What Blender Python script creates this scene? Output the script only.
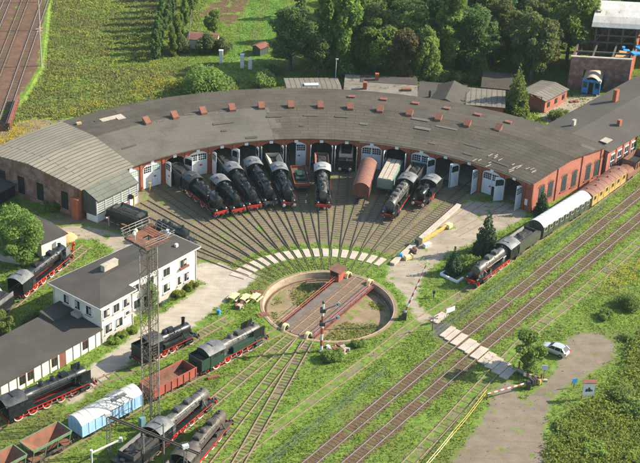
import bpy, bmesh, math, random
import numpy as np
from mathutils import Vector, Matrix, Euler
random.seed(7); rng = np.random.default_rng(7)
R = math.radians; PI = math.pi
for o in list(bpy.data.objects): bpy.data.objects.remove(o)
SC = bpy.context.scene
COL = SC.collection

# ------------------------------------------------------------------ camera
# world: origin = centre of the turntable, X right, Y away from the camera, metres
CAM = Vector((-1.908, -189.156, 116.624)); PITCH = 0.50060; ROLL = 0.04684; FPX = 1411.07
_f = Vector((0, math.cos(PITCH), -math.sin(PITCH))); _r = Vector((1, 0, 0)); _u = _r.cross(_f)
CR = _r*math.cos(ROLL) + _u*math.sin(ROLL); CU = _u*math.cos(ROLL) - _r*math.sin(ROLL)
cam = bpy.data.objects.new('camera', bpy.data.cameras.new('camera')); COL.objects.link(cam)
cam.data.sensor_width = 36; cam.data.lens = 36*FPX/640; cam.data.clip_end = 5000; cam.data.clip_start = 1
m = Matrix.Identity(4)
for k, v in enumerate((CR, CU, -_f)):
    for j in range(3): m[j][k] = v[j]
m.translation = CAM
cam.matrix_world = m
SC.camera = cam

# ------------------------------------------------------------------ daylight
SUN_EL, SUN_DIR = 32.0, 13.0           # elevation, and direction TO the sun measured from +X towards +Y
w = bpy.data.worlds.new('World'); SC.world = w; w.use_nodes = True
nt = w.node_tree; nt.nodes.clear()
sky = nt.nodes.new('ShaderNodeTexSky'); sky.sky_type = 'NISHITA'; sky.sun_disc = False
sky.sun_elevation = R(SUN_EL); sky.sun_rotation = R(90-SUN_DIR)
sky.air_density = 1.3; sky.dust_density = 1.2
bg = nt.nodes.new('ShaderNodeBackground'); bg.inputs[1].default_value = 0.115
wo = nt.nodes.new('ShaderNodeOutputWorld')
nt.links.new(sky.outputs[0], bg.inputs[0]); nt.links.new(bg.outputs[0], wo.inputs[0])
sl = bpy.data.lights.new('sun', 'SUN'); sl.energy = 5.0; sl.angle = R(0.5); sl.color = (1.0, 0.91, 0.74)
so = bpy.data.objects.new('sun', sl); COL.objects.link(so)
sd = Vector((math.cos(R(SUN_EL))*math.cos(R(SUN_DIR)), math.cos(R(SUN_EL))*math.sin(R(SUN_DIR)), math.sin(R(SUN_EL))))
so.rotation_euler = sd.to_track_quat('Z', 'Y').to_euler(); so.location = (80, 20, 120)
SC.view_settings.view_transform = 'Standard'; SC.view_settings.look = 'None'
SC.view_settings.exposure = 1.02; SC.view_settings.gamma = 1.0; SC.view_settings.use_curve_mapping = False
SC.render.engine = 'CYCLES'

# ------------------------------------------------------------------ helpers
def at(px, py, z=0.0):
    "photo pixel -> the point of the site at height z (used once, to read the site plan off the photograph)"
    d = _f + CR*((px-320)/FPX) + CU*((231.5-py)/FPX)
    p = CAM + d*((z-CAM.z)/d.z)
    return Vector((p.x, p.y, z))
def pol(r, a, z=0.0): return Vector((r*math.sin(R(a)), r*math.cos(R(a)), z))

class MB:
    def __init__(s): s.v = []; s.f = []; s.mi = []; s.cur = 0
    def add(s, vs, fs):
        n = len(s.v); s.v += [tuple(v) for v in vs]
        for f in fs: s.f.append(tuple(i+n for i in f)); s.mi.append(s.cur)
        return s
    def box(s, x0, x1, y0, y1, z0, z1):
        return s.add([(x0,y0,z0),(x1,y0,z0),(x1,y1,z0),(x0,y1,z0),(x0,y0,z1),(x1,y0,z1),(x1,y1,z1),(x0,y1,z1)],
                     [(0,3,2,1),(4,5,6,7),(0,1,5,4),(1,2,6,5),(2,3,7,6),(3,0,4,7)])
    def cbox(s, c, sx, sy, sz, rz=0):
        ca, sa = math.cos(rz), math.sin(rz); vs = []
        for dz in (-.5,.5):
            for dx, dy in ((-.5,-.5),(.5,-.5),(.5,.5),(-.5,.5)):
                X, Y = dx*sx, dy*sy; vs.append((c[0]+X*ca-Y*sa, c[1]+X*sa+Y*ca, c[2]+dz*sz))
        return s.add(vs, [(0,3,2,1),(4,5,6,7),(0,1,5,4),(1,2,6,5),(2,3,7,6),(3,0,4,7)])
    def rod(s, p, q, r, n=6, r2=None, cap=True):
        p, q = Vector(p), Vector(q); d = (q-p)
        if d.length < 1e-6: return s
        d.normalize(); a = d.orthogonal().normalized(); b = d.cross(a); r2 = r if r2 is None else r2
        vs = []
        for c, rr in ((p, r), (q, r2)):
            for k in range(n):
                t = 2*PI*(k+.5)/n; vs.append(c + a*(rr*math.cos(t)) + b*(rr*math.sin(t)))
        fs = [(k, (k+1)%n, n+(k+1)%n, n+k) for k in range(n)]
        if cap: fs += [tuple(range(n-1,-1,-1)), tuple(range(n,2*n))]
        return s.add(vs, fs)
    def beam(s, p, q, wd, h, up=(0,0,1)):
        p, q = Vector(p), Vector(q); d = (q-p).normalized(); up = Vector(up)
        if abs(d.dot(up)) > .98: up = Vector((1,0,0))
        a = d.cross(up).normalized(); b = a.cross(d)
        vs = []
        for c in (p, q):
            for i, j in ((-.5,-.5),(.5,-.5),(.5,.5),(-.5,.5)): vs.append(c + a*(i*wd) + b*(j*h))
        return s.add(vs, [(0,3,2,1),(4,5,6,7),(0,1,5,4),(1,2,6,5),(2,3,7,6),(3,0,4,7)])
    def prism(s, poly, z0, z1):
        n = len(poly)
        vs = [(p[0],p[1],z0) for p in poly] + [(p[0],p[1],z1) for p in poly]
        return s.add(vs, [tuple(range(n-1,-1,-1)), tuple(range(n,2*n))] + [(k,(k+1)%n,n+(k+1)%n,n+k) for k in range(n)])
    def xsweep(s, prof, x0, x1):
        "closed profile of (y,z) extruded along x"
        n = len(prof)
        vs = [(x0,p[0],p[1]) for p in prof] + [(x1,p[0],p[1]) for p in prof]
        return s.add(vs, [tuple(range(n-1,-1,-1)), tuple(range(n,2*n))] + [(k,(k+1)%n,n+(k+1)%n,n+k) for k in range(n)])
    def ysweep(s, prof, y0, y1):
        n = len(prof)
        vs = [(p[0],y0,p[1]) for p in prof] + [(p[0],y1,p[1]) for p in prof]
        return s.add(vs, [tuple(range(n)), tuple(range(2*n-1,n-1,-1))] + [(k,(k+1)%n,n+(k+1)%n,n+k) for k in range(n)])
    def lathe(s, prof, c=(0,0,0), axis='z', n=14):
        "profile of (along, radius)"
        vs = []; c = Vector(c)
        for t, r in prof:
            for k in range(n):
                a = 2*PI*k/n; X, Y = r*math.cos(a), r*math.sin(a)
                vs.append(c + (Vector((X,Y,t)) if axis == 'z' else Vector((t,X,Y)) if axis == 'x' else Vector((X,t,Y))))
        fs = [(i*n+k, i*n+(k+1)%n, (i+1)*n+(k+1)%n, (i+1)*n+k) for i in range(len(prof)-1) for k in range(n)]
        fs += [tuple(range(n)), tuple(range((len(prof)-1)*n, len(prof)*n))]
        return s.add(vs, fs)
    def tube(s, pts, r, n=5):
        for a, b in zip(pts[:-1], pts[1:]): s.rod(a, b, r, n)
        return s
    def mesh(s, name, mats, smooth=True):
        me = bpy.data.meshes.new(name); me.from_pydata(s.v, [], s.f)
        mats = mats if isinstance(mats, (list, tuple)) else [mats]
        for x in mats: me.materials.append(x)
        if len(mats) > 1: me.polygons.foreach_set('material_index', s.mi)
        bm = bmesh.new(); bm.from_mesh(me); bmesh.ops.recalc_face_normals(bm, faces=bm.faces); bm.to_mesh(me); bm.free()
        if smooth:
            me.shade_smooth(); me.set_sharp_from_angle(angle=R(38))
        return me
    def build(s, name, mats, parent=None, loc=None, rz=0, smooth=True, world=False):
        o = bpy.data.objects.new(name, s.mesh(name, mats, smooth)); COL.objects.link(o)
        if parent: o.parent = parent
        if world and parent: o.location = -Vector(parent.location)
        if loc is not None: o.location = loc
        o.rotation_euler.z = rz
        return o

def tag(o, label=None, cat=None, group=None, kind=None):
    if label: o['label'] = label
    if cat: o['category'] = cat
    if group: o['group'] = group
    if kind: o['kind'] = kind
    return o
def empty(name, loc=(0,0,0), rz=0, label=None, cat=None, group=None):
    o = bpy.data.objects.new(name, None); o.empty_display_size = .5; COL.objects.link(o)
    o.location = loc; o.rotation_euler.z = rz
    return tag(o, label, cat, group)
def put(me, name, parent=None, loc=(0,0,0), rz=0):
    "an object from mesh data shared with its look-alikes"
    o = bpy.data.objects.new(name, me); COL.objects.link(o); o.parent = parent
    o.location = loc; o.rotation_euler.z = rz
    return o
def copy_tree(o, parent=None):
    c = o.copy(); COL.objects.link(c)
    if parent: c.parent = parent
    for ch in list(o.children): copy_tree(ch, c)
    return c
ORD = ['first','second','third','fourth','fifth','sixth','seventh','eighth','ninth','tenth','eleventh','twelfth',
       'thirteenth','fourteenth','fifteenth','sixteenth','seventeenth','eighteenth','nineteenth','twentieth']

# ------------------------------------------------------------------ materials
def nodes(name):
    mt = bpy.data.materials.new(name); mt.use_nodes = True
    t = mt.node_tree; t.nodes.clear()
    out = t.nodes.new('ShaderNodeOutputMaterial'); b = t.nodes.new('ShaderNodeBsdfPrincipled')
    t.links.new(b.outputs[0], out.inputs[0])
    return mt, t, b
def rgb(c): return (c[0], c[1], c[2], 1)
def noise(t, vec, scale, detail=4, rough=.6):
    n = t.nodes.new('ShaderNodeTexNoise'); n.inputs['Scale'].default_value = scale
    n.inputs['Detail'].default_value = detail; n.inputs['Roughness'].default_value = rough
    if vec is not None: t.links.new(vec, n.inputs['Vector'])
    return n.outputs['Fac']
def ramp(t, fac, a, b):
    n = t.nodes.new('ShaderNodeMapRange'); n.interpolation_type = 'SMOOTHSTEP'
    n.inputs['From Min'].default_value = a; n.inputs['From Max'].default_value = b
    t.links.new(fac, n.inputs['Value']); return n.outputs[0]
def mix(t, fac, a, b):
    n = t.nodes.new('ShaderNodeMix'); n.data_type = 'RGBA'
    for sock, v in ((n.inputs[0], fac), (n.inputs[6], a), (n.inputs[7], b)):
        if isinstance(v, (int, float)): sock.default_value = v
        elif isinstance(v, tuple): sock.default_value = rgb(v)
        else: t.links.new(v, sock)
    return n.outputs[2]
def mth(t, op, a, b=0.0):
    n = t.nodes.new('ShaderNodeMath'); n.operation = op
    for k, v in enumerate((a, b)):
        if isinstance(v, (int, float)): n.inputs[k].default_value = v
        else: t.links.new(v, n.inputs[k])
    return n.outputs[0]
def coords(t, kind='Object', scale=None):
    c = t.nodes.new('ShaderNodeTexCoord').outputs[kind]
    if scale:
        mp = t.nodes.new('ShaderNodeMapping'); mp.inputs['Scale'].default_value = scale
        t.links.new(c, mp.inputs[0]); c = mp.outputs[0]
    return c
def bumpy(t, b, h, strength=.3, dist=.05):
    n = t.nodes.new('ShaderNodeBump'); n.inputs['Strength'].default_value = strength; n.inputs['Distance'].default_value = dist
    t.links.new(h, n.inputs['Height']); t.links.new(n.outputs[0], b.inputs['Normal'])
def M(name, c, c2=None, sc=1.2, lo=.4, hi=.65, rough=.8, metal=0.0, stretch=None, rust=None, rust_lo=.58, rust_hi=.7, bump=0, fine=.25, spec=.4):
    "base colour with wear: two noises and an optional stain colour"
    mt, t, b = nodes(name)
    v = coords(t, 'Object', stretch)
    c2 = c2 or tuple(x*.72 for x in c)
    k = mix(t, ramp(t, noise(t, v, sc), lo, hi), tuple(c), tuple(c2))
    nf = noise(t, v, sc*9, 3)
    k = mix(t, mth(t, 'MULTIPLY', ramp(t, nf, .45, .75), fine), k, tuple(x*.45 for x in c))
    if rust: k = mix(t, ramp(t, noise(t, v, sc*2.3, 6, .7), rust_lo, rust_hi), k, tuple(rust))
    t.links.new(k, b.inputs['Base Color']); b.inputs['Roughness'].default_value = rough
    b.inputs['Metallic'].default_value = metal; b.inputs['Specular IOR Level'].default_value = spec
    if bump: bumpy(t, b, nf, bump)
    return mt
RUST = (.16,.065,.03)
m_black   = M('black loco paint', (.010,.013,.015), (.024,.026,.028), rough=.30, sc=1.6, rust=(.06,.045,.035), rust_lo=.6, rust_hi=.8, spec=.5)
m_smoke   = M('worn grey boiler', (.07,.07,.07), (.13,.12,.11), rough=.45, sc=1.3, rust=(.11,.06,.04), rust_lo=.56, rust_hi=.74, metal=.15)
m_rboil   = M('rusting boiler', (.055,.05,.046), (.09,.072,.06), rough=.55, sc=1.2, rust=(.12,.055,.03), rust_lo=.54, rust_hi=.72)
m_dgreen  = M('dark green loco paint', (.018,.048,.034), (.03,.06,.045), rough=.42, sc=1.4, rust=(.05,.04,.03), rust_lo=.62, rust_hi=.8)
m_cabroof = M('grey cab roof', (.12,.125,.13), (.2,.2,.2), rough=.5, sc=1.0, rust=(.09,.07,.06), rust_lo=.56, rust_hi=.75)
m_droof   = M('black cab roof', (.03,.033,.036), (.07,.07,.07), rough=.45, sc=1.0)
m_red     = M('red running gear', (.50,.03,.018), (.36,.025,.018), rough=.5, sc=3, rust=(.10,.03,.02), rust_lo=.55, rust_hi=.7)
m_dkred   = M('dull red frame', (.20,.025,.018), (.10,.02,.018), rough=.6, sc=2, rust=(.03,.025,.02), rust_lo=.5, rust_hi=.66)
m_tyre    = M('pale wheel tyre', (.62,.60,.57), (.45,.43,.4), rough=.5, sc=4)
m_dwheel  = M('grimy wheel', (.10,.03,.025), (.05,.035,.03), rough=.65, sc=3)
m_steel   = M('bare steel', (.35,.34,.33), (.24,.22,.2), rough=.4, metal=.7, sc=4)
m_iron    = M('dark iron', (.045,.045,.047), (.07,.06,.05), rough=.6, sc=3)
m_coal    = M('coal', (.012,.012,.012), (.03,.03,.03), rough=.7, sc=6, bump=.8)
m_brass   = M('warm lamp glass', (.75,.68,.5), rough=.3, sc=4)
m_glassd  = M('dark window glass', (.012,.016,.018), (.03,.035,.035), rough=.12, sc=1.5, spec=.6, fine=0)
m_white   = M('white plaster', (.70,.67,.60), (.60,.56,.48), rough=.9, sc=.5, rust=(.5,.46,.38), rust_lo=.55, rust_hi=.78, fine=.12)
m_plinth  = M('grey plinth render', (.46,.43,.37), (.36,.33,.29), rough=.9, sc=1)
m_wood_w  = M('white painted boards', (.74,.76,.76), (.64,.66,.66), rough=.7, sc=1, stretch=(3,3,.4), rust=(.42,.42,.4), rust_lo=.6, rust_hi=.8, fine=.15)
m_wood_shade  = M('white doors tinted for shade', (.60,.68,.74), (.5,.58,.64), rough=.7, sc=1, stretch=(3,3,.4), fine=.15)  # white door paint with the bluish shade of the unlit bays put into its colour
m_brick   = M('red brick', (.33,.105,.058), (.25,.075,.045), rough=.92, sc=.9, rust=(.16,.06,.045), rust_lo=.56, rust_hi=.72, fine=.35, bump=.2)
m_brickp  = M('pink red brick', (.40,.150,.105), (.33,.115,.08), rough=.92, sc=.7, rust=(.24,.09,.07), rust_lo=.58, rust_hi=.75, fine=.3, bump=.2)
m_brickd  = M('dark brick', (.19,.095,.075), (.28,.19,.165), rough=.95, sc=.7, rust=(.10,.06,.05), rust_lo=.5, rust_hi=.7, fine=.4, bump=.2)  # dark brown brick with random paler and darker blotches
m_redtin  = M('rusty red tin', (.22,.085,.055), (.16,.066,.046), rough=.7, sc=1.5, rust=(.15,.06,.04), rust_lo=.6, rust_hi=.7)
m_rust    = M('rust', (.21,.085,.047), (.13,.055,.035), rough=.85, sc=1.2, rust=(.38,.17,.09), rust_lo=.56, rust_hi=.7)
m_wagred  = M('red brown wagon paint', (.34,.085,.055), (.26,.07,.05), rough=.75, sc=1.2, stretch=(1,1,.5), rust=(.17,.06,.04), rust_lo=.55, rust_hi=.7)
m_wagin   = M('rusty wagon inside', (.20,.095,.065), (.13,.065,.05), rough=.9, sc=1, rust=(.32,.15,.1), rust_lo=.56, rust_hi=.72)
m_hopin   = M('orange rust inside', (.22,.095,.055), (.15,.07,.045), rough=.9, sc=.9, rust=(.18,.08,.05), rust_lo=.56, rust_hi=.74)
m_brroof  = M('red brown van roof', (.22,.098,.068), (.175,.08,.06), rough=.75, sc=.8, rust=(.2,.09,.07), rust_lo=.55, rust_hi=.75)
m_brwall  = M('brown van wall', (.17,.06,.045), (.13,.05,.04), rough=.8, sc=1.2, stretch=(6,6,.5))
m_yellow  = M('cream yellow coach paint', (.42,.285,.095), (.34,.23,.085), rough=.6, sc=1.2, rust=(.3,.15,.06), rust_lo=.62, rust_hi=.74)
m_blue    = M('light blue van paint', (.27,.45,.66), (.33,.52,.70), rough=.7, sc=1, stretch=(2,2,.4), rust=(.15,.24,.36), rust_lo=.6, rust_hi=.75)
m_bluedk  = M('bright blue paint', (.04,.24,.55), (.05,.32,.66), rough=.6, sc=2)
m_creamrf = M('pale canvas roof', (.52,.51,.47), (.44,.43,.40), rough=.8, sc=.6, rust=(.36,.33,.28), rust_lo=.58, rust_hi=.75)
m_whiterf = M('white coach roof', (.74,.75,.76), (.64,.65,.66), rough=.55, sc=.6, fine=.08)
m_olive   = M('olive coach side', (.045,.06,.035), (.06,.07,.045), rough=.6, sc=1.2)
m_gbox    = M('grey green boards', (.20,.29,.24), (.26,.34,.28), rough=.85, sc=1.2, stretch=(.4,4,4))
m_tarp    = M('pale board cover', (.42,.36,.29), (.34,.29,.23), rough=.9, sc=1, stretch=(3,.5,1))
m_grgreen = M('green hopper frame', (.13,.22,.12), (.1,.17,.1), rough=.7, sc=2, rust=(.2,.1,.05), rust_lo=.52, rust_hi=.66)
m_conc    = M('weathered concrete', (.42,.37,.31), (.33,.29,.24), rough=.92, sc=.8, rust=(.24,.21,.17), rust_lo=.58, rust_hi=.76, bump=.2)
m_slab    = M('pinkish concrete slab', (.46,.39,.33), (.38,.32,.27), rough=.92, sc=.6, rust=(.27,.22,.18), rust_lo=.6, rust_hi=.78, bump=.2)
m_pitwall = M('pale pit wall', (.48,.38,.27), (.36,.28,.19), rough=.9, sc=.7, rust=(.3,.2,.13), rust_lo=.55, rust_hi=.72)
m_pitrim  = M('rusty brown pit rim', (.27,.185,.115), (.20,.145,.095), rough=.9, sc=.8, rust=(.45,.38,.3), rust_lo=.56, rust_hi=.7)
m_deck    = M('timber deck', (.17,.115,.08), (.22,.155,.11), rough=.9, sc=.7, stretch=(4,.4,1), rust=(.11,.085,.07), rust_lo=.55, rust_hi=.72)
m_plate   = M('grey walkway plate', (.125,.105,.09), (.165,.135,.115), rough=.7, sc=.6)
m_railred = M('red railing paint', (.40,.085,.065), (.32,.10,.08), rough=.55, sc=2)
m_railwht = M('white railing paint', (.74,.73,.7), (.64,.62,.58), rough=.6, sc=2)
m_yelwht  = M('pale yellow paint', (.80,.66,.34), (.72,.56,.24), rough=.6, sc=2)
m_yelpt   = M('yellow paint', (.55,.40,.08), (.46,.33,.08), rough=.6, sc=2, rust=(.3,.2,.08), rust_lo=.6, rust_hi=.72)
m_railtop = M('polished glinting rail', (.52,.42,.37), (.40,.31,.27), rough=.35, metal=.6, sc=2, fine=0)  # worn bright steel, with the pinkish sun glint put into its colour
m_railsd  = M('rusty rail', (.13,.075,.05), (.09,.055,.04), rough=.7, sc=2)
m_raildk  = M('dark rail', (.10,.078,.06), (.13,.10,.075), rough=.55, sc=2)
m_railold = M('dull brown rail', (.26,.19,.13), (.19,.13,.09), rough=.7, sc=2)
m_sleep   = M('old timber sleeper', (.115,.082,.055), (.08,.06,.043), rough=.95, sc=.9, rust=(.17,.13,.095), rust_lo=.55, rust_hi=.7)
m_sleepfan= M('grey brown sleeper', (.15,.12,.088), (.11,.088,.065), rough=.95, sc=.9)
m_tar     = M('brown tar roof', (.052,.046,.040), (.068,.060,.053), rough=.9, sc=.25, rust=(.085,.078,.07), rust_lo=.6, rust_hi=.8, fine=.15)
m_wsroof  = M('workshop tar roof', (.062,.054,.046), (.078,.068,.058), rough=.9, sc=.18, rust=(.05,.045,.04), rust_lo=.55, rust_hi=.75, fine=.15)
m_tile    = M('brown roof', (.17,.075,.055), (.12,.06,.045), rough=.9, sc=1)
m_dboard  = M('dark green boards', (.05,.062,.055), (.075,.085,.075), rough=.85, sc=1, stretch=(5,5,.4))
m_alu     = M('galvanised lattice', (.30,.29,.28), (.2,.17,.15), rough=.6, metal=.3, sc=1, rust=(.2,.1,.06), rust_lo=.55, rust_hi=.7)
m_mastrust= M('rusty mast steel', (.10,.082,.07), (.075,.062,.052), rough=.75, sc=.8, rust=(.17,.09,.055), rust_lo=.58, rust_hi=.72)
m_pale    = M('pale metal', (.62,.63,.62), (.5,.5,.5), rough=.5, sc=2)
m_bark    = M('bark', (.075,.055,.042), (.12,.095,.075), rough=.95, sc=3)
m_silver  = M('silver car paint', (.52,.56,.55), (.5,.54,.53), rough=.28, metal=.35, sc=1, fine=0)
m_tyreblk = M('black rubber', (.02,.02,.02), rough=.85, sc=3)
m_lampred = M('red lamp glass', (.5,.02,.02), rough=.3, sc=3)
m_board   = M('white sign board', (.74,.76,.78), (.68,.7,.72), rough=.5, sc=1, fine=.05)
m_teal    = M('faded teal paint', (.12,.24,.26), (.16,.28,.29), rough=.7, sc=2)
m_porchg  = M('dull grey green panes', (.15,.17,.15), (.19,.20,.175), rough=.6, sc=1.5, rust=(.09,.09,.075), rust_lo=.55, rust_hi=.7)
m_curt    = M('pale curtain', (.45,.43,.38), (.3,.29,.27), rough=.7, sc=3)
m_sand    = M('ochre sand', (.50,.33,.17), (.42,.27,.13), rough=.95, sc=1.5, bump=.4)
m_dark    = M('black interior', (.015,.015,.015), rough=.95, sc=1)
m_mark    = M('red door sign', (.55,.03,.03), rough=.6, sc=3)
m_fencew  = M('green fence wire', (.16,.22,.19), rough=.6, sc=1)

def leafmat(name, dark, light, tip=None, trans=.5, up=.66):
    mt, t, b = nodes(name)
    g = t.nodes.new('ShaderNodeNewGeometry'); oi = t.nodes.new('ShaderNodeObjectInfo')
    c = mix(t, g.outputs['Random Per Island'], tuple(dark), tuple(light))
    if tip:
        v = coords(t, 'Object')
        c = mix(t, ramp(t, noise(t, v, .45, 3), .5, .68), c, tuple(tip))
    hs = t.nodes.new('ShaderNodeHueSaturation'); t.links.new(c, hs.inputs['Color'])
    t.links.new(mth(t, 'ADD', mth(t, 'MULTIPLY', oi.outputs['Random'], .035), .483), hs.inputs['Hue'])
    t.links.new(mth(t, 'ADD', mth(t, 'MULTIPLY', oi.outputs['Random'], .35), .82), hs.inputs['Value'])
    b.inputs['Roughness'].default_value = .6; b.inputs['Specular IOR Level'].default_value = .25
    t.links.new(hs.outputs[0], b.inputs['Base Color'])
    # shading normals bent upwards to brighten leaves and blades beyond their true facing
    va = t.nodes.new('ShaderNodeVectorMath'); va.operation = 'MULTIPLY_ADD'; va.inputs[1].default_value = (1-up,)*3; va.inputs[2].default_value = (0,0,up)
    t.links.new(g.outputs['Normal'], va.inputs[0]); vn = t.nodes.new('ShaderNodeVectorMath'); vn.operation = 'NORMALIZE'
    t.links.new(va.outputs[0], vn.inputs[0]); t.links.new(vn.outputs[0], b.inputs['Normal'])
    tr = t.nodes.new('ShaderNodeBsdfTranslucent'); t.links.new(hs.outputs[0], tr.inputs[0])
    ms = t.nodes.new('ShaderNodeMixShader'); ms.inputs[0].default_value = trans
    out = [n for n in t.nodes if n.type == 'OUTPUT_MATERIAL'][0]
    t.links.new(b.outputs[0], ms.inputs[1]); t.links.new(tr.outputs[0], ms.inputs[2]); t.links.new(ms.outputs[0], out.inputs[0])
    return mt
lf_dark   = leafmat('dark green leaves', (.065,.13,.04), (.21,.30,.09))
lf_mid    = leafmat('mid green leaves', (.115,.20,.04), (.29,.39,.09))
lf_light  = leafmat('light green leaves', (.16,.25,.055), (.33,.43,.11))
lf_olive  = leafmat('olive leaves', (.09,.135,.042), (.22,.25,.085), tip=(.22,.20,.07))
lf_brown  = leafmat('browning leaves', (.09,.085,.035), (.19,.165,.07), tip=(.17,.12,.05))
lf_conif  = leafmat('conifer needles', (.03,.072,.032), (.085,.145,.062), trans=.15)
lf_weed   = leafmat('weed leaves', (.17,.25,.038), (.36,.43,.09), trans=.48, up=.88)
lf_meadow = leafmat('meadow weed leaves', (.26,.31,.05), (.48,.50,.12), trans=.5, up=.92)
lf_yellow = leafmat('goldenrod flowers', (.42,.30,.02), (.62,.47,.05), up=.6)
gr_blade  = leafmat('grass blades', (.13,.205,.028), (.32,.41,.075), trans=.45, up=.88)
gr_dry    = leafmat('dry grass blades', (.20,.20,.065), (.36,.34,.12), trans=.4, up=.88)
gr_mead   = leafmat('meadow blades', (.19,.26,.04), (.38,.44,.10), trans=.45, up=.92)

def grass_col(t):
    v = coords(t, 'Object')
    a = mix(t, ramp(t, noise(t, v, .9, 5), .35, .66), (.095,.165,.024), (.175,.255,.046))
    a = mix(t, ramp(t, noise(t, v, .07, 4), .48, .66), a, (.135,.155,.045))
    a = mix(t, mth(t, 'MULTIPLY', ramp(t, noise(t, v, 3.2, 4), .5, .72), .6), a, (.035,.065,.015))
    a = mix(t, mth(t, 'MULTIPLY', ramp(t, noise(t, v, .33, 5, .7), .57, .70), .75), a, (.17,.135,.075))
    return a
def ground_mat(name, c, c2, c3, sc=.5, soft=1.6, grain=7, patch=.0, streak=None):
    "bare ground that gives way to grass where its 'edge' attribute runs out"
    mt, t, b = nodes(name); v = coords(t, 'Object')
    k = mix(t, ramp(t, noise(t, v, sc, 5), .35, .65), tuple(c), tuple(c2))
    k = mix(t, mth(t, 'MULTIPLY', ramp(t, noise(t, v, grain, 3, .7), .45, .7), .55), k, tuple(c3))
    k = mix(t, mth(t, 'MULTIPLY', ramp(t, noise(t, v, sc*.35, 4), .5, .7), .5), k, tuple(c3))
    if streak is not None:
        mp = t.nodes.new('ShaderNodeMapping'); mp.inputs['Rotation'].default_value = (0,0,R(-streak)); mp.inputs['Scale'].default_value = (.22,1.3,1)
        t.links.new(v, mp.inputs[0]); ns = noise(t, mp.outputs[0], 1.0, 4, .6)
        k = mix(t, mth(t, 'MULTIPLY', ramp(t, ns, .50, .68), .32), k, tuple(x*.6 for x in c)); k = mix(t, mth(t, 'MULTIPLY', ramp(t, ns, .46, .34), .25), k, tuple(x*1.25 for x in c))
    at_ = t.nodes.new('ShaderNodeAttribute'); at_.attribute_name = 'edge'
    e = mth(t, 'ADD', at_.outputs['Fac'], mth(t, 'MULTIPLY', mth(t, 'SUBTRACT', noise(t, v, .8, 5, .65), .5), soft*2.2))
    if patch: e = mth(t, 'MINIMUM', e, mth(t, 'MULTIPLY', mth(t, 'SUBTRACT', .5+patch, noise(t, v, .35, 5, .65)), 12.0))
    k = mix(t, ramp(t, e, -.1, .8), grass_col(t), k)
    t.links.new(k, b.inputs['Base Color']); b.inputs['Roughness'].default_value = .95; b.inputs['Specular IOR Level'].default_value = .15
    bumpy(t, b, noise(t, v, 5, 4, .7), .5, .08)
    return mt
def plain_grass():
    mt, t, b = nodes('grass ground'); t.links.new(grass_col(t), b.inputs['Base Color'])
    b.inputs['Roughness'].default_value = .95; b.inputs['Specular IOR Level'].default_value = .1
    v = coords(t, 'Object'); bumpy(t, b, noise(t, v, 2.2, 5, .7), .6, .15)
    return mt
g_grass  = plain_grass()
g_gravel = ground_mat('pale gravel', (.42,.37,.31), (.35,.305,.25), (.25,.215,.17), streak=50)
g_yard   = ground_mat('trodden gravel', (.36,.30,.235), (.30,.25,.195), (.20,.165,.13), patch=.14, streak=58)
g_road   = ground_mat('grey brown road', (.185,.15,.112), (.225,.185,.14), (.125,.10,.075), patch=.16, streak=62)
g_rut    = ground_mat('wheel rut', (.26,.215,.17), (.30,.25,.20), (.20,.165,.13), soft=2.2, patch=.0)
g_ballast= ground_mat('dark yard ballast', (.17,.138,.088), (.215,.175,.112), (.095,.08,.054), patch=.12)
g_brown  = ground_mat('rust brown ballast', (.125,.068,.046), (.16,.092,.062), (.08,.055,.038), soft=.8, patch=.17, streak=84)
g_trackb = ground_mat('track bed', (.115,.068,.038), (.145,.09,.052), (.07,.045,.028), soft=1.4, patch=.09)
g_trackw = ground_mat('weedy track bed', (.17,.14,.095), (.21,.175,.12), (.10,.085,.06), soft=1.4, patch=-.015)
g_asph   = ground_mat('old asphalt', (.10,.09,.08), (.13,.115,.1), (.07,.06,.055), soft=.3)
g_dirt   = ground_mat('pit floor dirt', (.23,.17,.11), (.30,.225,.145), (.15,.115,.075), soft=1.2, patch=.085)

g_lawn   = ground_mat('bright lawn', (.105,.215,.032), (.14,.25,.045), (.085,.165,.028), soft=2.0)
gr_lawn  = leafmat('lawn blades', (.12,.225,.032), (.25,.37,.075), trans=.4, up=.85)
def uvroof(name, c, c2, line, bw, rh, ms=.03, off=.5, var=.3, patchc=None):
    mt, t, b = nodes(name); uv = coords(t, 'UV'); ob = coords(t, 'Object')
    br = t.nodes.new('ShaderNodeTexBrick'); t.links.new(uv, br.inputs['Vector'])
    br.inputs['Scale'].default_value = 1; br.inputs['Brick Width'].default_value = bw; br.inputs['Row Height'].default_value = rh
    br.inputs['Mortar Size'].default_value = ms; br.inputs['Mortar Smooth'].default_value = .3; br.offset = off
    br.inputs['Color1'].default_value = rgb(c); br.inputs['Color2'].default_value = rgb(c2); br.inputs['Mortar'].default_value = rgb(line)
    k = mix(t, mth(t, 'MULTIPLY', ramp(t, noise(t, ob, .18, 6, .65), .42, .68), var*1.6), br.outputs['Color'], tuple(x*.6 for x in c))
    k = mix(t, mth(t, 'MULTIPLY', ramp(t, noise(t, ob, 1.6, 5, .7), .5, .75), var), k, tuple(x*1.5 for x in c))
    if patchc: k = mix(t, ramp(t, noise(t, ob, .3, 5, .6), .64, .68), k, tuple(patchc))
    t.links.new(k, b.inputs['Base Color']); b.inputs['Roughness'].default_value = .88; b.inputs['Specular IOR Level'].default_value = .25
    bumpy(t, b, br.outputs['Fac'], -.4, .05)
    return mt
r_light = uvroof('pale grey sheet roof', (.20,.18,.143), (.23,.205,.165), (.06,.052,.042), 40.0, .92, .10)
r_felt  = uvroof('smooth grey felt', (.112,.100,.084), (.122,.110,.093), (.074,.066,.056), 9, 2.2, .035, var=.4)
r_course= uvroof('coursed dark felt', (.080,.068,.052), (.098,.084,.066), (.040,.034,.026), 3.8, 1.0, .06, var=.4)
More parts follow.
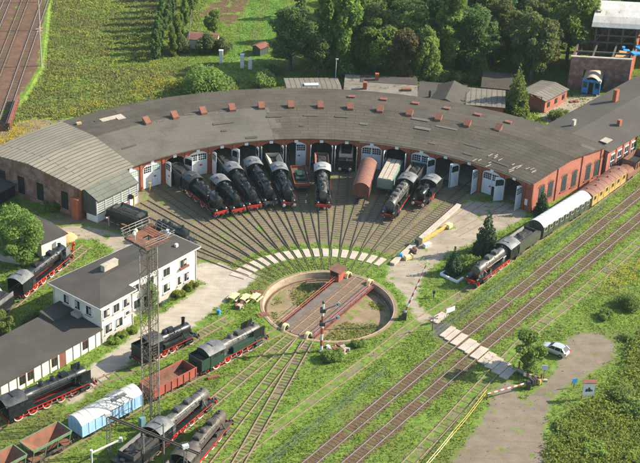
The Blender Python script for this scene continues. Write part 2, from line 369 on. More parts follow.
r_back  = uvroof('plain dark felt', (.071,.060,.047), (.086,.073,.058), (.035,.030,.024), 4.5, 1.6, .045, var=.4)
r_porch = uvroof('green grey sheet roof', (.12,.125,.105), (.14,.142,.12), (.06,.062,.052), 3.2, .9, .05)
r_corr  = uvroof('weathered corrugated sheet', (.19,.17,.142), (.15,.135,.113), (.07,.062,.053), 1.0, 6, .09, off=0)
# ------------------------------------------------------------------ ground and its surfaces
def seg_dist(P, a, b):
    a = np.array(a[:2], float); b = np.array(b[:2], float); d = b-a
    t = np.clip(((P-a)@d)/max(d@d,1e-9), 0, 1)
    return np.hypot(*(P-a-t[:,None]*d).T)
def line_dist(P, pts):
    return np.min([seg_dist(P, a, b) for a, b in zip(pts[:-1], pts[1:])], axis=0)
def sd_poly(P, poly):
    "signed distance to a polygon, positive inside"
    poly = [tuple(p[:2]) for p in poly]; d = line_dist(P, poly+[poly[0]])
    ins = np.zeros(len(P), bool)
    for (x0,y0), (x1,y1) in zip(poly, poly[1:]+poly[:1]):
        c = ((y0 > P[:,1]) != (y1 > P[:,1]))
        with np.errstate(divide='ignore', invalid='ignore'):
            ins ^= c & (P[:,0] < (x1-x0)*(P[:,1]-y0)/(y1-y0)+x0)
    return np.where(ins, d, -d)
def sheet(name, sdf, box, z, mat, cell=.5, margin=.9):
    "a flat patch of ground whose edge breaks up into the grass"
    xs = np.arange(box[0], box[1], cell); ys = np.arange(box[2], box[3], cell)
    X, Y = np.meshgrid(xs, ys); P = np.c_[X.ravel(), Y.ravel()]; sd = sdf(P).reshape(X.shape)
    keep = (sd[:-1,:-1] > -margin) & (sd[1:,:-1] > -margin) & (sd[1:,1:] > -margin) & (sd[:-1,1:] > -margin)
    idx = -np.ones(X.shape, int); used = np.zeros(X.shape, bool)
    for a, b in ((slice(None,-1),slice(None,-1)),(slice(1,None),slice(None,-1)),(slice(1,None),slice(1,None)),(slice(None,-1),slice(1,None))): used[a,b] |= keep
    idx[used] = np.arange(used.sum())
    j, i = np.nonzero(keep)
    F = np.c_[idx[j,i], idx[j,i+1], idx[j+1,i+1], idx[j+1,i]]
    V = np.c_[X[used], Y[used], np.full(used.sum(), z)]
    me = bpy.data.meshes.new(name); me.from_pydata(V.tolist(), [], F.tolist()); me.materials.append(mat)
    me.attributes.new('edge', 'FLOAT', 'POINT').data.foreach_set('value', sd[used].astype(np.float32))
    o = bpy.data.objects.new(name, me); COL.objects.link(o); o['kind'] = 'structure'
    return o
def strip(name, pts, hw, z, mat, parent=None):
    pts = [Vector((p[0],p[1],0)) for p in pts]; vs, fs, ed = [], [], []
    q0 = min(.8, hw*.8); lat = [-hw-.9, -hw, -hw+q0, hw-q0, hw, hw+.9]; el = [-.9, 0, q0, q0, 0, -.9]
    for k, p in enumerate(pts):
        d = (pts[min(k+1,len(pts)-1)]-pts[max(k-1,0)]).normalized(); n = Vector((d.y,-d.x,0))
        for l, e in zip(lat, el): vs.append((p.x+n.x*l, p.y+n.y*l, z)); ed.append(e)
    for k in range(len(pts)-1):
        for q in range(5): fs.append((k*6+q, k*6+q+1, k*6+q+7, k*6+q+6))
    me = bpy.data.meshes.new(name); me.from_pydata(vs, [], fs); me.materials.append(mat)
    me.attributes.new('edge', 'FLOAT', 'POINT').data.foreach_set('value', np.array(ed, np.float32))
    o = bpy.data.objects.new(name, me); COL.objects.link(o); o['kind'] = 'structure'
    return o

PIT_R = 10.25
# one sheet to the horizon, with the round hole of the turntable pit
B = MB(); N = 96; ring = []
for k in range(N):
    a = 2*PI*(k+.5)/N; c, s = math.cos(a), math.sin(a); q = 14/max(abs(c), abs(s)); far = 1500/max(abs(c), abs(s))
    ring.append([(10.7*c,10.7*s,0), (q*c,q*s,0), (far*c,far*s,0)])
vs = [p for r_ in ring for p in r_]
fs = []
for k in range(N):
    n_ = (k+1) % N
    for j in (0,1): fs.append((k*3+j, k*3+j+1, n_*3+j+1, n_*3+j))
corner = []
B.add(vs, fs)
tag(B.build('ground', g_grass, smooth=False), kind='structure')

def poly_sheet(name, pix, z, mat, cell=.5, margin=.9):
    poly = [at(*p) for p in pix]; xs = [p.x for p in poly]; ys = [p.y for p in poly]
    return poly, sheet(name, lambda P: sd_poly(P, poly), (min(xs)-2, max(xs)+2, min(ys)-2, max(ys)+2), z, mat, cell, margin)

# dark ballast of the engine yard between the doors and the ring of slabs
def sd_fan(P):
    r = np.hypot(P[:,0], P[:,1]); a = np.degrees(np.arctan2(P[:,0], P[:,1]))
    return np.minimum.reduce([r-19.6, 55-r, np.radians(a+66)*r, np.radians(33.3-a)*r])
sheet('yard_ballast', sd_fan, (-52, 32, 4, 56), .004, g_ballast)
# gravel yard on the right of the engine tracks, path by the office, road and parking place
YARD = [at(*p) for p in [(389,264),(458,206),(470,200),(512,203),(530,213),(520,222),(482,240),(458,250),(432,268),(422,282),(418,300),(428,312),(444,322),(430,330),(414,318),(402,296),(384,278)]]
sheet('gravel_yard', lambda P: sd_poly(P, YARD), (6, 42, -10, 48), .008, g_yard)
PATH = [at(*p) for p in [(60,392),(90,365),(120,345),(150,318),(180,300),(203,284),(190,276),(199,262),(222,262),(238,270),(262,274),(252,284),(226,302),(205,318),(190,332),(150,348),(110,378),(70,410)]]
sheet('gravel_path', lambda P: sd_poly(P, PATH), (-46, -8, -36, 14), .008, g_gravel)
ROAD = [at(*p) for p in [(436,480),(466,440),(487,405),(492,388),(512,378),(522,398),(532,392),(552,372),(566,340),(578,331),(600,332),(618,344),(612,362),(592,374),(566,388),(552,402),(546,430),(545,480)]]
sheet('dirt_road', lambda P: sd_poly(P, ROAD), (12, 50, -46, 2), .008, g_road)
LANE = [at(*p) for p in [(52,228),(72,224),(100,228),(130,236),(150,250),(120,256),(96,240),(70,240)]]
sheet('dirt_path', lambda P: sd_poly(P, LANE), (-52, -26, 0, 26), .006, g_yard)
APR = [at(*p) for p in [(428,325),(441,318),(455,330),(462,340),(448,346),(436,338)]]
sheet('asphalt_apron', lambda P: sd_poly(P, APR), (10, 28, -16, 6), .012, g_asph, .25)
DIRT2 = [at(*p) for p in [(70,395),(100,372),(128,360),(136,366),(120,382),(95,392),(60,425)]]
sheet('bare_earth', lambda P: sd_poly(P, DIRT2), (-46, -22, -40, -10), .004, g_trackb)
BEHIND = [at(*p) for p in [(538,114),(560,98),(590,92),(604,96),(570,116),(548,126)]]
sheet('back_lane', lambda P: sd_poly(P, BEHIND), (34, 64, 66, 100), .006, g_yard)
LOWROAD = [at(*p) for p in [(-40,140),(10,127),(30,118),(56,119),(80,119),(60,126),(20,140),(-40,165)]]
sheet('underpass_road', lambda P: sd_poly(P, LOWROAD), (-100, -44, 30, 80), .006, g_road)
ALLOT = [at(*p) for p in [(196,14),(214,0),(252,-6),(244,12),(232,30),(222,22)]]
sheet('allotment_bed', lambda P: sd_poly(P, ALLOT), (-46, -10, 90, 160), .006, g_trackb)
LAWN = [at(*p) for p in [(226,58),(236,36),(246,16),(250,-10),(292,-10),(282,16),(272,40),(268,62),(254,66),(240,66)]]
sheet('lawn', lambda P: sd_poly(P, LAWN), (-45, 2, 85, 160), .0045, g_lawn, 1.0)
strip('worn_path', [at(*p) for p in [(246,66),(250,50),(258,28),(263,8),(262,-20)]], .5, .010, g_trackw)
strip('worn_path', [at(*p) for p in [(238,60),(246,66),(256,60)]], .6, .012, g_yard)

# ------------------------------------------------------------------ turntable pit (structure) and bridge (thing)
def ring_mesh(r0, r1, z0, z1, n=96, a0=0, a1=2*PI):
    "ring with a top, an inner and an outer face"
    B = MB(); vs, fs = [], []
    for k in range(n+1):
        a = a0+(a1-a0)*k/n; c, s = math.sin(a), math.cos(a)
        vs += [(r0*c,r0*s,z0),(r0*c,r0*s,z1),(r1*c,r1*s,z1),(r1*c,r1*s,z0)]
    for k in range(n):
        for q in range(4): fs.append((k*4+q, k*4+(q+1)%4, (k+1)*4+(q+1)%4, (k+1)*4+q))
    return B.add(vs, fs)
tag(ring_mesh(PIT_R, 10.42, -1.6, .03).build('pit_wall', m_pitwall), kind='structure')
tag(ring_mesh(10.42, 10.85, -.2, .06).build('pit_rim', m_pitrim), kind='structure')
tag(ring_mesh(9.55, PIT_R, -1.6, -1.05).build('pit_kerb', m_pitrim), kind='structure')
sheet('pit_floor', lambda P: 9.5-np.hypot(P[:,0],P[:,1])+2.5, (-10.5,10.5,-10.5,10.5), -1.3, g_dirt, .5, -1.9)
B = MB().box(0,1,0,1,0,1); B = MB()
for rr in (9.5, 9.64): pass
tag(ring_mesh(9.72, 9.86, -1.1, -.9).build('pit_ring_rail', m_railsd), kind='structure')

BAZ = 30.0
tt = empty('turntable_bridge', (0,0,0), R(90-BAZ), 'long turntable bridge with red handrails lying across the round pit', 'turntable')
HL = 10.1
for s in (-1,1):
    MB().box(-HL+.5, HL-.5, s*1.15-.13, s*1.15+.13, -1.05, -.12).box(-HL+.5,HL-.5,s*1.15-.28,s*1.15+.28,-.12,-.06).box(-HL+.5,HL-.5,s*1.15-.28,s*1.15+.28,-1.1,-1.05).build('girder', m_iron, tt)
B = MB()
n = 52
for k in range(n):
    x = -HL+.05+k*(2*HL-.1)/n; B.box(x, x+(2*HL-.1)/n-.05, -1.55, 1.55, -.055, .035+random.uniform(0,.015))
B.build('timber_deck', m_deck, tt)
for s in (-1,1):
    MB().box(-HL+.1, HL-.1, s*.775-.05, s*.775+.05, .05, .18).build('rail', m_railold, tt)
    y0, y1 = sorted((s*1.62, s*2.9)); MB().box(-HL+.9, HL-.9, y0, y1, -.12, -.02).build('walkway_plate', m_plate, tt)
    MB().box(-HL+.9, HL-.9, s*2.95-.05, s*2.95+.05, -.3, .03).build('edge_girder', m_dkred, tt)
    for k in range(6):
        x = -HL+1.6+k*(2*HL-3.2)/5
        MB().add([(x-.06,s*1.3,-.9),(x+.06,s*1.3,-.9),(x+.06,s*2.85,-.15),(x-.06,s*2.85,-.15),(x-.06,s*1.3,-.15),(x+.06,s*1.3,-.15)], [(0,1,2,3),(3,2,5,4),(0,3,4),(1,5,2),(0,4,5,1)]).build('bracket', m_iron, tt)
    B = MB(); x0, x1 = -HL+1.0, HL-1.0
    for k in range(11):
        x = x0+(x1-x0)*k/10; B.rod((x,s*2.86,0),(x,s*2.86,1.05),.035)
    for z in (.55, 1.05): B.rod((x0,s*2.86,z),(x1,s*2.86,z),.042)
    B.build('handrail', m_railred, tt)
    for e in (-1,1):
        B = MB(); x = e*(HL-.55); vs, fs = [], []
        for k in range(11):
            a = PI*k/10
            for rr in (.78,.62):
                for yy in (-.28,.28): vs.append((x+rr*math.cos(a), s*2.05+yy, .0+rr*math.sin(a)))
        for k in range(10):
            o_ = k*4; fs += [(o_,o_+1,o_+5,o_+4),(o_+2,o_+6,o_+7,o_+3),(o_,o_+4,o_+6,o_+2),(o_+1,o_+3,o_+7,o_+5)]
        B.add(vs, fs).build('wheel_guard', m_yelwht, tt)
        MB().lathe([(-.12,.1),(-.12,.5),(.12,.5),(.12,.1)], (x, s*2.05, -.5), 'y', 14).build('bridge_wheel', m_iron, tt)
# driver's cabin hung on the far end
cb = MB()
cb.box(7.0,8.9,2.35,2.45,0,1.2).box(7.0,7.1,2.45,4.0,0,.8).box(8.8,8.9,2.45,4.0,0,1.2).box(7.1,8.8,3.9,4.0,0,.8)
for x, y in ((7.05,2.45),(7.05,3.95),(8.85,3.95)): cb.box(x-.06,x+.06,y-.06,y+.06,.8,1.75)
cb.box(7.0,8.9,2.3,4.0,-.12,0)
cw = cb.build('cabin', m_wagred, tt)
MB().box(7.13,8.77,3.93,3.97,.8,1.7).box(7.03,7.07,2.53,3.87,.8,1.7).build('cabin_window', m_glassd, cw)
MB().add([(6.6,2.0,1.77),(9.1,2.0,1.77),(9.1,4.2,1.93),(6.6,4.2,1.93),(6.6,2.0,1.87),(9.1,2.0,1.87),(9.1,4.2,2.03),(6.6,4.2,2.03)],
         [(0,3,2,1),(4,5,6,7),(0,1,5,4),(1,2,6,5),(2,3,7,6),(3,0,4,7)]).build('cabin_roof', m_tile, cw)

# ring of concrete slabs crossed by the engine tracks
B = MB(); q = 5.4269
for k in range(-4, 14):
    a = -40.758 + k*q - 1.0
    for h in (0,):
        r0, r1 = 15.3, 18.0; w0 = q*.30
        vs = []
        for z in (-.03, .10+random.uniform(0,.02)):
            vs += [pol(r0, a-w0*1.0+1, z), pol(r0, a+w0*1.0+1, z), pol(r1, a+w0*1.06+1, z), pol(r1, a-w0*1.06+1, z)]
        B.add(vs, [(0,3,2,1),(4,5,6,7),(0,1,5,4),(1,2,6,5),(2,3,7,6),(3,0,4,7)])
tag(B.build('slab_walkway', m_slab, smooth=False), kind='structure')

# ------------------------------------------------------------------ tracks
TRACKS = []
def resample(pts, step):
    pts = [Vector((p[0],p[1],0)) for p in pts]; out = [pts[0].copy()]; 
    for a, b in zip(pts[:-1], pts[1:]):
        n = max(1, int(round((b-a).length/step)))
        for k in range(1, n+1): out.append(a.lerp(b, k/n))
    return out
def smooth_line(pts, n=10):
    P_ = [Vector((p[0],p[1],0)) for p in pts]; P_ = [2*P_[0]-P_[1]]+P_+[2*P_[-1]-P_[-2]]; out = []
    for i in range(1, len(P_)-2):
        p0,p1,p2,p3 = P_[i-1:i+3]
        for k in range(n):
            t = k/n; out.append(.5*((2*p1)+(p2-p0)*t+(2*p0-5*p1+4*p2-p3)*t*t+(3*p1-p0-3*p2+p3)*t**3))
    out.append(P_[-2]); return out
def track(label, pts, rail=None, sleepers=(0,1e9), top=None, z=0.0, slen=2.6, gauge=1.55, smat=None, group=None, spacing=.72, bed=None, thin=None, rw=.07, keep=1.0, sz=0.0, bedm=None, flat=None, rhh=.16):
    pts = [Vector((p[0],p[1],0)) for p in pts]; mid = pts[len(pts)//2].copy(); mid.z = 0
    root = empty('railway_track', mid, 0, label, 'railway track', group)
    rail = rail or m_railsd; TRACKS.append(pts)
    for s in (-1,1):
        B = MB(); vs = []
        for k, p in enumerate(pts):
            d = (pts[min(k+1,len(pts)-1)]-pts[max(k-1,0)]).normalized(); n = Vector((d.y,-d.x,0)); c = p+n*(s*gauge/2)
            for l, h in ((-rw,.0),(rw,.0),(rw*.85,rhh),(-rw*.85,rhh)): vs.append((c.x+n.x*l, c.y+n.y*l, z+h+.03-(flat(p) if flat else 0)))
        fs = []
        B.add(vs, [(0,3,2,1), tuple(len(vs)-4+i for i in range(4))])
        n0 = len(B.v); B.f = B.f
        for k in range(len(pts)-1):
            for q_ in range(4):
                B.f.append((k*4+q_, k*4+(q_+1)%4, (k+1)*4+(q_+1)%4, (k+1)*4+q_)); B.mi.append(1 if (q_ == 2 and top) else 0)
        B.build('rail', [rail, top or rail], root, world=True, smooth=False)
    # sleepers
    B = MB(); L = 0; nxt = spacing
    for a, b in zip(pts[:-1], pts[1:]):
        l = (b-a).length
        while nxt <= L+l:
            p = a.lerp(b, (nxt-L)/l); d = (b-a).normalized()
            if sleepers[0] <= nxt <= sleepers[1] and random.random() < keep:
                sl_ = slen if not thin else min(slen, thin(p))
                B.cbox((p.x+random.uniform(-.03,.03), p.y+random.uniform(-.03,.03), z*.5-.01+sz+random.uniform(-.01,.012)), .25, sl_*random.uniform(.95,1.03), .12, math.atan2(d.y,d.x)+random.uniform(-.03,.03))
            nxt += spacing
        L += l
    if B.v: B.build('sleepers', smat or m_sleep, root, world=True, smooth=False)
    if bed: strip('track_bed', pts, max(bed,.95), .003+.0005*(len(TRACKS)%5), bedm or g_trackw)
    return root
STALL = [-40.758+5.4269*i for i in range(16)]
fan = [STALL[0]-3*5.4269, STALL[0]-2*5.4269, STALL[0]-5.4269] + STALL[:14]
for i, a in enumerate(fan):
    r1 = 62 if i > 2 else 46.2
    pts = [pol(r, a) for r in np.linspace(11.0, r1, 24)]
    what = ['the timber porch, farthest of the fan','the timber porch, second from the fan edge','the timber porch, nearest the first white doors',
            'the closed first white doors beside the porch','the first open arch with a black engine','the closed white doors between two open arches',
            'the third engine nose','the fourth engine with a pale nose','the fifth engine with two white buffers','the half open shade tinted door',
            'the lone engine in the middle arch','the empty looking arch with two white buffers','the red brown van','the pale boarded wagon',
            'the black engine with the tall cab and tender','the small tank engine','the open leaf nearest the platform edge'][i]
    track('dark fan track from the turntable to '+what, pts, m_raildk, (10.5, 39.5), z=.0015*i, slen=2.35, smat=m_sleepfan, rw=.042, sz=-.012, rhh=.115, flat=lambda p: .10*max(0,min(1,(19.5-p.length)/2)),
          group='fan tracks between turntable and shed', spacing=.78, thin=lambda p: p.length*.0947*.80)
for i, a in enumerate(STALL[14:]):
    track('pair of rails sunk in gravel before '+['the doors with a wicket','the last open arch on the bright brick corner'][i], [pol(r, a) for r in np.linspace(33, 60, 10)], m_railold, (1e9,1e9), z=-.13,
          group='rails sunk in the gravel')
TR138 = [pol(r, -138.4) for r in np.linspace(11, 85, 30)]
track('grassy track under the red wagon and the blue van', TR138, m_railold, (2,90), bed=1.0, keep=.7, sz=-.03)
track('grassy track running out of the turntable bridge to the grey engine', [pol(r, -150) for r in np.linspace(11, 75, 26)], m_railold, z=.002, bed=1.1, keep=.8, sz=-.03)
track('grassy track between the bridge line and the curved siding', [pol(r, -159) for r in np.linspace(11, 70, 26)], m_railold, (4,90), z=.004, bed=.9, keep=.75, sz=-.03)
track('light brown track leaving the pit just left of the signal', [pol(r, -164.6) for r in np.linspace(11, 70, 26)], m_railold, z=.006, bed=1.1, keep=.9, sz=-.02)
E50 = Vector((.5685,.8227,0)); N50 = Vector((.8227,-.5685,0))
def ml(t, off): return E50*t+N50*off
TRB = smooth_line([(-62,-53),(-42.7,-33.6),(-33.7,-25.0),(-26.6,-18.6),(-20.3,-11.6),(-15,-5)])
track('siding beside the long office annex under the black engine', TRB, m_railold, bed=1.1, keep=.5, sz=-.04)
OLD = smooth_line([(-24,-58),(-9.4,-36.4),(.3,-22.8),(8.4,-11.6),(12.6,-5.4),(22.9,7.2),(33.7,22.4),(44,35),(51.7,45.4),(58.6,55),(90,99)], 8)
track('old siding with dull rails under the coaches', OLD, m_railold, z=-.04, bed=1.0, keep=.4, sz=-.04)
track('main line track nearest the wire fence with bright rails', [ml(t, 21.0+.35*abs(t-5)/45) for t in np.linspace(-75,110,40)], m_railsd, top=m_railtop, bed=1.7, bedm=g_trackb, sz=-.02, rw=.08)
track('main line track nearest the car park with bright rails', [ml(t, 25.1+.35*abs(t-5)/45) for t in np.linspace(-75,110,40)], m_railsd, top=m_railtop, bed=1.8, bedm=g_trackb, sz=-.02, rw=.08)
track('disused weedy track beside the yellow fence', smooth_line([(-10,-72),(10.6,-40.2),(22.3,-20.4),(31.9,-4.6),(43.1,10.6),(70,50)], 8), m_railold, z=-.05, bed=.7, keep=.7, sz=-.02)
# far engine line left of the sheds
FARL = smooth_line([(-56,-22),(-50,-7.4),(-46,2.6),(-42.3,11.0),(-40.6,15)])
track('short siding under the big black and silver engine', FARL, m_railold, bed=1.4, keep=.6, sz=-.03)

# embankment of the brown yard with its bridge over the lane
EZ = .5
etop = [at(*p, EZ) for p in [(-2,121),(24,97),(42,66),(50,-8),(62,-60),(-160,-60),(-160,121)]]
B = MB(); n = len(etop); foot = []
cen = Vector((-95,120,0))
for k, p in enumerate(etop):
    d = Vector((1,.15,0)) if k in (1,2,3,4) else Vector((0,0,0))
    foot.append(Vector((p.x+d.x*.9, p.y+d.y*.9, -.05)))
B.add([tuple(p) for p in etop]+[tuple(p) for p in foot], [tuple(range(n))]+[(k,(k+1)%n,n+(k+1)%n,n+k) for k in range(n)])
tag(B.build('embankment', g_grass, smooth=False), kind='structure')
inner = etop
o = sheet('yard_bed', lambda P: sd_poly(P, inner)-.3, (-130, -55, 58, 220), EZ+.006, g_brown, .8, -.1)
ydir = (at(40,0,EZ)-at(0,112,EZ)).normalized(); yn = Vector((ydir.y,-ydir.x,0)); y0 = at(0,112,EZ)
for i, (off, w_) in enumerate(zip((1.2,-3.4,-7.6,-12.0,-16.6), ('nearest the meadow','second from the meadow','third from the meadow','fourth from the meadow','farthest from the meadow'))):
    pts = [Vector((p.x,p.y,0)) for p in (y0+yn*off+ydir*t for t in np.linspace(-6 if i < 2 else 0, 130, 20))]
    t_ = track('brown yard track on the embankment, '+w_, pts, m_railsd, top=m_railold if i%2 else m_railtop, group='yard tracks on the embankment', smat=m_sleep)
    t_.location.z = EZ
# girder bridge over the lane
gb = empty('girder_bridge', at(4,112,0), 0, 'rusty girder parapet where the brown yard tracks cross the lane', 'bridge')
for off in (2.9, -1.8):
    p, q_ = y0+yn*off+ydir*-8, y0+yn*off+ydir*5.5
    B = MB(); B.beam((p.x,p.y,EZ+.5), (q_.x,q_.y,EZ+.5), .35, 1.3)
    for k in range(9):
        c = p.lerp(q_, (k+.5)/9); B.cbox((c.x,c.y,EZ+.5), .12, .55, 1.25, math.atan2(ydir.y,ydir.x))
    B.beam((p.x,p.y,EZ+1.2), (q_.x,q_.y,EZ+1.2), .6, .1)
    B.build('girder', m_redtin if off > 0 else m_rust, gb, world=True)
p, q_ = y0+yn*.55+ydir*-8, y0+yn*.55+ydir*2
MB().beam((p.x,p.y,EZ-.3), (q_.x,q_.y,EZ-.3), 4.2, .5).build('bridge_deck', m_rust, gb, world=True)
# ------------------------------------------------------------------ the roundhouse
RW = 49.8; DA = 5.4269; A0, A1 = -60.3, 45.3
rh = empty('roundhouse', (0,60,0), 0, 'long curved brick engine shed with grey roof and arched white doors round the turntable', 'engine shed')
edges = [A0] + [STALL[0]+DA*(i-.5) for i in range(-2, 17)] + [A1]
ridge = 60.8
def rz(r):
    return 5.85+(r-49.2)*(7.5-5.85)/(ridge-49.2) if r <= ridge else 7.5-(r-ridge)*.6/9.7
def roof_patch(name, a0, a1, r0, r1, mat, lift=0, thk=.22, label=None, wob=None):
    angs = [a0]+[e for e in edges if a0+.01 < e < a1-.01]+[a1]
    rs = [r0]+([ridge] if r0 < ridge-.01 and r1 > ridge+.01 else [])+[r1]
    vs, fs, uvs = [], [], []
    for dz in (lift, lift-thk):
        for a in angs:
            # straight facets between bay edges
            k = max([0]+[i for i in range(len(edges)) if edges[i] <= a+1e-6]); k = min(k, len(edges)-2)
            e0, e1 = edges[k], edges[k+1]; mid = (e0+e1)/2
            for r in rs:
                rr = r*math.cos(R((e1-e0)/2))/math.cos(R(a-mid)) / math.cos(R(DA/2))
                vs.append(pol(rr, a, rz(r)+dz)); uvs.append((R(a)*60, r))
    na, nr = len(angs), len(rs); off = na*nr
    for i in range(na-1):
        for j in range(nr-1):
            q = (i*nr+j, i*nr+j+1, (i+1)*nr+j+1, (i+1)*nr+j); fs += [q, tuple(x+off for x in q[::-1])]
    for i in range(na-1):
        for j in (0, nr-1): fs.append((i*nr+j, (i+1)*nr+j, (i+1)*nr+j+off, i*nr+j+off))
    for j in range(nr-1):
        for i in (0, na-1): fs.append((i*nr+j, i*nr+j+1, i*nr+j+1+off, i*nr+j+off))
    me = bpy.data.meshes.new(name); me.from_pydata([tuple(v) for v in vs], [], fs); me.materials.append(mat)
    uvl = me.uv_layers.new(name='UVMap')
    for l in me.loops: uvl.data[l.index].uv = uvs[l.vertex_index % off]
    bm = bmesh.new(); bm.from_mesh(me); bmesh.ops.recalc_face_normals(bm, faces=bm.faces); bm.to_mesh(me); bm.free()
    o = bpy.data.objects.new(name, me); COL.objects.link(o); o.parent = rh; o.location = -Vector(rh.location)
    if label: o['label'] = label
    return o
BL = STALL[0]-DA*.93
roof_patch('roof_covering', A0-.35, BL, 49.2, 70.7, r_light, label='pale sheeted roof over the porch end')
roof_patch('roof_covering', BL, STALL[5]+.6, 49.2, 60.3, r_felt, label='smooth grey felt on the yard side')
rows = np.linspace(49.2, 60.3, 7)
roof_patch('roof_covering', STALL[5]+.6, A1+.35, 49.2, 60.3, r_course, label='coursed dark felt on the yard side')
for k in range(6):
    if k in (0, 2, 3, 5): roof_patch('felt_flap', STALL[5]+.6, STALL[5]+.6+[1.1,0,2.2,1.3,0,.7][k], rows[k]+.01, rows[k+1]-.01, r_felt, lift=.02, thk=.04)
roof_patch('roof_covering', BL, A1+.35, 60.3, 70.7, r_back, label='plain dark felt on the back slope')

# one bay of the front wall, drawn once and set at every stall
HWB = RW*math.tan(R(DA/2)); OW, ZS, ZC, ZT = 1.95, 4.05, 4.95, 5.72
def arc(x): return ZS+(ZC-ZS)*math.sqrt(max(0, 1-(x/OW)**2))**1.15
def bay_mesh():
    B = MB(); xs = [-OW*math.cos(PI*k/16) for k in range(17)]; vs = []
    for y in (0, .5):
        n0 = len(vs)
        B.add([(-HWB,y,0),(-OW,y,0),(-OW,y,ZT),(-HWB,y,ZT)], [(0,1,2,3)])
        B.add([(OW,y,0),(HWB,y,0),(HWB,y,ZT),(OW,y,ZT)], [(0,1,2,3)])
        for a, b in zip(xs[:-1], xs[1:]): B.add([(a,y,arc(a)),(b,y,arc(b)),(b,y,ZT),(a,y,ZT)], [(0,1,2,3)])
    for x in (-OW, OW): B.add([(x,0,0),(x,.5,0),(x,.5,ZS),(x,0,ZS)], [(0,1,2,3)])
    for a, b in zip(xs[:-1], xs[1:]): B.add([(a,0,arc(a)),(b,0,arc(b)),(b,.5,arc(b)),(a,.5,arc(a))], [(0,1,2,3)])
    B.box(-HWB+.27, HWB-.27, -.10, -.003, 5.42, ZT)
    # brick hood over the arch, a little proud
    for a, b in zip(xs[:-1], xs[1:]): 
        za, zb = arc(a), arc(b)
        B.add([(a,-.05,za+.02),(b,-.05,zb+.02),(b,-.05,zb+.34),(a,-.05,za+.34),(a,0,za+.02),(b,0,zb+.02),(b,0,zb+.34),(a,0,za+.34)], [(0,1,2,3),(3,2,6,7),(0,4,5,1)])
    return B
bay_me = bay_mesh().mesh('wall_bay', m_brick, smooth=False)
key_me = MB().box(-.33, .33, -.16, -.06, 4.85, 5.38).mesh('keystone', m_board, smooth=False)
pil_me = MB().box(-.26, .26, -.18, .1, 0, 5.55).box(-.31,.31,-.24,.1,5.55,ZT).box(-.31,.31,-.24,.1,0,.7).mesh('pilaster', m_brick, smooth=False)
def bay_put(me, name, a, parent=rh, x=0, y=0, z=0, rot=0, r=RW):
    p = pol(r, a)+Vector((math.cos(R(a)),-math.sin(R(a)),0))*x+Vector((math.sin(R(a)),math.cos(R(a)),0))*y
    return put(me, name, parent, (p.x-parent.location.x, p.y-parent.location.y, z-parent.location.z), -R(a)+rot)
ALLST = [STALL[0]+DA*i for i in range(-3, 16)]
for a in ALLST:
    bay_put(bay_me, 'wall_bay', a); bay_put(key_me, 'keystone', a)
for a in edges[1:]: bay_put(pil_me, 'pilaster', a, r=RW/math.cos(R(DA/2)))
# solid end of the front wall next to the bright corner
MB().prism([pol(49.85,edges[-2])[:2], pol(49.85,A1)[:2], pol(50.35,A1)[:2], pol(50.35,edges[-2])[:2]], 0, ZT).build('front_wall', m_brick, rh, world=True, smooth=False)
MB().prism([pol(49.85,edges[1])[:2], pol(49.85,A0)[:2], pol(50.35,A0)[:2], pol(50.35,edges[1])[:2]], 0, ZT).build('front_wall', m_brick, rh, world=True, smooth=False)

# door leaves: hinge at x=0, 1.92 wide, head following the arch
def leaf_mesh(wd=1.92):
    B = MB(); prof = [(0,.06)]+[(wd*k/8, 0) for k in ()]
    pr = [(0,.08),(wd,.08)]+[(wd*(8-k)/8, arc(-OW+.02+wd*(8-k)/8)-.03) for k in range(9)]
    B.ysweep(pr, .0, .07)
    for x in (.04, wd-.16): B.box(x, x+.12, -.03, -.002, .1, 4.0)
    for z in (.12, 1.5, 2.9): B.box(.17, wd-.17, -.03, -.002, z, z+.14)
    return B
def leafwin_mesh(wd=1.92):
    B = MB(); x0, x1 = .2, wd-.1
    B.cur = 0; pr = [(x0,3.12),(x1,3.12)]+[(x1+(x0-x1)*k/6, min(arc(-OW+x1+(x0-x1)*k/6)-.3, 4.35)) for k in range(7)]
    B.ysweep(pr, -.02, .09)
    B.cur = 1
    for k in range(1,4):
        x = x0+(x1-x0)*k/4; B.box(x-.022, x+.022, -.045, -.022, 3.12, min(arc(-OW+x)-.3, 4.35))
    for z in (3.5, 3.9): B.box(x0, x1, -.05, -.023, z-.022, z+.022)
    return B
leaf_w = leaf_mesh().mesh('door', m_wood_w, smooth=False); leaf_shade = leaf_mesh().mesh('door', m_wood_shade, smooth=False)
lwin = leafwin_mesh().mesh('window', [m_glassd, m_wood_w], smooth=False)
lwin_o = leafwin_mesh().mesh('window', [m_gbox, m_wood_w], smooth=False)
mark_me = MB().box(1.1, 1.55, -.06, -.032, 1.95, 2.25).mesh('door_sign', m_mark, smooth=False)
def mirror_mesh(me, name):
    c = me.copy(); c.name = name
    for v in c.vertices: v.co.x = -v.co.x
    c.flip_normals(); return c
leaf_wr, leaf_shade_r, lwin_r, lwin_or, mark_r = [mirror_mesh(x, n) for x, n in ((leaf_w,'door'),(leaf_shade,'door'),(lwin,'window'),(lwin_o,'window'),(mark_me,'door_sign'))]
def leaf(a, side, opn=0, mat='w', sign=False, win=None, lab=None):
    "side -1 hinges on the left pier, +1 on the right; opn = degrees swung towards the turntable"
    me = {('w',-1):leaf_w,('b',-1):leaf_shade,('w',1):leaf_wr,('b',1):leaf_shade_r}[(mat,side)]
    rot = R(opn)*(-1 if side < 0 else 1)
    o = bay_put(me, 'door', a, x=side*(OW-.02), y=(.12 if opn < 5 else -.05), rot=rot)
    put((lwin if side < 0 else lwin_r) if not win else (lwin_o if side < 0 else lwin_or), 'window', o)
    if sign: put(mark_me if side < 0 else mark_r, 'door_sign', o)
    if lab: o['label'] = lab
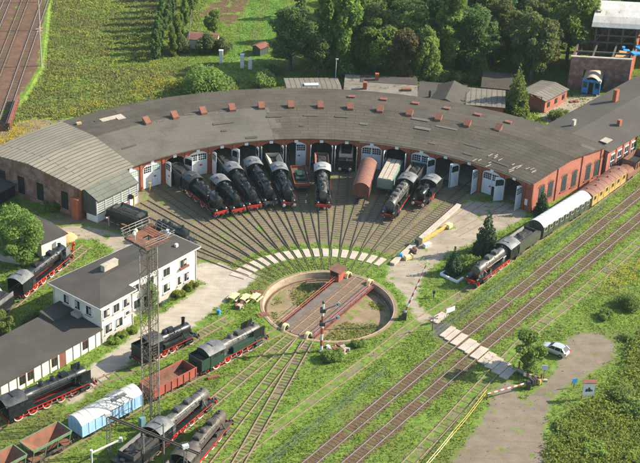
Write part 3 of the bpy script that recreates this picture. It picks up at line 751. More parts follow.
doors = {0:('w',0,0), 1:('w',88,112), 2:('w',0,0), 3:('w',86,118), 4:('b',95,88), 5:('b',96,92), 6:('b',95,0), 7:('b',94,94), 8:('b',94,94), 9:('b',0,0),
         10:('b',94,94), 11:('b',0,0), 12:('b',120,84), 13:('b',112,84), 14:('b',0,0), 15:('b',122,92)}
for i, (mt_, l, r_) in doors.items():
    leaf(STALL[i], -1, l, mt_, sign=i in (1, 15)); leaf(STALL[i], 1, r_, mt_, sign=i in (0,2,6), win=1 if i in (0,) else None)
for i in (-1,): leaf(STALL[0]-DA, -1, 0, 'w'); leaf(STALL[0]-DA, 1, 0, 'w', sign=True, win=1)
# open wicket in the doors of the fourteenth arch
wk = bay_put(MB().box(.25,1.0,-.08,-.035,.15,2.0).mesh('wicket', m_dark, smooth=False), 'wicket', STALL[14])
bay_put(MB().box(-.26,-.02,-.1,-.035,1.7,2.0).mesh('door_sign', m_mark, smooth=False), 'door_sign', STALL[14])
bay_put(MB().box(2.75,3.35,-.2,-.06,1.0,2.2).mesh('notice_board', m_board, smooth=False), 'notice_board', STALL[15])

# end walls and back wall
def radial_wall(a, r0, r1, thick, mat, out):
    B = MB(); prof = [(r0,0),(r1,0),(r1,rz(r1)-.23),(ridge,rz(ridge)-.23),(r0,rz(r0)-.23)]
    d = Vector((math.cos(R(a)),-math.sin(R(a)),0))*out
    vs = [pol(r, a, z) for r, z in prof]+[pol(r, a, z)-d*thick for r, z in prof]; n = 5
    return B.add(vs, [tuple(range(n)), tuple(range(2*n-1,n-1,-1))]+[(k,(k+1)%n,n+(k+1)%n,n+k) for k in range(n)])
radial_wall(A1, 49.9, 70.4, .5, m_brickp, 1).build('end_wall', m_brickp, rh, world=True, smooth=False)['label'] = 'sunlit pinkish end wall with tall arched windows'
radial_wall(A0, 49.9, 70.4, .5, m_brickd, -1).build('end_wall', m_brickd, rh, world=True, smooth=False)['label'] = 'dark shaded end wall with boarded openings'
B = MB()
for e0, e1 in zip(edges[:-1], edges[1:]): B.prism([pol(70.0,e0)[:2], pol(70.0,e1)[:2], pol(70.4,e1)[:2], pol(70.4,e0)[:2]], 0, 6.6)
B.build('back_wall', m_brickd, rh, world=True, smooth=False)
B = MB(); B.add([pol(r, a, .014) for a in np.linspace(A0+.6, A1-.6, 24) for r in (51, 69.9)], [(2*k,2*k+1,2*k+3,2*k+2) for k in range(23)])
B.build('shed_floor', m_conc, rh, world=True, smooth=False)
def end_items(a, out):
    "local frame on an end wall: x along the radius, y out of the wall"
    return a, Vector((math.cos(R(a)),-math.sin(R(a)),0))*out
def wall_pt(a, r, out, d, z):
    return pol(r, a, z)+Vector((math.cos(R(a)),-math.sin(R(a)),0))*(out*d)
def wall_box(B, a, out, r0, r1, d0, d1, z0, z1):
    vs = [wall_pt(a, r, out, d, z) for z in (z0,z1) for r, d in ((r0,d0),(r1,d0),(r1,d1),(r0,d1))]
    return B.add(vs, [(0,3,2,1),(4,5,6,7),(0,1,5,4),(1,2,6,5),(2,3,7,6),(3,0,4,7)])
def wall_arch(B, a, out, rc, hw, d0, d1, z0, z1, rise):
    prof = [(rc-hw,z0),(rc+hw,z0)]+[(rc+hw*math.cos(PI*k/8), z1+rise*math.sin(PI*k/8)) for k in range(9)]
    n = len(prof); vs = [wall_pt(a, r, out, d0, z) for r, z in prof]+[wall_pt(a, r, out, d1, z) for r, z in prof]
    return B.add(vs, [tuple(range(n)), tuple(range(2*n-1,n-1,-1))]+[(k,(k+1)%n,n+(k+1)%n,n+k) for k in range(n)])
m_dgl = M('greenish old panes', (.065,.085,.08), (.10,.12,.11), rough=.35, sc=3, rust=(.03,.04,.04), rust_lo=.55, rust_hi=.6, fine=.1)
for rc in (52.6, 55.2, 59.2, 62.2, 66.4, 69.0):
    B = MB(); wall_arch(B, A1, 1, rc, .72, .02, .05, 1.2, 4.1, .45); wn = B.build('window', m_dgl, rh, world=True, smooth=False)
    B = MB()
    for k in range(1,4): wall_box(B, A1, 1, rc-.72+.36*k-.02, rc-.72+.36*k+.02, .05, .08, 1.2, 4.3)
    for z in np.arange(1.7, 4.3, .5): wall_box(B, A1, 1, rc-.7, rc+.7, .052, .082, z-.02, z+.02)
    g_ = B.build('glazing_bars', m_iron, wn, smooth=False)
    B = MB(); wall_box(B, A1, 1, rc-.95, rc+.95, .02, .16, 1.02, 1.2)
    for k in range(8):
        t0, t1 = PI*k/8, PI*(k+1)/8; vs = []
        for rr in (.74, .95):
            for t_ in (t0, t1):
                for d in (.01, .07): vs.append(wall_pt(A1, rc+rr*math.cos(t_), 1, d, 4.1+(.45+rr-.72)*math.sin(t_)))
        B.add(vs, [(1,3,7,5),(0,2,3,1),(4,5,7,6)])
    B.build('window_surround', m_brick, wn, smooth=False)
for r0 in (50.05, 57.1, 64.3, 70.05):
    B = MB(); wall_box(B, A1, 1, r0-.3, r0+.3, 0, .16, 0, rz(min(r0,70))-.3); B.build('pilaster', m_brickp, rh, world=True, smooth=False)
for rc in (53.2, 58.7, 63.0, 67.4):
    B = MB(); wall_box(B, A0, -1, rc-.75, rc+.75, .01, .05, .9, 4.2); B.build('boarded_window', m_dark, rh, world=True, smooth=False)
    B = MB(); wall_box(B, A0, -1, rc-.95, rc+.95, .01, .12, .72, .9); B.build('window_sill', m_brickd, rh, world=True, smooth=False)
B = MB(); wall_box(B, A0, -1, 49.6, 51.0, .05, .9, 0, 3.9); wall_box(B, A0, -1, 49.5, 51.1, .0, 1.0, 3.9, 4.05); B.build('buttress', m_brick, rh, world=True, smooth=False)
# roof furniture: one red tin vent over each stall, small hatches on the back slope, end chimney
vent_me = MB().add([(-.6,-.7,.0),(.6,-.7,.0),(.6,.7,.0),(-.6,.7,.0),(-.6,-.7,.42),(.6,-.7,.42),(.6,.7,1.2),(-.6,.7,1.2)],
                 [(0,3,2,1),(4,5,6,7),(0,1,5,4),(1,2,6,5),(2,3,7,6),(3,0,4,7)]).mesh('roof_vent', m_redtin, smooth=False)
for i, a in enumerate(STALL[1:14]):
    bay_put(vent_me, 'roof_vent', a, r=60.3 if i < 12 else 61.6, z=7.3, rot=random.uniform(-.03,.03))
hatch_me = MB().box(-.6,.6,-.4,.4,-.1,.28).box(-.68,.68,-.48,.48,.28,.36).mesh('roof_hatch', m_redtin, smooth=False)
for a in STALL[8:14]: bay_put(hatch_me, 'roof_hatch', a, r=66.4, z=7.1)
B = MB(); B.cbox(pol(69.0,A0+.5,7.4), .7, .7, 1.9); B.build('chimney', m_brick, rh, world=True, smooth=False)
MB().cbox(pol(67.4,-44.6,7.2), .9, .6, .5, .6).build('roof_hatch', m_sand, rh, world=True, smooth=False)
# torn felt: pale boards showing through, with a dark lip
for (a, r, l, w_, ro, mt_) in ((-40.2,66.4,4.6,.5,.75,m_iron),(-39.2,66.0,4.6,1.4,.72,m_tarp),(-38.0,65.0,1.6,1.2,.7,m_conc)):
    MB().cbox(pol(r,a,rz(r)+.05), l, w_, .1, -R(a)+ro-.75).build('torn_felt', mt_, rh, world=True, smooth=False)
for k in range(18):
    a = random.uniform(30.5, 44); r = random.uniform(49.8, 53.6)
    MB().cbox(pol(r,a,rz(r)+.03), .10, random.uniform(.9,2.6), .05, -R(a)+random.uniform(-.25,.0)).build('bare_batten', m_tarp, rh, world=True, smooth=False)
m_pa = M('dark felt patch', (.058,.054,.046), (.068,.063,.054), rough=.9, sc=.6); m_pb = M('grey felt patch', (.10,.095,.083), (.115,.109,.095), rough=.9, sc=.6); m_pc = M('brown stained patch', (.09,.076,.058), (.075,.064,.051), rough=.9, sc=.6)
for k in range(34):
    a = random.uniform(-43,44.5); r = random.choice((random.uniform(50.5,59.5), random.uniform(61.5,69.5)))
    MB().cbox(pol(r,a,rz(r)+.018+.0004*k), random.uniform(.8,4.2), random.uniform(.5,1.6), .02, -R(a)+random.uniform(-.02,.02)).build('felt_patch', random.choice((m_pa,m_pa,m_pb,m_pc)), rh, world=True, smooth=False)
for k in range(12):
    a = random.uniform(-33,-18); r = random.uniform(59.9,60.8)
    MB().cbox(pol(r,a,rz(r)+.03), random.uniform(.5,1.6), random.uniform(.2,.5), .05, -R(a)).build('torn_felt', m_pb, rh, world=True, smooth=False)
B = MB()
for e0, e1 in zip(edges[-9:-1], edges[-8:]): 
    p, q_ = pol(49.25,e0,5.66), pol(49.25,e1,5.66); B.rod(p, q_, .09)
B.build('gutter', m_conc, rh, world=True)

# timber porch before the stalls next to the end wall
PA0, PA1, PR = -59.7, -47.6, 46.55
p0, p1 = pol(PR,PA0), pol(PR,PA1); q0, q1 = pol(49.6,PA0), pol(49.6,PA1)
pm = MB()
def quad_slab(a, b, c, d, thk):
    vs = [Vector(v) for v in (a,b,c,d)]; vs = vs+[v-Vector((0,0,thk)) for v in vs]
    return MB().add(vs, [(0,1,2,3),(7,6,5,4),(0,4,5,1),(1,5,6,2),(2,6,7,3),(3,7,4,0)])
def uv_quad(o, wdt, hgt):
    me = o.data; uvl = me.uv_layers.new(name='UVMap')
    base = [(0,0),(wdt,0),(wdt,hgt),(0,hgt)]
    for l in me.loops: uvl.data[l.index].uv = base[l.vertex_index % 4]
def vz(p, z): return Vector((p.x,p.y,z))
inx = (p0-q0).normalized()
o = quad_slab(vz(p0+inx*.4,4.15), vz(p1+inx*.4,4.15), vz(q1,5.78), vz(q0,5.78), .14).build('porch_roof', r_porch, rh, world=True, smooth=False)
uv_quad(o, 9.9, 3.5)
B = MB(); d = (p1-p0); L_ = d.length; d.normalize(); nrm = Vector((d.y,-d.x,0))
for k in range(6):
    p = p0+d*(L_*k/5); B.beam(vz(p,0), vz(p,4.1), .2, .2)
for z in (1.3, 4.0): B.beam(vz(p0,z), vz(p1,z), .16, .16)
B.build('porch_frame', m_wood_w, rh, world=True, smooth=False)
B = MB(); B.beam(vz(p0,.65), vz(p1,.65), .06, 1.3); B.build('porch_panel', m_wood_w, rh, world=True, smooth=False)
o = MB().beam(vz(p0,2.68), vz(p1,2.68), .04, 2.55).build('porch_window', m_porchg, rh, world=True, smooth=False)
B = MB()
for z in np.arange(1.75, 3.9, .42): B.beam(vz(p0,z), vz(p1,z), .08, .05)
B.build('glazing_bars', m_wood_w, o, smooth=False)
MB().beam(vz(p1,2.3), vz(q1,2.3), .06, 3.6).build('porch_panel', m_wood_w, rh, world=True, smooth=False)
B = MB().prism([tuple((p0+nrm*0)[:2]), tuple(q0[:2]), tuple((q0+d*.1)[:2]), tuple((p0+d*.1)[:2])], 1.2, 4.1)
B.add([vz(p0,4.1), vz(q0,4.1), vz(q0,5.6)], [(0,1,2)]); B.build('porch_boards', m_dboard, rh, world=True, smooth=False)
MB().beam(vz(p0,.6), vz(p0.lerp(q0,.75),.6), .14, 1.2).build('porch_panel', m_wood_w, rh, world=True, smooth=False)
MB().cbox(vz(p0.lerp(p1,.72)+nrm*.06,1.0), .6, .05, .35, math.atan2(d.y,d.x)).build('door_sign', m_mark, rh, world=True, smooth=False)

# ------------------------------------------------------------------ workshop joined to the far right of the roundhouse
ws = empty('workshop', (62,76,0), 0, 'low dark roofed brick workshop with white framed windows behind the rust coloured wagons', 'workshop')
wd_ = Vector((.631,.776,0)); wn_ = Vector((-.776,.631,0)); w0 = Vector((51.0,49.6,0))
def wp(u, n, z=0): p = w0+wd_*u+wn_*n; return Vector((p.x,p.y,z))
LW, WW = 62, 14.5
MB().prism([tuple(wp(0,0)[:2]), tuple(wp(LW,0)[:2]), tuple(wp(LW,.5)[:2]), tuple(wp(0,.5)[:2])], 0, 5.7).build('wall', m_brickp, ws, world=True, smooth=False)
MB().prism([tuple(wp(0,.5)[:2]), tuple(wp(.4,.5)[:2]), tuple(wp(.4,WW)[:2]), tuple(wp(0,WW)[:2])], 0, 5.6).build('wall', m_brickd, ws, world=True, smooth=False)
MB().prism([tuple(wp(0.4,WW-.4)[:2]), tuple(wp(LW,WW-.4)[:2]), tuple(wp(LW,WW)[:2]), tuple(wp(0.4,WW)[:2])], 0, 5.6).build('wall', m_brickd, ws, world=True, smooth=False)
for n0, n1, z0, z1 in ((-.35, WW*.55, 5.85, 6.9), (WW*.55, WW+.35, 6.9, 5.8)):
    quad_slab(wp(-.2,n0,z0), wp(LW,n0,z0), wp(LW,n1,z1), wp(-.2,n1,z1), .18).build('roof', m_wsroof, ws, world=True, smooth=False)
for k in range(12):
    u = 2.0+2.6*k
    if k == 4: continue
    B = MB(); c = wp(u, -.03, 3.3); ang = math.atan2(wd_.y, wd_.x)
    f_ = B.cbox(c, 1.5, .1, 2.9, ang).build('window', m_board, ws, world=True, smooth=False)
    B = MB(); 
    for dx in (-.36,.36):
        for dz in (-.7,.65): B.cbox(wp(u+dx,-.09,3.3+dz), .56, .04, 1.15, ang)
    B.build('pane', m_glassd, f_, smooth=False)
    MB().cbox(wp(u+1.3,-.07,2.8), .4, .14, 5.6, ang).build('pilaster', m_brickp, ws, world=True, smooth=False)
for (u, n, sx, h, mt_) in ((4.2,10.2,.8,1.3,m_conc),(10.8,4.0,.9,1.2,m_brick),(20.5,10.5,1.1,2.6,m_brick),(2.8,2.2,2.2,.12,m_conc)):
    MB().cbox(wp(u,n,6.4+h/2), sx, sx*.7, h, ang).build('chimney' if h > .5 else 'roof_board', mt_, ws, world=True, smooth=False)
quad_slab(wp(33,8,7.0), wp(38,8,7.0), wp(38,11,6.9), wp(33,11,6.9), .3).build('roof_light', m_board, ws, world=True, smooth=False)

# ------------------------------------------------------------------ brick ruin with the steel frame
ru = empty('brick_ruin', (58,96,0), 0, 'roofless brick shed with a wide opening and steel frame under a pale tin roof', 'ruined shed')
r0 = Vector((49.8,93.2,0)); rd_ = Vector((.974,-.02,0)).normalized(); rb_ = Vector((.27,.963,0))
def rp(u, n, z=0): p = r0+rd_*u+rb_*n; return Vector((p.x,p.y,z))
def wallseg(B, a, b, z0, z1, thick=.45):
    a, b = Vector(a), Vector(b); d = (b-a).normalized(); n = Vector((-d.y,d.x,0))*thick
    return B.prism([tuple(a[:2]), tuple(b[:2]), tuple((b+n)[:2]), tuple((a+n)[:2])], z0, z1)
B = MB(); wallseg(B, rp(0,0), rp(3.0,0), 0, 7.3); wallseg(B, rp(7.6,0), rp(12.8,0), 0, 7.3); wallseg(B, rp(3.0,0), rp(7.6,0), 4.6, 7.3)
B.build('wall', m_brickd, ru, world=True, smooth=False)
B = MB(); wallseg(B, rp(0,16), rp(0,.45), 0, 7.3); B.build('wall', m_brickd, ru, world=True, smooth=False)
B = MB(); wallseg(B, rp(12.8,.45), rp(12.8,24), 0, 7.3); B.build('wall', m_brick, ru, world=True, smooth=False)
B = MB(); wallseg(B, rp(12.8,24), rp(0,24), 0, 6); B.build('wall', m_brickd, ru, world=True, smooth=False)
MB().prism([tuple(rp(-.15,-.15)[:2]), tuple(rp(13.0,-.15)[:2]), tuple(rp(13.0,.6)[:2]), tuple(rp(-.15,.6)[:2])], 7.3, 7.5).build('wall_coping', m_conc, ru, world=True, smooth=False)
B = MB()
for u in (.3, 4.4, 8.6, 12.5): B.beam(rp(u,.6,7.3), rp(u,10,7.3), .35, .4)
for n in (3.5, 10): B.beam(rp(.2,n,7.35), rp(12.6,n,7.35), .3, .35)
B.build('roof_beams', m_mastrust, ru, world=True, smooth=False)
B = MB()
for u in (3.6, 6.4, 9.4, 12.4, 15.6):
    for n in (10, 15, 20): B.beam(rp(u,n,0), rp(u,n,11.2), .32, .32)
B.beam(rp(3.6,10,9), rp(15.6,10,9), .25, .3).beam(rp(3.6,10,11.2), rp(15.6,10,11.2), .25, .3).beam(rp(3.6,20,11), rp(15.6,20,11), .25, .3)
for u in (3.6, 9.4): B.beam(rp(u,10,7.5), rp(u+2.9,10,11.1), .16, .16)
B.build('steel_frame', m_mastrust, ru, world=True, smooth=False)
m_tin = M('pale rusting tin roof', (.50,.49,.47), (.42,.40,.38), rough=.6, sc=.4, stretch=(1,.25,1), rust=(.32,.17,.1), rust_lo=.56, rust_hi=.72)
vs = []; prof = [(9.0,11.2),(9.6,12.0),(11,13.0),(13.5,13.8),(17,14.2),(20,13.6),(22.5,12.0)]
B = MB()
for (n0,z0),(n1,z1) in zip(prof[:-1], prof[1:]):
    B.add([rp(2.6,n0,z0), rp(22,n0,z0), rp(22,n1,z1), rp(2.6,n1,z1), rp(2.6,n0,z0-.12), rp(22,n0,z0-.12), rp(22,n1,z1-.12), rp(2.6,n1,z1-.12)], [(0,1,2,3),(7,6,5,4),(0,4,5,1),(3,2,6,7),(0,3,7,4),(1,5,6,2)])
B.build('tin_roof', m_tin, ru, world=True, smooth=False)
quad_slab(rp(8.8,3,6.6), rp(11.8,3,6.6), rp(12.2,7.4,6.7), rp(9.4,7.4,6.7), .2).build('plank_floor', m_sand, ru, world=True, smooth=False)
B = MB(); random.seed(3)
for k in range(9):
    B.cbox(rp(random.uniform(10,14.5), random.uniform(2.5,8), 7.3+random.uniform(0,.5)), random.uniform(.8,1.6), random.uniform(.6,1.2), random.uniform(.1,.4), random.uniform(0,3))
tag(B.build('tarpaulin_heap', m_bluedk, smooth=False), 'crumpled bright blue sheets lying on the wall top of the brick ruin', 'tarpaulin')

m_palefelt = M('pale patched felt', (.21,.185,.15), (.16,.14,.115), rough=.9, sc=.3, rust=(.10,.09,.075), rust_lo=.56, rust_hi=.62)
# ------------------------------------------------------------------ low sheds behind the roundhouse
def gable_shed(name, label, cat, c, dirv, L, W, h, rise, wall, roof, ends=True, over=.3, group=None, flat=None, wins=0, winmat=None):
    "c = front corner; dirv = long axis; W to the left of it"
    u = Vector((dirv[0],dirv[1],0)).normalized(); n = Vector((-u.y,u.x,0)); c = Vector((c[0],c[1],0))
    P_ = lambda a, b, z: c+u*a+n*b+Vector((0,0,z))
    mid = P_(L/2,W/2,0); root = empty(name, mid, 0, label, cat, group)
    mono = rise < 0; rr = abs(rise)
    B = MB()
    for x0_, x1_ in ((0,.3),(L-.3,L)):
        if mono: B.add([P_(x0_,0,0),P_(x0_,W,0),P_(x0_,W,h+rr),P_(x0_,0,h),P_(x1_,0,0),P_(x1_,W,0),P_(x1_,W,h+rr),P_(x1_,0,h)], [(0,1,2,3),(7,6,5,4),(0,3,7,4),(1,5,6,2),(2,6,7,3)])
        else: B.add([P_(x0_,0,0),P_(x0_,W,0),P_(x0_,W,h),P_(x0_,W/2,h+rr),P_(x0_,0,h),P_(x1_,0,0),P_(x1_,W,0),P_(x1_,W,h),P_(x1_,W/2,h+rr),P_(x1_,0,h)], [(0,1,2,3,4),(9,8,7,6,5),(0,4,9,5),(1,6,7,2),(2,7,8,3),(3,8,9,4)])
    B.prism([tuple(P_(.3,0,0)[:2]),tuple(P_(L-.3,0,0)[:2]),tuple(P_(L-.3,.3,0)[:2]),tuple(P_(.3,.3,0)[:2])],0,h-.02)
    B.prism([tuple(P_(.3,W-.3,0)[:2]),tuple(P_(L-.3,W-.3,0)[:2]),tuple(P_(L-.3,W,0)[:2]),tuple(P_(.3,W,0)[:2])],0,h+(rr if mono else 0)-.02)
    B.build('wall', wall, root, world=True, smooth=False)
    o = over
    if mono: slabs = [(P_(-o,-o,h-o*rr/W+.16),P_(L+o,-o,h-o*rr/W+.16),P_(L+o,W+o,h+rr+o*rr/W+.16),P_(-o,W+o,h+rr+o*rr/W+.16))]
    else:
        s_ = rr/(W/2)
        slabs = [(P_(-o,-o,h-o*s_+.16),P_(L+o,-o,h-o*s_+.16),P_(L+o,W/2,h+rr+.16),P_(-o,W/2,h+rr+.16)), (P_(-o,W/2,h+rr+.16),P_(L+o,W/2,h+rr+.16),P_(L+o,W+o,h-o*s_+.16),P_(-o,W+o,h-o*s_+.16))]
    for q in slabs:
        o_ = quad_slab(*q, .14).build('roof', roof, root, world=True, smooth=False); uv_quad(o_, L, W)
    for k in range(wins):
        a = L*(k+.5)/wins; ang_ = math.atan2(u.y,u.x)
        w_ = MB().cbox(P_(a,-.03,h*.55), .9, .1, 1.1, ang_).build('window', winmat or m_glassd, root, world=True, smooth=False)
    return root, P_
r_, P_ = gable_shed('lean_to_shed', 'grey corrugated shed roof with a skylight, farthest left behind the curved shed', 'shed', (-9.5,75.5), (1,.14), 10.8, 8.5, 3.0, .4, m_brickd, r_corr)
MB().cbox(P_(5,4,3.62), 3.0, 1.2, .3, .14).build('roof_light', m_pale, r_, world=True, smooth=False)
r_, P_ = gable_shed('flat_roof_shed', 'low shed with pale patched flat roof and two red chimneys behind the curved shed', 'shed', (1.8,76.5), (1,-.03), 14.6, 10.5, 3.2, .25, m_brickd, m_palefelt)
for a, b in ((4.0,3.2),(6.4,8.2)): MB().cbox(P_(a,b,4.2), .8, .8, 1.6).build('chimney', m_brick, r_, world=True, smooth=False)
MB().cbox(P_(12.6,3.6,3.7), 1.9, .9, .5, .1).build('roof_hatch', m_redtin, r_, world=True, smooth=False)
quad_slab(P_(3.0,6.6,3.62),P_(14.9,6.6,3.62),P_(14.9,10.9,3.44),P_(3.0,10.9,3.44),.08).build('roof_felt', m_tar, r_, world=True, smooth=False)
r_, P_ = gable_shed('flat_roof_shed', 'low shed with dark brown flat roof between the pale roof and the small dormer', 'shed', (16.8,76.0), (1,-.1), 9.4, 9.2, 3.2, .2, m_brickd, m_tar)
MB().cbox(P_(2.2,1.2,4.2), .4, .4, 1.4).build('flue_pipe', m_iron, r_, world=True, smooth=False)
r_, P_ = gable_shed('dormer_shed', 'small gabled roof with a brick end standing among the low sheds', 'shed', (25.2,73.0), (.25,1), 9.5, 6.4, 3.3, 1.3, m_brick, m_tar)
r_, P_ = gable_shed('striped_shed', 'shed with striped pale grey and dark sheet roof beside the brick dormer', 'shed', (26.5,75.0), (1,-.1), 7.6, 8.6, 3.0, .3, m_brick, r_corr)
r_, P_ = gable_shed('sheet_roof_shed', 'small shed with mottled dark sheet roof behind the tall spruce', 'shed', (30.6,85.0), (1,-.12), 6.0, 8.5, 2.8, .3, m_brickd, r_back)
r_, P_ = gable_shed('brick_shed', 'brick shed with grey striped roof and a red steel frame at its end wall', 'shed', (43.2,79.6), (.63,.776), 8.6, 6.4, 2.6, .55, m_brickp, r_corr, wins=3)
MB().beam(P_(-.6,.6,0), P_(-.6,.6,3.6), .16, .16).beam(P_(-.6,.6,3.4), P_(-.6,3.6,3.4), .14, .14).beam(P_(-.6,.6,1.4), P_(-.6,3.4,3.3), .12, .12).build('steel_frame', m_redtin, r_, world=True, smooth=False)
r_, P_ = gable_shed('allotment_hut', 'dark roofed garden hut with one white end between allotment trees', 'hut', (-33.2,106.2), (1,-.06), 6.2, 4.4, 2.2, .5, m_white, m_tile)
r_, P_ = gable_shed('wooden_hut', 'tiny rust red hut at the edge of the lawn under the big dark tree', 'hut', (-17.0,103.6), (.6,.8), 2.8, 2.2, 1.8, .4, m_dboard, m_redtin)
r_, P_ = gable_shed('wooden_hut', 'small rust red hut half hidden behind the big dark tree', 'hut', (-1.8,108.5), (.6,.8), 2.6, 2.4, 1.9, .4, m_wagred, m_redtin)
r_, P_ = gable_shed('white_shed', 'little white walled shed with dark roof behind the big black engine on the far left', 'shed', (-47.2,10.6), (.66,.75), 5.0, 8.5, 2.6, .3, m_white, m_tar)
r_, P_ = gable_shed('lean_to_shed', 'black boarded lean-to with a white post against the dark end wall', 'shed', (-58.6,27.4), (.5,.87), 5.0, 6, 2.3, -.5, m_dark, m_tar)
MB().cbox(P_(-.1,3.0,1.15), .3, 1.1, 2.3, math.atan2(.87,.5)).build('door', m_wood_w, r_, world=True, smooth=False)

# ------------------------------------------------------------------ office block with its annex
U = Vector((.602,.799,0)); Nn = Vector((.799,-.602,0)); O0 = Vector((-33.55,-14.0,0)); oang = math.atan2(U.y,U.x)
def op(u, n, z=0): p = O0+U*u+Nn*n; return Vector((p.x,p.y,z))
of = empty('office_block', op(11,-5), 0, 'two storey white office block with dark flat roof behind the lattice tower', 'office')
def opoly(pts): return [tuple(op(u,n)[:2]) for u, n in pts]
FOOT = [(0,0),(6.6,0),(6.6,-1.8),(22.6,-1.8),(22.6,-8.8),(0,-10.1)]
MB().prism(opoly(FOOT), .9, 6.35).build('wall', m_white, of, world=True, smooth=False)
MB().prism(opoly([(-.06,.06),(6.66,.06),(6.66,-1.74),(22.66,-1.74),(22.66,-8.86),(-.06,-10.16)]), 0, .9).build('plinth', m_plinth, of, world=True, smooth=False)
B = MB(); ro = [(-.55,.55),(7.1,.55),(7.1,-1.25),(23.1,-1.25),(23.1,-9.3),(-.55,-10.65)]
B.prism(opoly(ro), 6.35, 6.6); 
ev = [op(u,n,6.602) for u, n in ro]; rg = [op(4.8,-4.9,7.25), op(22.0,-5.2,7.25)]
B.add(ev+rg, [(0,1,2,6),(2,3,7,6),(3,4,7),(4,5,6,7),(5,0,6)])
B.build('roof', m_tar, of, world=True, smooth=False)
B = MB()
for a, b in zip(ro, ro[1:]+ro[:1]): B.beam(op(a[0],a[1],6.5), op(b[0],b[1],6.5), .12, .2)
B.build('gutter', m_pale, of, world=True, smooth=False)
for u, n in ((.12,.1),(6.5,.1),(22.5,-1.7),(14.0,-1.7),(-.1,-9.9)): MB().rod(op(u,n,0), op(u,n,6.4), .07, 8).build('downpipe', m_pale, of, world=True)
MB().cbox(op(8.2,-6.4,7.5), 2.9, .8, 1.0, oang+.0).cbox(op(8.2,-6.4,8.04), 3.0, .9, .1, oang).build('chimney', m_conc, of, world=True, smooth=False)
MB().cbox(op(20,-3.6,7.1), .5, .4, .7, oang).build('chimney', m_pale, of, world=True, smooth=False)
def owin(u, n, z, wd, h, face='r', box=False):
    a_ = oang if face == 'r' else oang+PI/2
    dn = Vector(Nn) if face == 'r' else -U
    c = op(u, n, z)
    f_ = MB().cbox(c+dn*.03, wd+.16, .1, h+.16, a_).build('window', m_board, of, world=True, smooth=False)
    B = MB(); k = 2 if wd > .9 else 1
    t_ = U if face == 'r' else Nn
    for i in range(k): 
        cc = c+dn*.085+t_*((i-(k-1)/2)*wd/k); B.cbox(cc, wd/k-.08, .05, h-.06, a_)
    B.build('pane', m_glassd, f_, smooth=False)
    if random.random() < .6: MB().cbox(c+dn*.115+t_*(random.choice((-1,1))*wd*.24)+Vector((0,0,h*random.uniform(.0,.2))), wd*.34, .01, h*random.uniform(.4,.85), a_).build('curtain', m_curt, f_, smooth=False)
    MB().cbox(c+dn*.14+Vector((0,0,-h/2-.14)), wd+.3, .3, .08, a_).build('sill', m_conc, f_, smooth=False)
    if box: 
        MB().cbox(c+dn*.3+Vector((0,0,-h/2-.02)), wd+.5, .3, .3, a_).build('flower_box', m_redtin, f_, smooth=False)
for u in (1.2, 3.2, 5.3): owin(u, 0, 4.9, 1.25, 1.4)
for u in (1.5, 3.7): owin(u, 0, 2.15, 1.4, 1.5)
owin(5.7, 0, 3.0, 1.3, .6)
for u, b_ in ((9.0,0),(12.2,0),(15.8,0),(19.6,1)): owin(u, -1.8, 4.9, 1.5, 1.4, box=b_)
for u, wd in ((9.2,1.3),(12.4,1.3),(15.8,1.5),(18.7,.9),(20.3,1.1)): owin(u, -1.8, 2.1, wd, 1.5)
for n in (-2.4, -4.8, -7.2): owin(0, n, 4.9, 1.1, 1.5, 'l')
owin(11.2, -1.8, 1.6, 1.0, 2.2)
# annex
an = empty('office_annex', op(-14,-4), 0, 'long single storey white annex under a dark flat roof joined to the office block', 'annex')
AL = 34
MB().prism(opoly([(-.15,0),(-AL,0),(-AL,-8),(-.15,-8)]), 0, 2.75).build('wall', m_white, an, world=True, smooth=False)
quad_slab(op(-.1,.55,2.95), op(-AL,.55,2.95), op(-AL,-8.3,3.5), op(-.1,-8.3,3.5), .18).build('roof', m_tar, an, world=True, smooth=False)
quad_slab(op(-.1,-5.6,3.75), op(-4.2,-5.6,3.75), op(-4.2,-8.6,4.1), op(-.1,-8.6,4.1), .5).build('roof_step', m_tar, an, world=True, smooth=False)
MB().cbox(op(-.55,-4.6,3.55), .8, 1.6, .5, oang).build('roof_hatch', m_conc, an, world=True, smooth=False)
B = MB()
for k in range(22): B.cbox(op(-1.0-1.5*k,.06,1.38), .24, .14, 2.74, oang)
B.build('pilaster', m_white, an, world=True, smooth=False)
B = MB()
for k in range(21): B.cbox(op(-1.75-1.5*k,.012,2.56), 1.2, .05, .32, oang)
B.build('clerestory', m_glassd, an, world=True, smooth=False)
for u in (-3.25, -9.25, -13.75, -15.25):
    f_ = MB().cbox(op(u,.03,1.5), 1.1, .1, 1.5, oang).build('window', m_tile, an, world=True, smooth=False)
    MB().cbox(op(u-.27,.09,1.5), .42, .05, 1.3, oang).cbox(op(u+.27,.09,1.5), .42, .05, 1.3, oang).build('pane', m_glassd, f_, smooth=False)
MB().cbox(op(-7.75,.04,1.2), 1.2, .1, 2.3, oang).build('door', m_redtin, an, world=True, smooth=False)
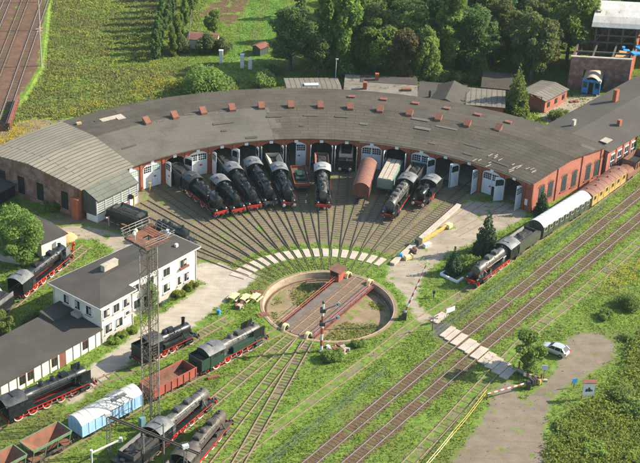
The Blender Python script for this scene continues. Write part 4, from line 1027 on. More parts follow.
# ------------------------------------------------------------------ rolling stock
m_lightroof = M('light grey cab roof', (.27,.275,.27), (.36,.36,.35), rough=.6, sc=1)
ZR = .2      # top of the rails
WH = {}
def wheel_mesh(rad, mat, spokes=10):
    key = ('w', rad, mat.name, spokes)
    if key not in WH:
        B = MB(); B.lathe([(-.06,rad*.80),(-.06,rad*.9),(.06,rad*.9),(.06,rad*.80)], (0,0,0), 'y', 20)
        B.f = [f for f in B.f if len(f) == 4]; B.mi = [0]*len(B.f)
        B.lathe([(-.09,.01),(-.09,rad*.24),(.09,rad*.24),(.09,.01)], (0,0,0), 'y', 10)
        for k in range(spokes):
            t = 2*PI*k/spokes; B.beam((rad*.2*math.cos(t),0,rad*.2*math.sin(t)), (rad*.85*math.cos(t),0,rad*.85*math.sin(t)), .05, .07, (0,1,0))
        T = MB().lathe([(-.07,rad*.88),(-.10,rad+.03),(-.05,rad+.03),(-.04,rad),(.07,rad),(.07,rad*.88)], (0,0,0), 'y', 24)
        T.f = [f for f in T.f if len(f) == 4]; T.mi = [0]*len(T.f)
        WH[key] = (B.mesh('wheel', mat), T.mesh('tyre', m_tyre if mat is m_red else m_steel))
    return WH[key]
def add_wheel(root, x, y, rad, mat, name='wheel', spokes=10):
    a, b = wheel_mesh(rad, mat, spokes)
    o = put(a, name, root, (x, y, ZR+rad)); put(b, 'tyre', o)
BUF = {}
def buffers(root, x, d, y=.95, z=1.22, mat=None, face=None):
    "two buffers pointing along d = +1 / -1"
    for s in (-1,1):
        B = MB().rod((x,s*y,z),(x+d*.34,s*y,z),.10,10).lathe([(0,.02),(0,.27),(.06,.27),(.09,.15)] if d > 0 else [(0,.02),(0,.27),(-.06,.27),(-.09,.15)], (x+d*.36,s*y,z), 'x', 16)
        B.build('buffer', face or m_iron, root)
    MB().rod((x,0,z-.05),(x+d*.3,0,z-.1),.05,6).rod((x+d*.26,0,z-.1),(x+d*.3,0,z-.6),.04,6).build('coupling', m_iron, root)
def roof_arc(W, z0, rise, x0, x1, thk=.06, n=10, eave=.0):
    pr = [(W*.5*math.sin(-PI/2+PI*k/n) if False else W*(k/n-.5), z0+rise*(1-(2*k/n-1)**2)) for k in range(n+1)]
    return MB().xsweep(pr+[(y, z-thk) for y, z in pr[::-1]], x0, x1)
def loco(label, c, heading, L=11.0, n=4, rd=.68, rb=.82, zb=2.85, paint=None, bmat=None, roof=None, wheel=None, defl=None, tanks=None, tank_mat=None, bunker=False,
         chim=.55, domes=((.36,'r'),(.52,'b'),(.66,'r')), group='steam engines on the fan tracks', beam=None, cabw=2.9, cablen=2.4, bufface=None, front=True, lead=1, trail=0, hatch=True, boilerplate=False, cab=True, zroof=4.15, defl_len=1.7, lamp=True, name='steam_engine', cat='steam engine'):
    paint = paint or m_black; bmat = bmat or paint; roof = roof or m_droof; wheel = wheel or m_red; beam = beam or m_red
    root = empty(name, (c[0],c[1],0), heading, label, cat, group)
    X = lambda f: L/2-f
    cend = L-.15-(1.7 if bunker else 0); cst = cend-cablen
    z0 = ZR
    # frames, running boards, front beam
    MB().box(X(L-.3), X(.15), -.58, -.5, .95, 1.5).box(X(L-.3), X(.15), .5, .58, .95, 1.5).box(X(L-.4), X(.6), -.5, .5, 1.05, 1.15).build('frame', m_dkred if wheel is m_red else m_iron, root)
    MB().box(X(.18), X(.04), -1.38, 1.38, .98, 1.5).build('buffer_beam', beam, root)
    MB().box(X(L-.02), X(L-.16), -1.35, 1.35, .98, 1.5).build('buffer_beam', m_dkred, root)
    buffers(root, X(.04), 1, face=bufface); buffers(root, X(L-.02), -1)
    for s in (-1,1):
        y0, y1 = sorted((s*.62, s*1.42)); zb_ = 1.72
        rbm = MB().box(X(cst+.05), X(1.15), y0, y1, zb_, zb_+.05)
        rbm.add([(X(1.15),y0,zb_),(X(1.15),y1,zb_),(X(.2),y1,1.5),(X(.2),y0,1.5),(X(1.15),y0,zb_+.05),(X(1.15),y1,zb_+.05),(X(.2),y1,1.55),(X(.2),y0,1.55)],[(0,1,2,3),(7,6,5,4),(1,5,6,2),(0,3,7,4)])
        o = rbm.build('running_board', paint, root)
        yv = s*1.42; MB().box(X(cst+.05), X(1.15), min(yv,yv+s*.03), max(yv,yv+s*.03), zb_-.06, zb_+.07).build('edge_strip', m_red if wheel is m_red else m_iron, o)
        B = MB().rod((X(2.55),s*1.18,1.08),(X(1.35),s*1.18,1.08),.36,14).box(X(2.45),X(1.45),s*1.18-.3,s*1.18+.3,1.3,1.7)
        B.rod((X(2.8),s*1.18,1.58),(X(1.1),s*1.18,1.58),.17,10); B.build('cylinder', paint, root)
    # boiler along the frame
    sm0, sm1 = 1.0, 2.7; b1 = cst-1.5
    prof = [(X(sm0),.02),(X(sm0),rb*.98),(X(sm0+.06),rb*1.03),(X(sm1),rb*1.03),(X(sm1+.02),rb*.98)]
    for k in range(1,5):
        f = sm1+(b1-sm1)*k/5; prof += [(X(f-.05),rb*.98),(X(f-.04),rb*1.015),(X(f+.04),rb*1.015),(X(f+.05),rb*.98)]
    prof += [(X(b1),rb*.98),(X(b1+.25),rb*1.05),(X(cst+.02),rb*1.06)]
    bo = MB().lathe(prof, (0,0,zb), 'x', 22).build('boiler', bmat, root)
    MB().box(X(cst+.02), X(b1+.1), -rb*1.02, rb*1.02, 1.5, zb).build('firebox', bmat, root)
    MB().box(X(sm1-.1), X(sm0+.1), -.6, .6, 1.5, zb-rb*.7).build('smokebox_saddle', paint, root)
    for s in (-1,1):
        MB().tube([(X(sm1+.1),s*(rb+.1),zb+.25),(X(b1),s*(rb+.12),zb+.25),(X(cst),s*(rb+.14),zb+.28)], .035).build('handrail', bmat, bo); MB().tube([(X(sm1-.3),s*rb*.9,zb-.2),(X(sm1-.1),s*1.15,2.2),(X(2.2),s*1.18,1.7)], .10, 8).tube([(X(b1),s*(rb+.06),zb-.25),(X(sm1+.5),s*(rb+.06),zb-.1)], .05).build('pipe', bmat, bo)
    if front:
        d = MB().lathe([(X(sm0)+.0,rb*.86),(X(sm0)+.06,rb*.84),(X(sm0)+.16,rb*.5),(X(sm0)+.2,.05)], (0,0,zb), 'x', 20)
        d.beam((X(sm0)+.16,-rb*.75,zb+.25),(X(sm0)+.16,rb*.2,zb+.25),.06,.1).beam((X(sm0)+.16,-rb*.75,zb-.25),(X(sm0)+.16,rb*.2,zb-.25),.06,.1)
        d.build('smokebox_door', bmat, root)
    if lamp:
        for y, z in ((-.95,1.86),(.95,1.86)):
            l_ = MB().rod((X(.45),y,z),(X(.12),y,z),.15,12).box(X(.4),X(.25),y-.05,y+.05,1.5,z).build('headlamp', m_iron, root)
            MB().lathe([(X(.12),.14),(X(.10),.12),(X(.08),.02)], (0,y,z), 'x', 12).build('lamp_glass', m_brass, l_)
    MB().lathe([(zb+rb*.9,.34),(zb+rb+.12,.27),(zb+rb+chim-.1,.24),(zb+rb+chim-.06,.32),(zb+rb+chim,.32),(zb+rb+chim,.2),(zb+rb+chim-.3,.18)], (X((sm0+sm1)/2),0,0), 'z', 16).build('chimney', bmat, root)
    for t, kind in domes:
        f = sm1+(cst-sm1)*t
        if kind == 'r': MB().lathe([(zb+rb*.85,.5),(zb+rb+.1,.42),(zb+rb+.34,.40),(zb+rb+.48,.3),(zb+rb+.53,.05)], (X(f),0,0), 'z', 16).build('steam_dome', bmat, root)
        elif kind == 'b': MB().box(X(f+.55),X(f-.55),-.48,.48,zb+rb*.7,zb+rb+.32).box(X(f+.4),X(f-.4),-.3,.3,zb+rb+.32,zb+rb+.4).build('sand_box', bmat, root)
        else: MB().rod((X(f),-.75,zb+rb*.72),(X(f),.75,zb+rb*.72),.28,12).build('feedwater_heater', bmat, root)
    MB().box(X(cst-.35),X(cst-.6),-.12,.12,zb+rb,zb+rb+.28).rod((X(cst-.2),.3,zb+rb-.1),(X(cst-.2),.3,zb+rb+.3),.05).build('whistle', m_steel, bo)
    # pump, pipes and fittings along the boiler
    sd_ = random.choice((-1,1))
    MB().rod((X(3.2),sd_*(rb+.2),zb-.55),(X(3.2),sd_*(rb+.2),zb+.35),.17,10).rod((X(3.2),sd_*(rb+.2),zb+.35),(X(3.2),sd_*(rb+.2),zb+.5),.10,8).build('air_pump', paint, bo)
    MB().box(X(4.5),X(3.9),-sd_*(rb+.12)-.16,-sd_*(rb+.12)+.16,1.78,2.25).build('lubricator', paint, bo)
    for k in range(5):
        f = 3.4+(b1-3.4)*k/4; t = random.uniform(.5,1.2)*random.choice((-1,1))
        MB().rod((X(f),rb*math.sin(t),zb+rb*math.cos(t)),(X(f),(rb+.17)*math.sin(t),zb+(rb+.17)*math.cos(t)),random.uniform(.06,.12),8).build('valve', paint, bo)
    for s in (-1,1):
        MB().tube([(X(b1),s*rb*.75,zb+rb*.72),(X(b1-.8),s*rb*.8,zb+rb*.66),(X(4.2),s*rb*.82,zb+rb*.62),(X(4.0),s*rb*1.03,zb)], .04).build('pipe', paint, bo)
        MB().tube([(X(cst-.2),s*rb*1.1,zb-.4),(X(cst-1.4),s*(rb+.1),zb-.5),(X(cst-2.2),s*(rb+.08),1.8)], .05).build('pipe', paint, bo)
        MB().rod((X(.35),s*1.2,1.5),(X(.35),s*1.2,2.35),.03,5).build('handrail', paint, root)
        MB().box(X(1.15),X(.9),s*1.12-.15,s*1.12+.15,.75,.8).box(X(1.15),X(1.12),s*1.12-.15,s*1.12+.15,.75,1.5).box(X(1.15),X(.9),s*1.12-.15,s*1.12+.15,1.15,1.2).build('step', paint, root)
    # wheels and rods
    f0, f1 = 3.1, cst+(cend-cst)*.35
    ps = [f0+(f1-f0)*k/(n-1) for k in range(n)]
    sp = (f1-f0)/(n-1); r_ = min(rd, sp*.48)
    for f in ps:
        for s in (-1,1): add_wheel(root, X(f), s*.78, r_, wheel, 'driving_wheel')
    for k in range(lead):
        for s in (-1,1): add_wheel(root, X(1.0 if lead == 1 else .9+k*1.5), s*.78, .42, wheel, 'leading_wheel', 8)
    for k in range(trail):
        for s in (-1,1): add_wheel(root, X(min(f1+1.75+k*1.4, L-.9)), s*.78, .42, wheel, 'trailing_wheel', 8)
    for s in (-1,1):
        rod_m = m_red if wheel is m_red else m_steel
        MB().beam((X(ps[0]),s*.92,ZR+r_*.72),(X(ps[-1]),s*.92,ZR+r_*.72),.06,.14).build('coupling_rod', rod_m, root)
        MB().beam((X(2.5),s*1.1,1.05),(X(ps[min(2,n-1)]),s*1.02,ZR+r_*.72),.06,.12).build('connecting_rod', m_steel, root)
        MB().beam((X(ps[0]-.2),s*1.12,1.35),(X(ps[min(2,n-1)]),s*1.08,1.48),.05,.1).box(X(ps[1]+.15),X(ps[1]-.15),s*1.08-.05,s*1.08+.05,ZR+r_*.7,1.7).build('valve_gear', rod_m, root)
    # cab
    if cab:
        hw = cabw/2; cb_ = MB()
        for s in (-1,1):
            y0, y1 = sorted((s*hw, s*(hw-.06)))
            cb_.box(X(cend),X(cst),y0,y1,1.45,2.75); 
            for fa, fb in ((cst,cst+.22),(cst+1.0,cst+1.2),(cend-.45,cend)): cb_.box(X(fb),X(fa),y0,y1,2.75,3.62)
            cb_.box(X(cend),X(cst),y0,y1,3.5,3.66)
        cb_.box(X(cst+.06),X(cst),-hw,hw,1.5,3.75)
        if bunker or trail == 9: cb_.box(X(cend),X(cend-.06),-hw,hw,1.5,3.7)
        cb = cb_.build('cab', paint, root)
        for s in (-1,1):
            y0, y1 = sorted((s*(hw-.035), s*(hw-.05)))
            MB().box(X(cend-.45),X(cst+.22),y0,y1,2.75,3.5).build('window', m_glassd, cb)
            y0, y1 = sorted((s*(rb+.12), s*(hw-.15)))
            if y1-y0 > .2: MB().box(X(cst),X(cst)+.02,y0,y1,2.9,3.55).build('window', m_glassd, cb)
            MB().box(X(cend-.1),X(cend-.7),s*1.15-.18,s*1.15+.18,.6,.66).box(X(cend-.12),X(cend-.16),s*1.15-.15,s*1.15+.15,.6,1.5).build('step', paint, cb)
        ro = roof_arc(cabw+.2, 3.62, zroof-3.62+.06, X(cend+.35), X(cst-.25)).build('cab_roof', roof, cb)
        if hatch: MB().box(X(cst+1.5),X(cst+.7),-.55,.55,zroof-.02,zroof+.14).build('roof_hatch', roof, ro)
        gh = roof_arc(cabw, 3.6, zroof-3.65, X(cst+.06), X(cst), .3).build('cab_gable', paint, cb)
        MB().box(X(cend-.2), X(cst+.3), -1.2, 1.2, 1.45, 1.55).build('floor', m_iron, cb)
    if bunker:
        hw = cabw/2-.05
        MB().box(X(L-.15),X(cend+.01),-hw,hw,1.5,2.9).box(X(L-.15),X(L-.21),-hw,hw,2.9,3.3).box(X(L-.21),X(cend+.05),-hw,-hw+.06,2.9,3.3).box(X(L-.21),X(cend+.05),hw-.06,hw,2.9,3.3).build('coal_bunker', paint, root)
        MB().add([(X(L-.21),-hw+.06,2.9),(X(L-.21),hw-.06,2.9),(X(cend+.05),hw-.06,2.9),(X(cend+.05),-hw+.06,2.9),((X(L-.21)+X(cend))/2,0,3.3)],[(0,1,4),(1,2,4),(2,3,4),(3,0,4)]).build('coal', m_coal, root, smooth=False)
    if tanks:
        f0_, f1_, z1 = tanks
        for s in (-1,1):
            y0, y1 = sorted((s*.88, s*1.45))
            MB().box(X(f1_),X(f0_),y0,y1,1.78,z1).box(X(f1_)+.05,X(f0_)-.05,y0+.05,y1-.05,z1,z1+.05).build('side_tank', tank_mat or paint, root)
    if defl:
        for s in (-1,1):
            y = s*1.32
            B = MB().box(X(.75+defl_len),X(.75),min(y,y+s*.05),max(y,y+s*.05),2.3,3.85)
            B.rod((X(1.2),y,2.5),(X(1.2),s*rb*.95,2.5),.04).rod((X(2.1),y,3.3),(X(2.1),s*rb*.9,3.2),.04).box(X(1.2)-.04,X(1.2)+.04,y-.04,y+.04,1.75,2.3)
            B.build('smoke_deflector', paint if defl is True else defl, root)
    return root
def tender(label, c, heading, L=6.6, paint=None, frame=None, coal=True, roofed=False, group='coal tenders', tub=False, name='tender', inner=None):
    paint = paint or m_black; root = empty(name, (c[0],c[1],0), heading, label, 'tender', group)
    h = L/2; 
    if tub:   # rounded tank bottom
        pr = [(-1.4,3.0),(-1.4,2.2),(-1.15,1.65),(-.7,1.4),(.7,1.4),(1.15,1.65),(1.4,2.2),(1.4,3.0)]
        MB().xsweep(pr, -h+.2, h-.2).build('water_tank', paint, root)
    else:
        MB().box(-h+.15,h-.15,-1.4,1.4,1.35,2.75).build('water_tank', paint, root)
    zt = 3.0 if tub else 2.75
    B = MB()
    B.box(-h+1.6,h-.15,1.22,1.28,zt,zt+.75).box(-h+1.6,h-.15,-1.28,-1.22,zt,zt+.75).box(-h+1.54,-h+1.6,-1.28,1.28,zt,zt+.75)
    B.add([(-h+1.6,1.22,zt+.7),(h-.2,1.22,zt+.7),(h-.2,.5,zt+.02),(-h+2.4,.5,zt+.02)],[(0,1,2,3)]).add([(-h+1.6,-1.22,zt+.7),(h-.2,-1.22,zt+.7),(h-.2,-.5,zt+.02),(-h+2.4,-.5,zt+.02)],[(3,2,1,0)])
    B.build('coal_hopper', inner or m_iron, root, smooth=False)
    if coal:
        vs = []; nx, ny = 9, 5
        for i in range(nx):
            for j in range(ny):
                e = (i in (0,nx-1)) or (j in (0,ny-1))
                vs.append((-h+1.65+(L-1.9)*i/(nx-1), -1.2+2.4*j/(ny-1), zt+(.25 if e else .45+random.uniform(0,.3))))
        MB().add(vs, [(i*ny+j,i*ny+j+1,(i+1)*ny+j+1,(i+1)*ny+j) for i in range(nx-1) for j in range(ny-1)]).build('coal', m_coal, root, smooth=False)
    MB().lathe([(zt,.35),(zt+.25,.35),(zt+.28,.05)], (-h+.85,0,0), 'z', 12).build('water_lid', paint, root)
    MB().box(-h+.1,h-.1,-1.1,1.1,1.05,1.35).build('frame', frame or m_iron, root)
    for x in (-h+1.0,-h+2.35,h-2.35,h-1.0):
        for s in (-1,1): add_wheel(root, x, s*.78, .47, m_dwheel, 'wheel', 8)
    for s in (-1,1):
        for x in (-h+1.68, h-1.68): MB().box(x-1.2,x+1.2,s*1.0-.06,s*1.0+.06,.55,.95).box(x-.3,x+.3,s*1.02-.12,s*1.02+.12,.4,1.05).build('bogie_frame', frame or m_iron, root)
    buffers(root, -h+.1, -1)
    return root
def gear(root, L, wheels, mat=None, wmat=None, rad=.48, step=True):
    "underframe, wheels, axle boxes and buffers of a wagon"
    h = L/2; mat = mat or m_iron
    MB().box(-h+.1,h-.1,-1.15,-.95,1.0,1.28).box(-h+.1,h-.1,.95,1.15,1.0,1.28).box(-h+.1,-h+.3,-1.25,1.25,1.0,1.3).box(h-.3,h-.1,-1.25,1.25,1.0,1.3).box(-h+.3,h-.3,-.2,.2,1.05,1.25).build('underframe', mat, root)
    for x in wheels:
        for s in (-1,1):
            add_wheel(root, x, s*.78, rad, wmat or m_dwheel, 'wheel', 8)
            MB().box(x-.16,x+.16,s*1.05-.1,s*1.05+.1,.5,.95).beam((x-.6,s*1.05,1.0),(x+.6,s*1.05,1.0),.1,.09).build('axle_box', mat, root)
    buffers(root, h-.1, 1); buffers(root, -h+.1, -1)
def van(label, c, heading, L, W, wall, roof, zf=1.3, zw=3.3, rise=.55, name='covered_wagon', cat='goods van', group=None, doors=1, windows=0, wz=(2.3,3.0), ribs=7, wheels=None, roofribs=0, vents=0, step=False, band=None, doorm=None, bogie=False, endwin=False, seat=None):
    root = empty(name, (c[0],c[1],0), heading, label, cat, group); h = L/2; hw = W/2
    B = MB().box(-h+.1,h-.1,-hw,hw,zf,zw)
    for s in (-1,1):
        for k in range(ribs+1):
            x = -h+.16+(L-.32)*k/ribs; y0, y1 = sorted((s*hw, s*(hw+.05))); B.box(x-.05,x+.05,y0,y1,zf,zw)
        y0, y1 = sorted((s*hw, s*(hw+.04))); B.box(-h+.1,h-.1,y0,y1,zf-.04,zf+.1)
    for e in (-1,1):
        for y in (-hw*.5, hw*.5): x0, x1 = sorted((e*(h-.1), e*(h-.05))); B.box(x0,x1,y-.05,y+.05,zf,zw+rise*.6)
        n = 10; pr = [(W*(k/n-.5), zw+rise*(1-(2*k/n-1)**2)-.03) for k in range(n+1)]
        x0, x1 = sorted((e*(h-.1), e*(h-.17))); B.xsweep([(-hw,zw-.05)]+pr+[(hw,zw-.05)], x0, x1)
    bd = B.build('body', wall, root)
    pr_n = 14; pr = [((W+.16)*(k/pr_n-.5), zw+rise*(1-abs(2*k/pr_n-1)**2.2)) for k in range(pr_n+1)]
    ro = MB().xsweep(pr+[(y,z-.06) for y, z in pr[::-1]], -h, h)
    for k in range(1, roofribs+1):
        x = -h+L*k/(roofribs+1); q = [(y,z+.035) for y,z in pr]; ro.xsweep(q+[(y,z-.05) for y,z in pr[::-1]], x-.04, x+.04)
    ro = ro.build('roof', roof, root)
    for k in range(vents):
        x = -h+L*(k+.5)/vents; MB().lathe([(zw+rise-.05,.16),(zw+rise+.14,.16),(zw+rise+.18,.2),(zw+rise+.24,.1)], (x,.3*(-1)**k,0), 'z', 10).build('roof_vent', roof, ro)
    for s in (-1,1):
        for k in range(doors):
            x = -h+L*(k+.5)/doors; y0, y1 = sorted((s*(hw+.01), s*(hw+.085)))
            d = MB().box(x-.95,x+.95,y0,y1,zf+.05,zw-.12).build('door', doorm or wall, root)
            y0, y1 = sorted((s*(hw+.085), s*(hw+.12)))
            MB().box(x-1.9,x+1.9,y0,y1,zw-.14,zw-.06).box(x-.9,x+.9,y0,y1,zf+.6,zf+.68).box(x-.03,x+.03,y0,y1,zf+.1,zw-.2).build('door_rail', m_iron, d)
        for k in range(windows):
            x = -h+L*(k+.5)/windows; y0, y1 = sorted((s*(hw+.005), s*(hw+.06)))
            w_ = MB().box(x-.42,x+.42,y0,y1,wz[0]-.08,wz[1]+.08).build('window', seat or wall, root)
            y0, y1 = sorted((s*(hw+.06), s*(hw+.075))); MB().box(x-.34,x+.34,y0,y1,wz[0],wz[1]).build('pane', m_glassd, w_)
    if band:
        for s in (-1,1):
            y0, y1 = sorted((s*(hw+.002), s*(hw+.03))); MB().box(-h+.2,h-.2,y0,y1,zf+.12,zf+.32).build('side_band', band, root)
    gear(root, L, wheels or (-L*.28, L*.28))
    return root
def fan_pose(i, rf, L):
    a = STALL[i]; p = pol(rf+L/2, a); d = -pol(1, a); return (p.x,p.y), math.atan2(d.y,d.x)
def along(p, q, L, t=0):
    "pose of a vehicle of length L whose front is at p, lying towards q"
    p, q = Vector((p[0],p[1],0)), Vector((q[0],q[1],0)); d = (q-p).normalized(); c = p+d*(L/2); return (c.x,c.y), math.atan2(-d.y,-d.x)

# engines standing before the shed
c, h = fan_pose(1, 33.0, 11.6); loco('black steam engine in the first open arch, its long side turned to the yard', c, h, 11.6, 4, roof=m_droof, domes=((.18,'f'),(.4,'r'),(.68,'r')), lead=2)
c, h = fan_pose(1, 45.2, 6.6); tender('open coal tender half inside the first open arch', c, h, 6.6, coal=True)
c, h = fan_pose(2, 32.4, 9.0); loco('short black engine with red beam before the closed white doors', c, h, 9.0, 3, roof=m_cabroof, bunker=False, cablen=2.2, chim=.5, domes=((.3,'r'),(.66,'r')), rb=.72)
c, h = fan_pose(3, 32.6, 12.6); loco('long black engine with bright red beam, left of the pale nosed engine', c, h, 12.6, 4, roof=m_cabroof, domes=((.16,'r'),(.4,'b'),(.62,'r')), lead=1)
c, h = fan_pose(3, 45.5, 6.8); tender('coal tender inside the arch behind the engine with the brightest beam', c, h, 6.8)
c, h = fan_pose(4, 33.2, 13.0); loco('black engine with pale grey nose beam standing out of the arch', c, h, 13.0, 5, roof=m_cabroof, beam=m_smoke, domes=((.16,'b'),(.4,'r'),(.62,'b')), tanks=None, bmat=m_black)
c, h = fan_pose(5, 32.2, 11.0); loco('black engine with white buffer faces and cluttered boiler', c, h, 11.0, 4, roof=m_cabroof, beam=m_dkred, bufface=m_tyre, domes=((.12,'f'),(.34,'r'),(.52,'b'),(.7,'r')), rb=.86, tanks=(2.8,7.0,2.5))
c, h = fan_pose(5, 43.6, 6.4); tender('tender with pale wooden coal boards behind the white buffered engine', c, h, 6.4, inner=m_tarp, coal=False)
c, h = fan_pose(7, 31.2, 11.6); loco('grey topped engine with smoke deflectors alone in the middle arch', c, h, 11.6, 4, roof=m_lightroof, bmat=m_smoke, domes=((.16,'r'),(.4,'b'),(.64,'r')), defl=True, defl_len=2.4, rb=.78)
c, h = fan_pose(7, 43.2, 6.6); tender('tender with rusty rim deep in the middle arch', c, h, 6.6, inner=m_wagin)
c, h = fan_pose(8, 45.6, 9.5); r_ = tender('tender backed into the dark arch with two white buffers showing', c, h+PI, 7.4, coal=True, inner=m_tarp)
for ch in r_.children:
    if ch.name.startswith('buffer'): ch.data.materials[0] = m_tyre
c, h = fan_pose(11, 30.2, 12.4); loco('black engine with arched grey cab roof and red running gear before a black tender', c, h, 12.4, 5, roof=m_cabroof, bmat=m_smoke, domes=((.14,'b'),(.36,'r'),(.56,'b'),(.75,'r')), beam=m_dkred)
c, h = fan_pose(11, 43.2, 6.8); tender('black tender in front of the closed shade tinted white doors', c, h, 6.8)
c, h = fan_pose(12, 37.2, 8.4); loco('small black tank engine with white buffer faces and grey cab', c, h, 8.4, 3, rb=.62, zb=2.5, roof=m_cabroof, tanks=(2.6,5.2,2.7), bunker=True, cablen=2.0, chim=.7, domes=((.35,'r'),(.7,'b')), beam=m_dkred, bufface=m_tyre, lead=0, group=None)
# wagons on the fan
c, h = fan_pose(6, 38.5, 7.5)
rt = empty('flat_wagon', (c[0],c[1],0), h, 'low flat wagon with dark load before the half open shade tinted door', 'flat wagon')
MB().box(-3.7,3.7,-1.35,1.35,1.3,1.5).build('deck', m_sleep, rt); gear(rt, 7.5, (-2.2,2.2))
B = MB(); 
for s in (-1,1): B.box(-3.7,3.7,s*1.35-.04,s*1.35+.04,1.5,1.95); 
for e in (-1,1): B.box(e*3.7-.04,e*3.7+.04,-1.35,1.35,1.5,1.95)
B.build('side_board', m_wagred, rt)
tag(MB().box(-1.6,1.8,-.9,.9,0,.5).box(-.8,.9,-.6,.6,.5,.8).build('machine_load', m_dgreen, loc=(c[0],c[1],1.5), rz=h), 'dark green machine part lying on the low flat wagon', 'machine part')
c, h = fan_pose(9, 35.6, 10.6); van('red brown van with rounded roof standing before closed shade tinted white doors', c, h, 10.6, 2.9, m_brwall, m_brroof, zw=3.3, rise=.85, ribs=9, roofribs=16, group=None)
c, h = fan_pose(10, 40.0, 9.0)
rt = empty('open_wagon', (c[0],c[1],0), h, 'grey green wagon with pale boards laid over its top', 'open wagon')
B = MB().box(-4.4,4.4,-1.4,1.4,1.3,3.1)
for s in (-1,1):
    for k in range(8): x = -4.3+8.6*k/7; y0, y1 = sorted((s*1.4,s*1.46)); B.box(x-.06,x+.06,y0,y1,1.3,3.1)
for y in (-1.2,-.4,.4,1.2): B.box(4.4,4.46,y-.06,y+.06,1.3,3.1)
B.build('body', m_gbox, rt); gear(rt, 9.0, (-2.6,2.6))
for y in (-.95,-.1,.75): MB().box(-4.3,4.3,y-.36,y+.36,3.11,3.24).build('cover_board', m_tarp, rt, smooth=False)

# engine without a cab and its tender by the porch
a_ = STALL[0]-3*DA; p = pol(27.5, a_); d = -pol(1, a_); hd = math.atan2(d.y, d.x)
c = pol(32.4, a_); loco('dark engine with bare boiler in the shade behind the tower platform', c[:2], hd, 9.6, 4, bmat=m_black, cab=False, wheel=m_dwheel, beam=m_iron, domes=((.4,'r'),(.7,'r')), lamp=False, group=None)
c = pol(41.6, a_); tender('dark tender with a rust stained rim beside the timber porch', c[:2], hd, 7.4, coal=True, inner=m_smoke)

# far left engine
c, h = along((-43.0,9.7), (-47.9,-1.6), 14.0)
loco('big black engine with grey cab and red wheels beside the tree on the far left', c, h, 14.0, 5, rd=.7, rb=.9, bmat=m_black, roof=m_cabroof, domes=((.2,'b'),(.45,'r'),(.68,'b')), cablen=2.6, group=None, lead=1, defl=m_cabroof, defl_len=1.2)
c, h = along((-49.3,-5.2), (-53.2,-14), 7.6)
tender('tender with a pale rim cut by the left edge of the picture', c, h, 7.6, coal=True, inner=m_cabroof)

# lower left sidings
c, h = along((-33.4,-24.8), (-42.7,-33.8), 14.2)
loco('long black engine with big red spoked wheels and white tyres beside the annex', c, h, 14.2, 5, rd=.75, rb=.86, zb=3.0, roof=m_droof, bmat=m_black, domes=((.2,'b'),(.4,'r'),(.62,'r')), group=None, cablen=2.8, defl=True, defl_len=1.5)
c, h = along((-20.2,-11.8), (-27.8,-19.6), 10.6)
loco('dull black engine with tall thin chimney behind the red wagon', c, h, 10.6, 4, rb=.76, chim=1.15, roof=m_droof, cabw=2.8, bunker=True, cablen=2.0, domes=((.42,'b'),(.66,'r')), tanks=(3.0,6.4,2.45), group=None, beam=m_iron)
R138 = Vector((math.sin(R(-138.4)), math.cos(R(-138.4)), 0))
def on138(r0, L): p = R138*(r0+L/2); d = -R138; return (p.x,p.y), math.atan2(d.y,d.x)
c, h = on138(15.0, 13.6)
loco('dark green tank engine with open smoke deflectors standing nearest the turntable', c, h, 13.6, 4, paint=m_dgreen, bmat=m_smoke, roof=m_cabroof, bunker=True, cablen=2.7, tanks=(2.9,7.2,2.75), tank_mat=m_dgreen, defl=m_black, defl_len=2.3, domes=((.34,'b'),(.6,'r')), chim=.4, group=None, lead=1, trail=1, rb=.84)
c, h = on138(29.4, 8.4)
rt = empty('open_wagon', (c[0],c[1],0), h, 'empty red brown open wagon coupled to the green engine', 'open wagon')
B = MB(); hw = 1.42
for s in (-1,1):
    y0, y1 = sorted((s*hw, s*(hw-.07))); B.box(-4.1,4.1,y0,y1,1.3,2.75)
    for k in range(8): x = -4.0+8.0*k/7; y0, y1 = sorted((s*hw,s*(hw+.09))); B.box(x-.08,x+.08,y0,y1,1.25,2.78)
    y0, y1 = sorted((s*(hw-.09), s*(hw+.06))); B.box(-4.15,4.15,y0,y1,2.75,2.85)
B2 = B.build('side_wall', m_wagred, rt, smooth=False)
for e in (-1,1):
    x0, x1 = sorted((e*4.1, e*4.03)); MB().box(x0,x1,-hw+.08,hw-.08,1.3,2.8).build('end_wall', m_wagred, rt)
MB().box(-4.02,4.02,-hw+.08,hw-.08,1.28,1.4).build('floor', m_wagin, rt); MB().box(-4.02,4.02,-hw+.075,-hw+.085,1.4,2.7).box(-4.02,4.02,hw-.085,hw-.075,1.4,2.7).build('lining', m_wagin, rt)
gear(rt, 8.4, (-2.4,2.4))
c, h = on138(39.6, 10.6); van('light blue van with pale curved roof behind the lattice mast', c, h, 10.6, 2.85, m_blue, m_creamrf, zw=3.25, rise=.75, ribs=9, roofribs=9, group=None, name='covered_wagon')
MB().box(.6,3.0,-.95,.95,3.93,3.99).build('roof_patch', m_cabroof, bpy.data.objects[[o.name for o in bpy.data.objects if o.name.startswith('covered_wagon')][-1]])
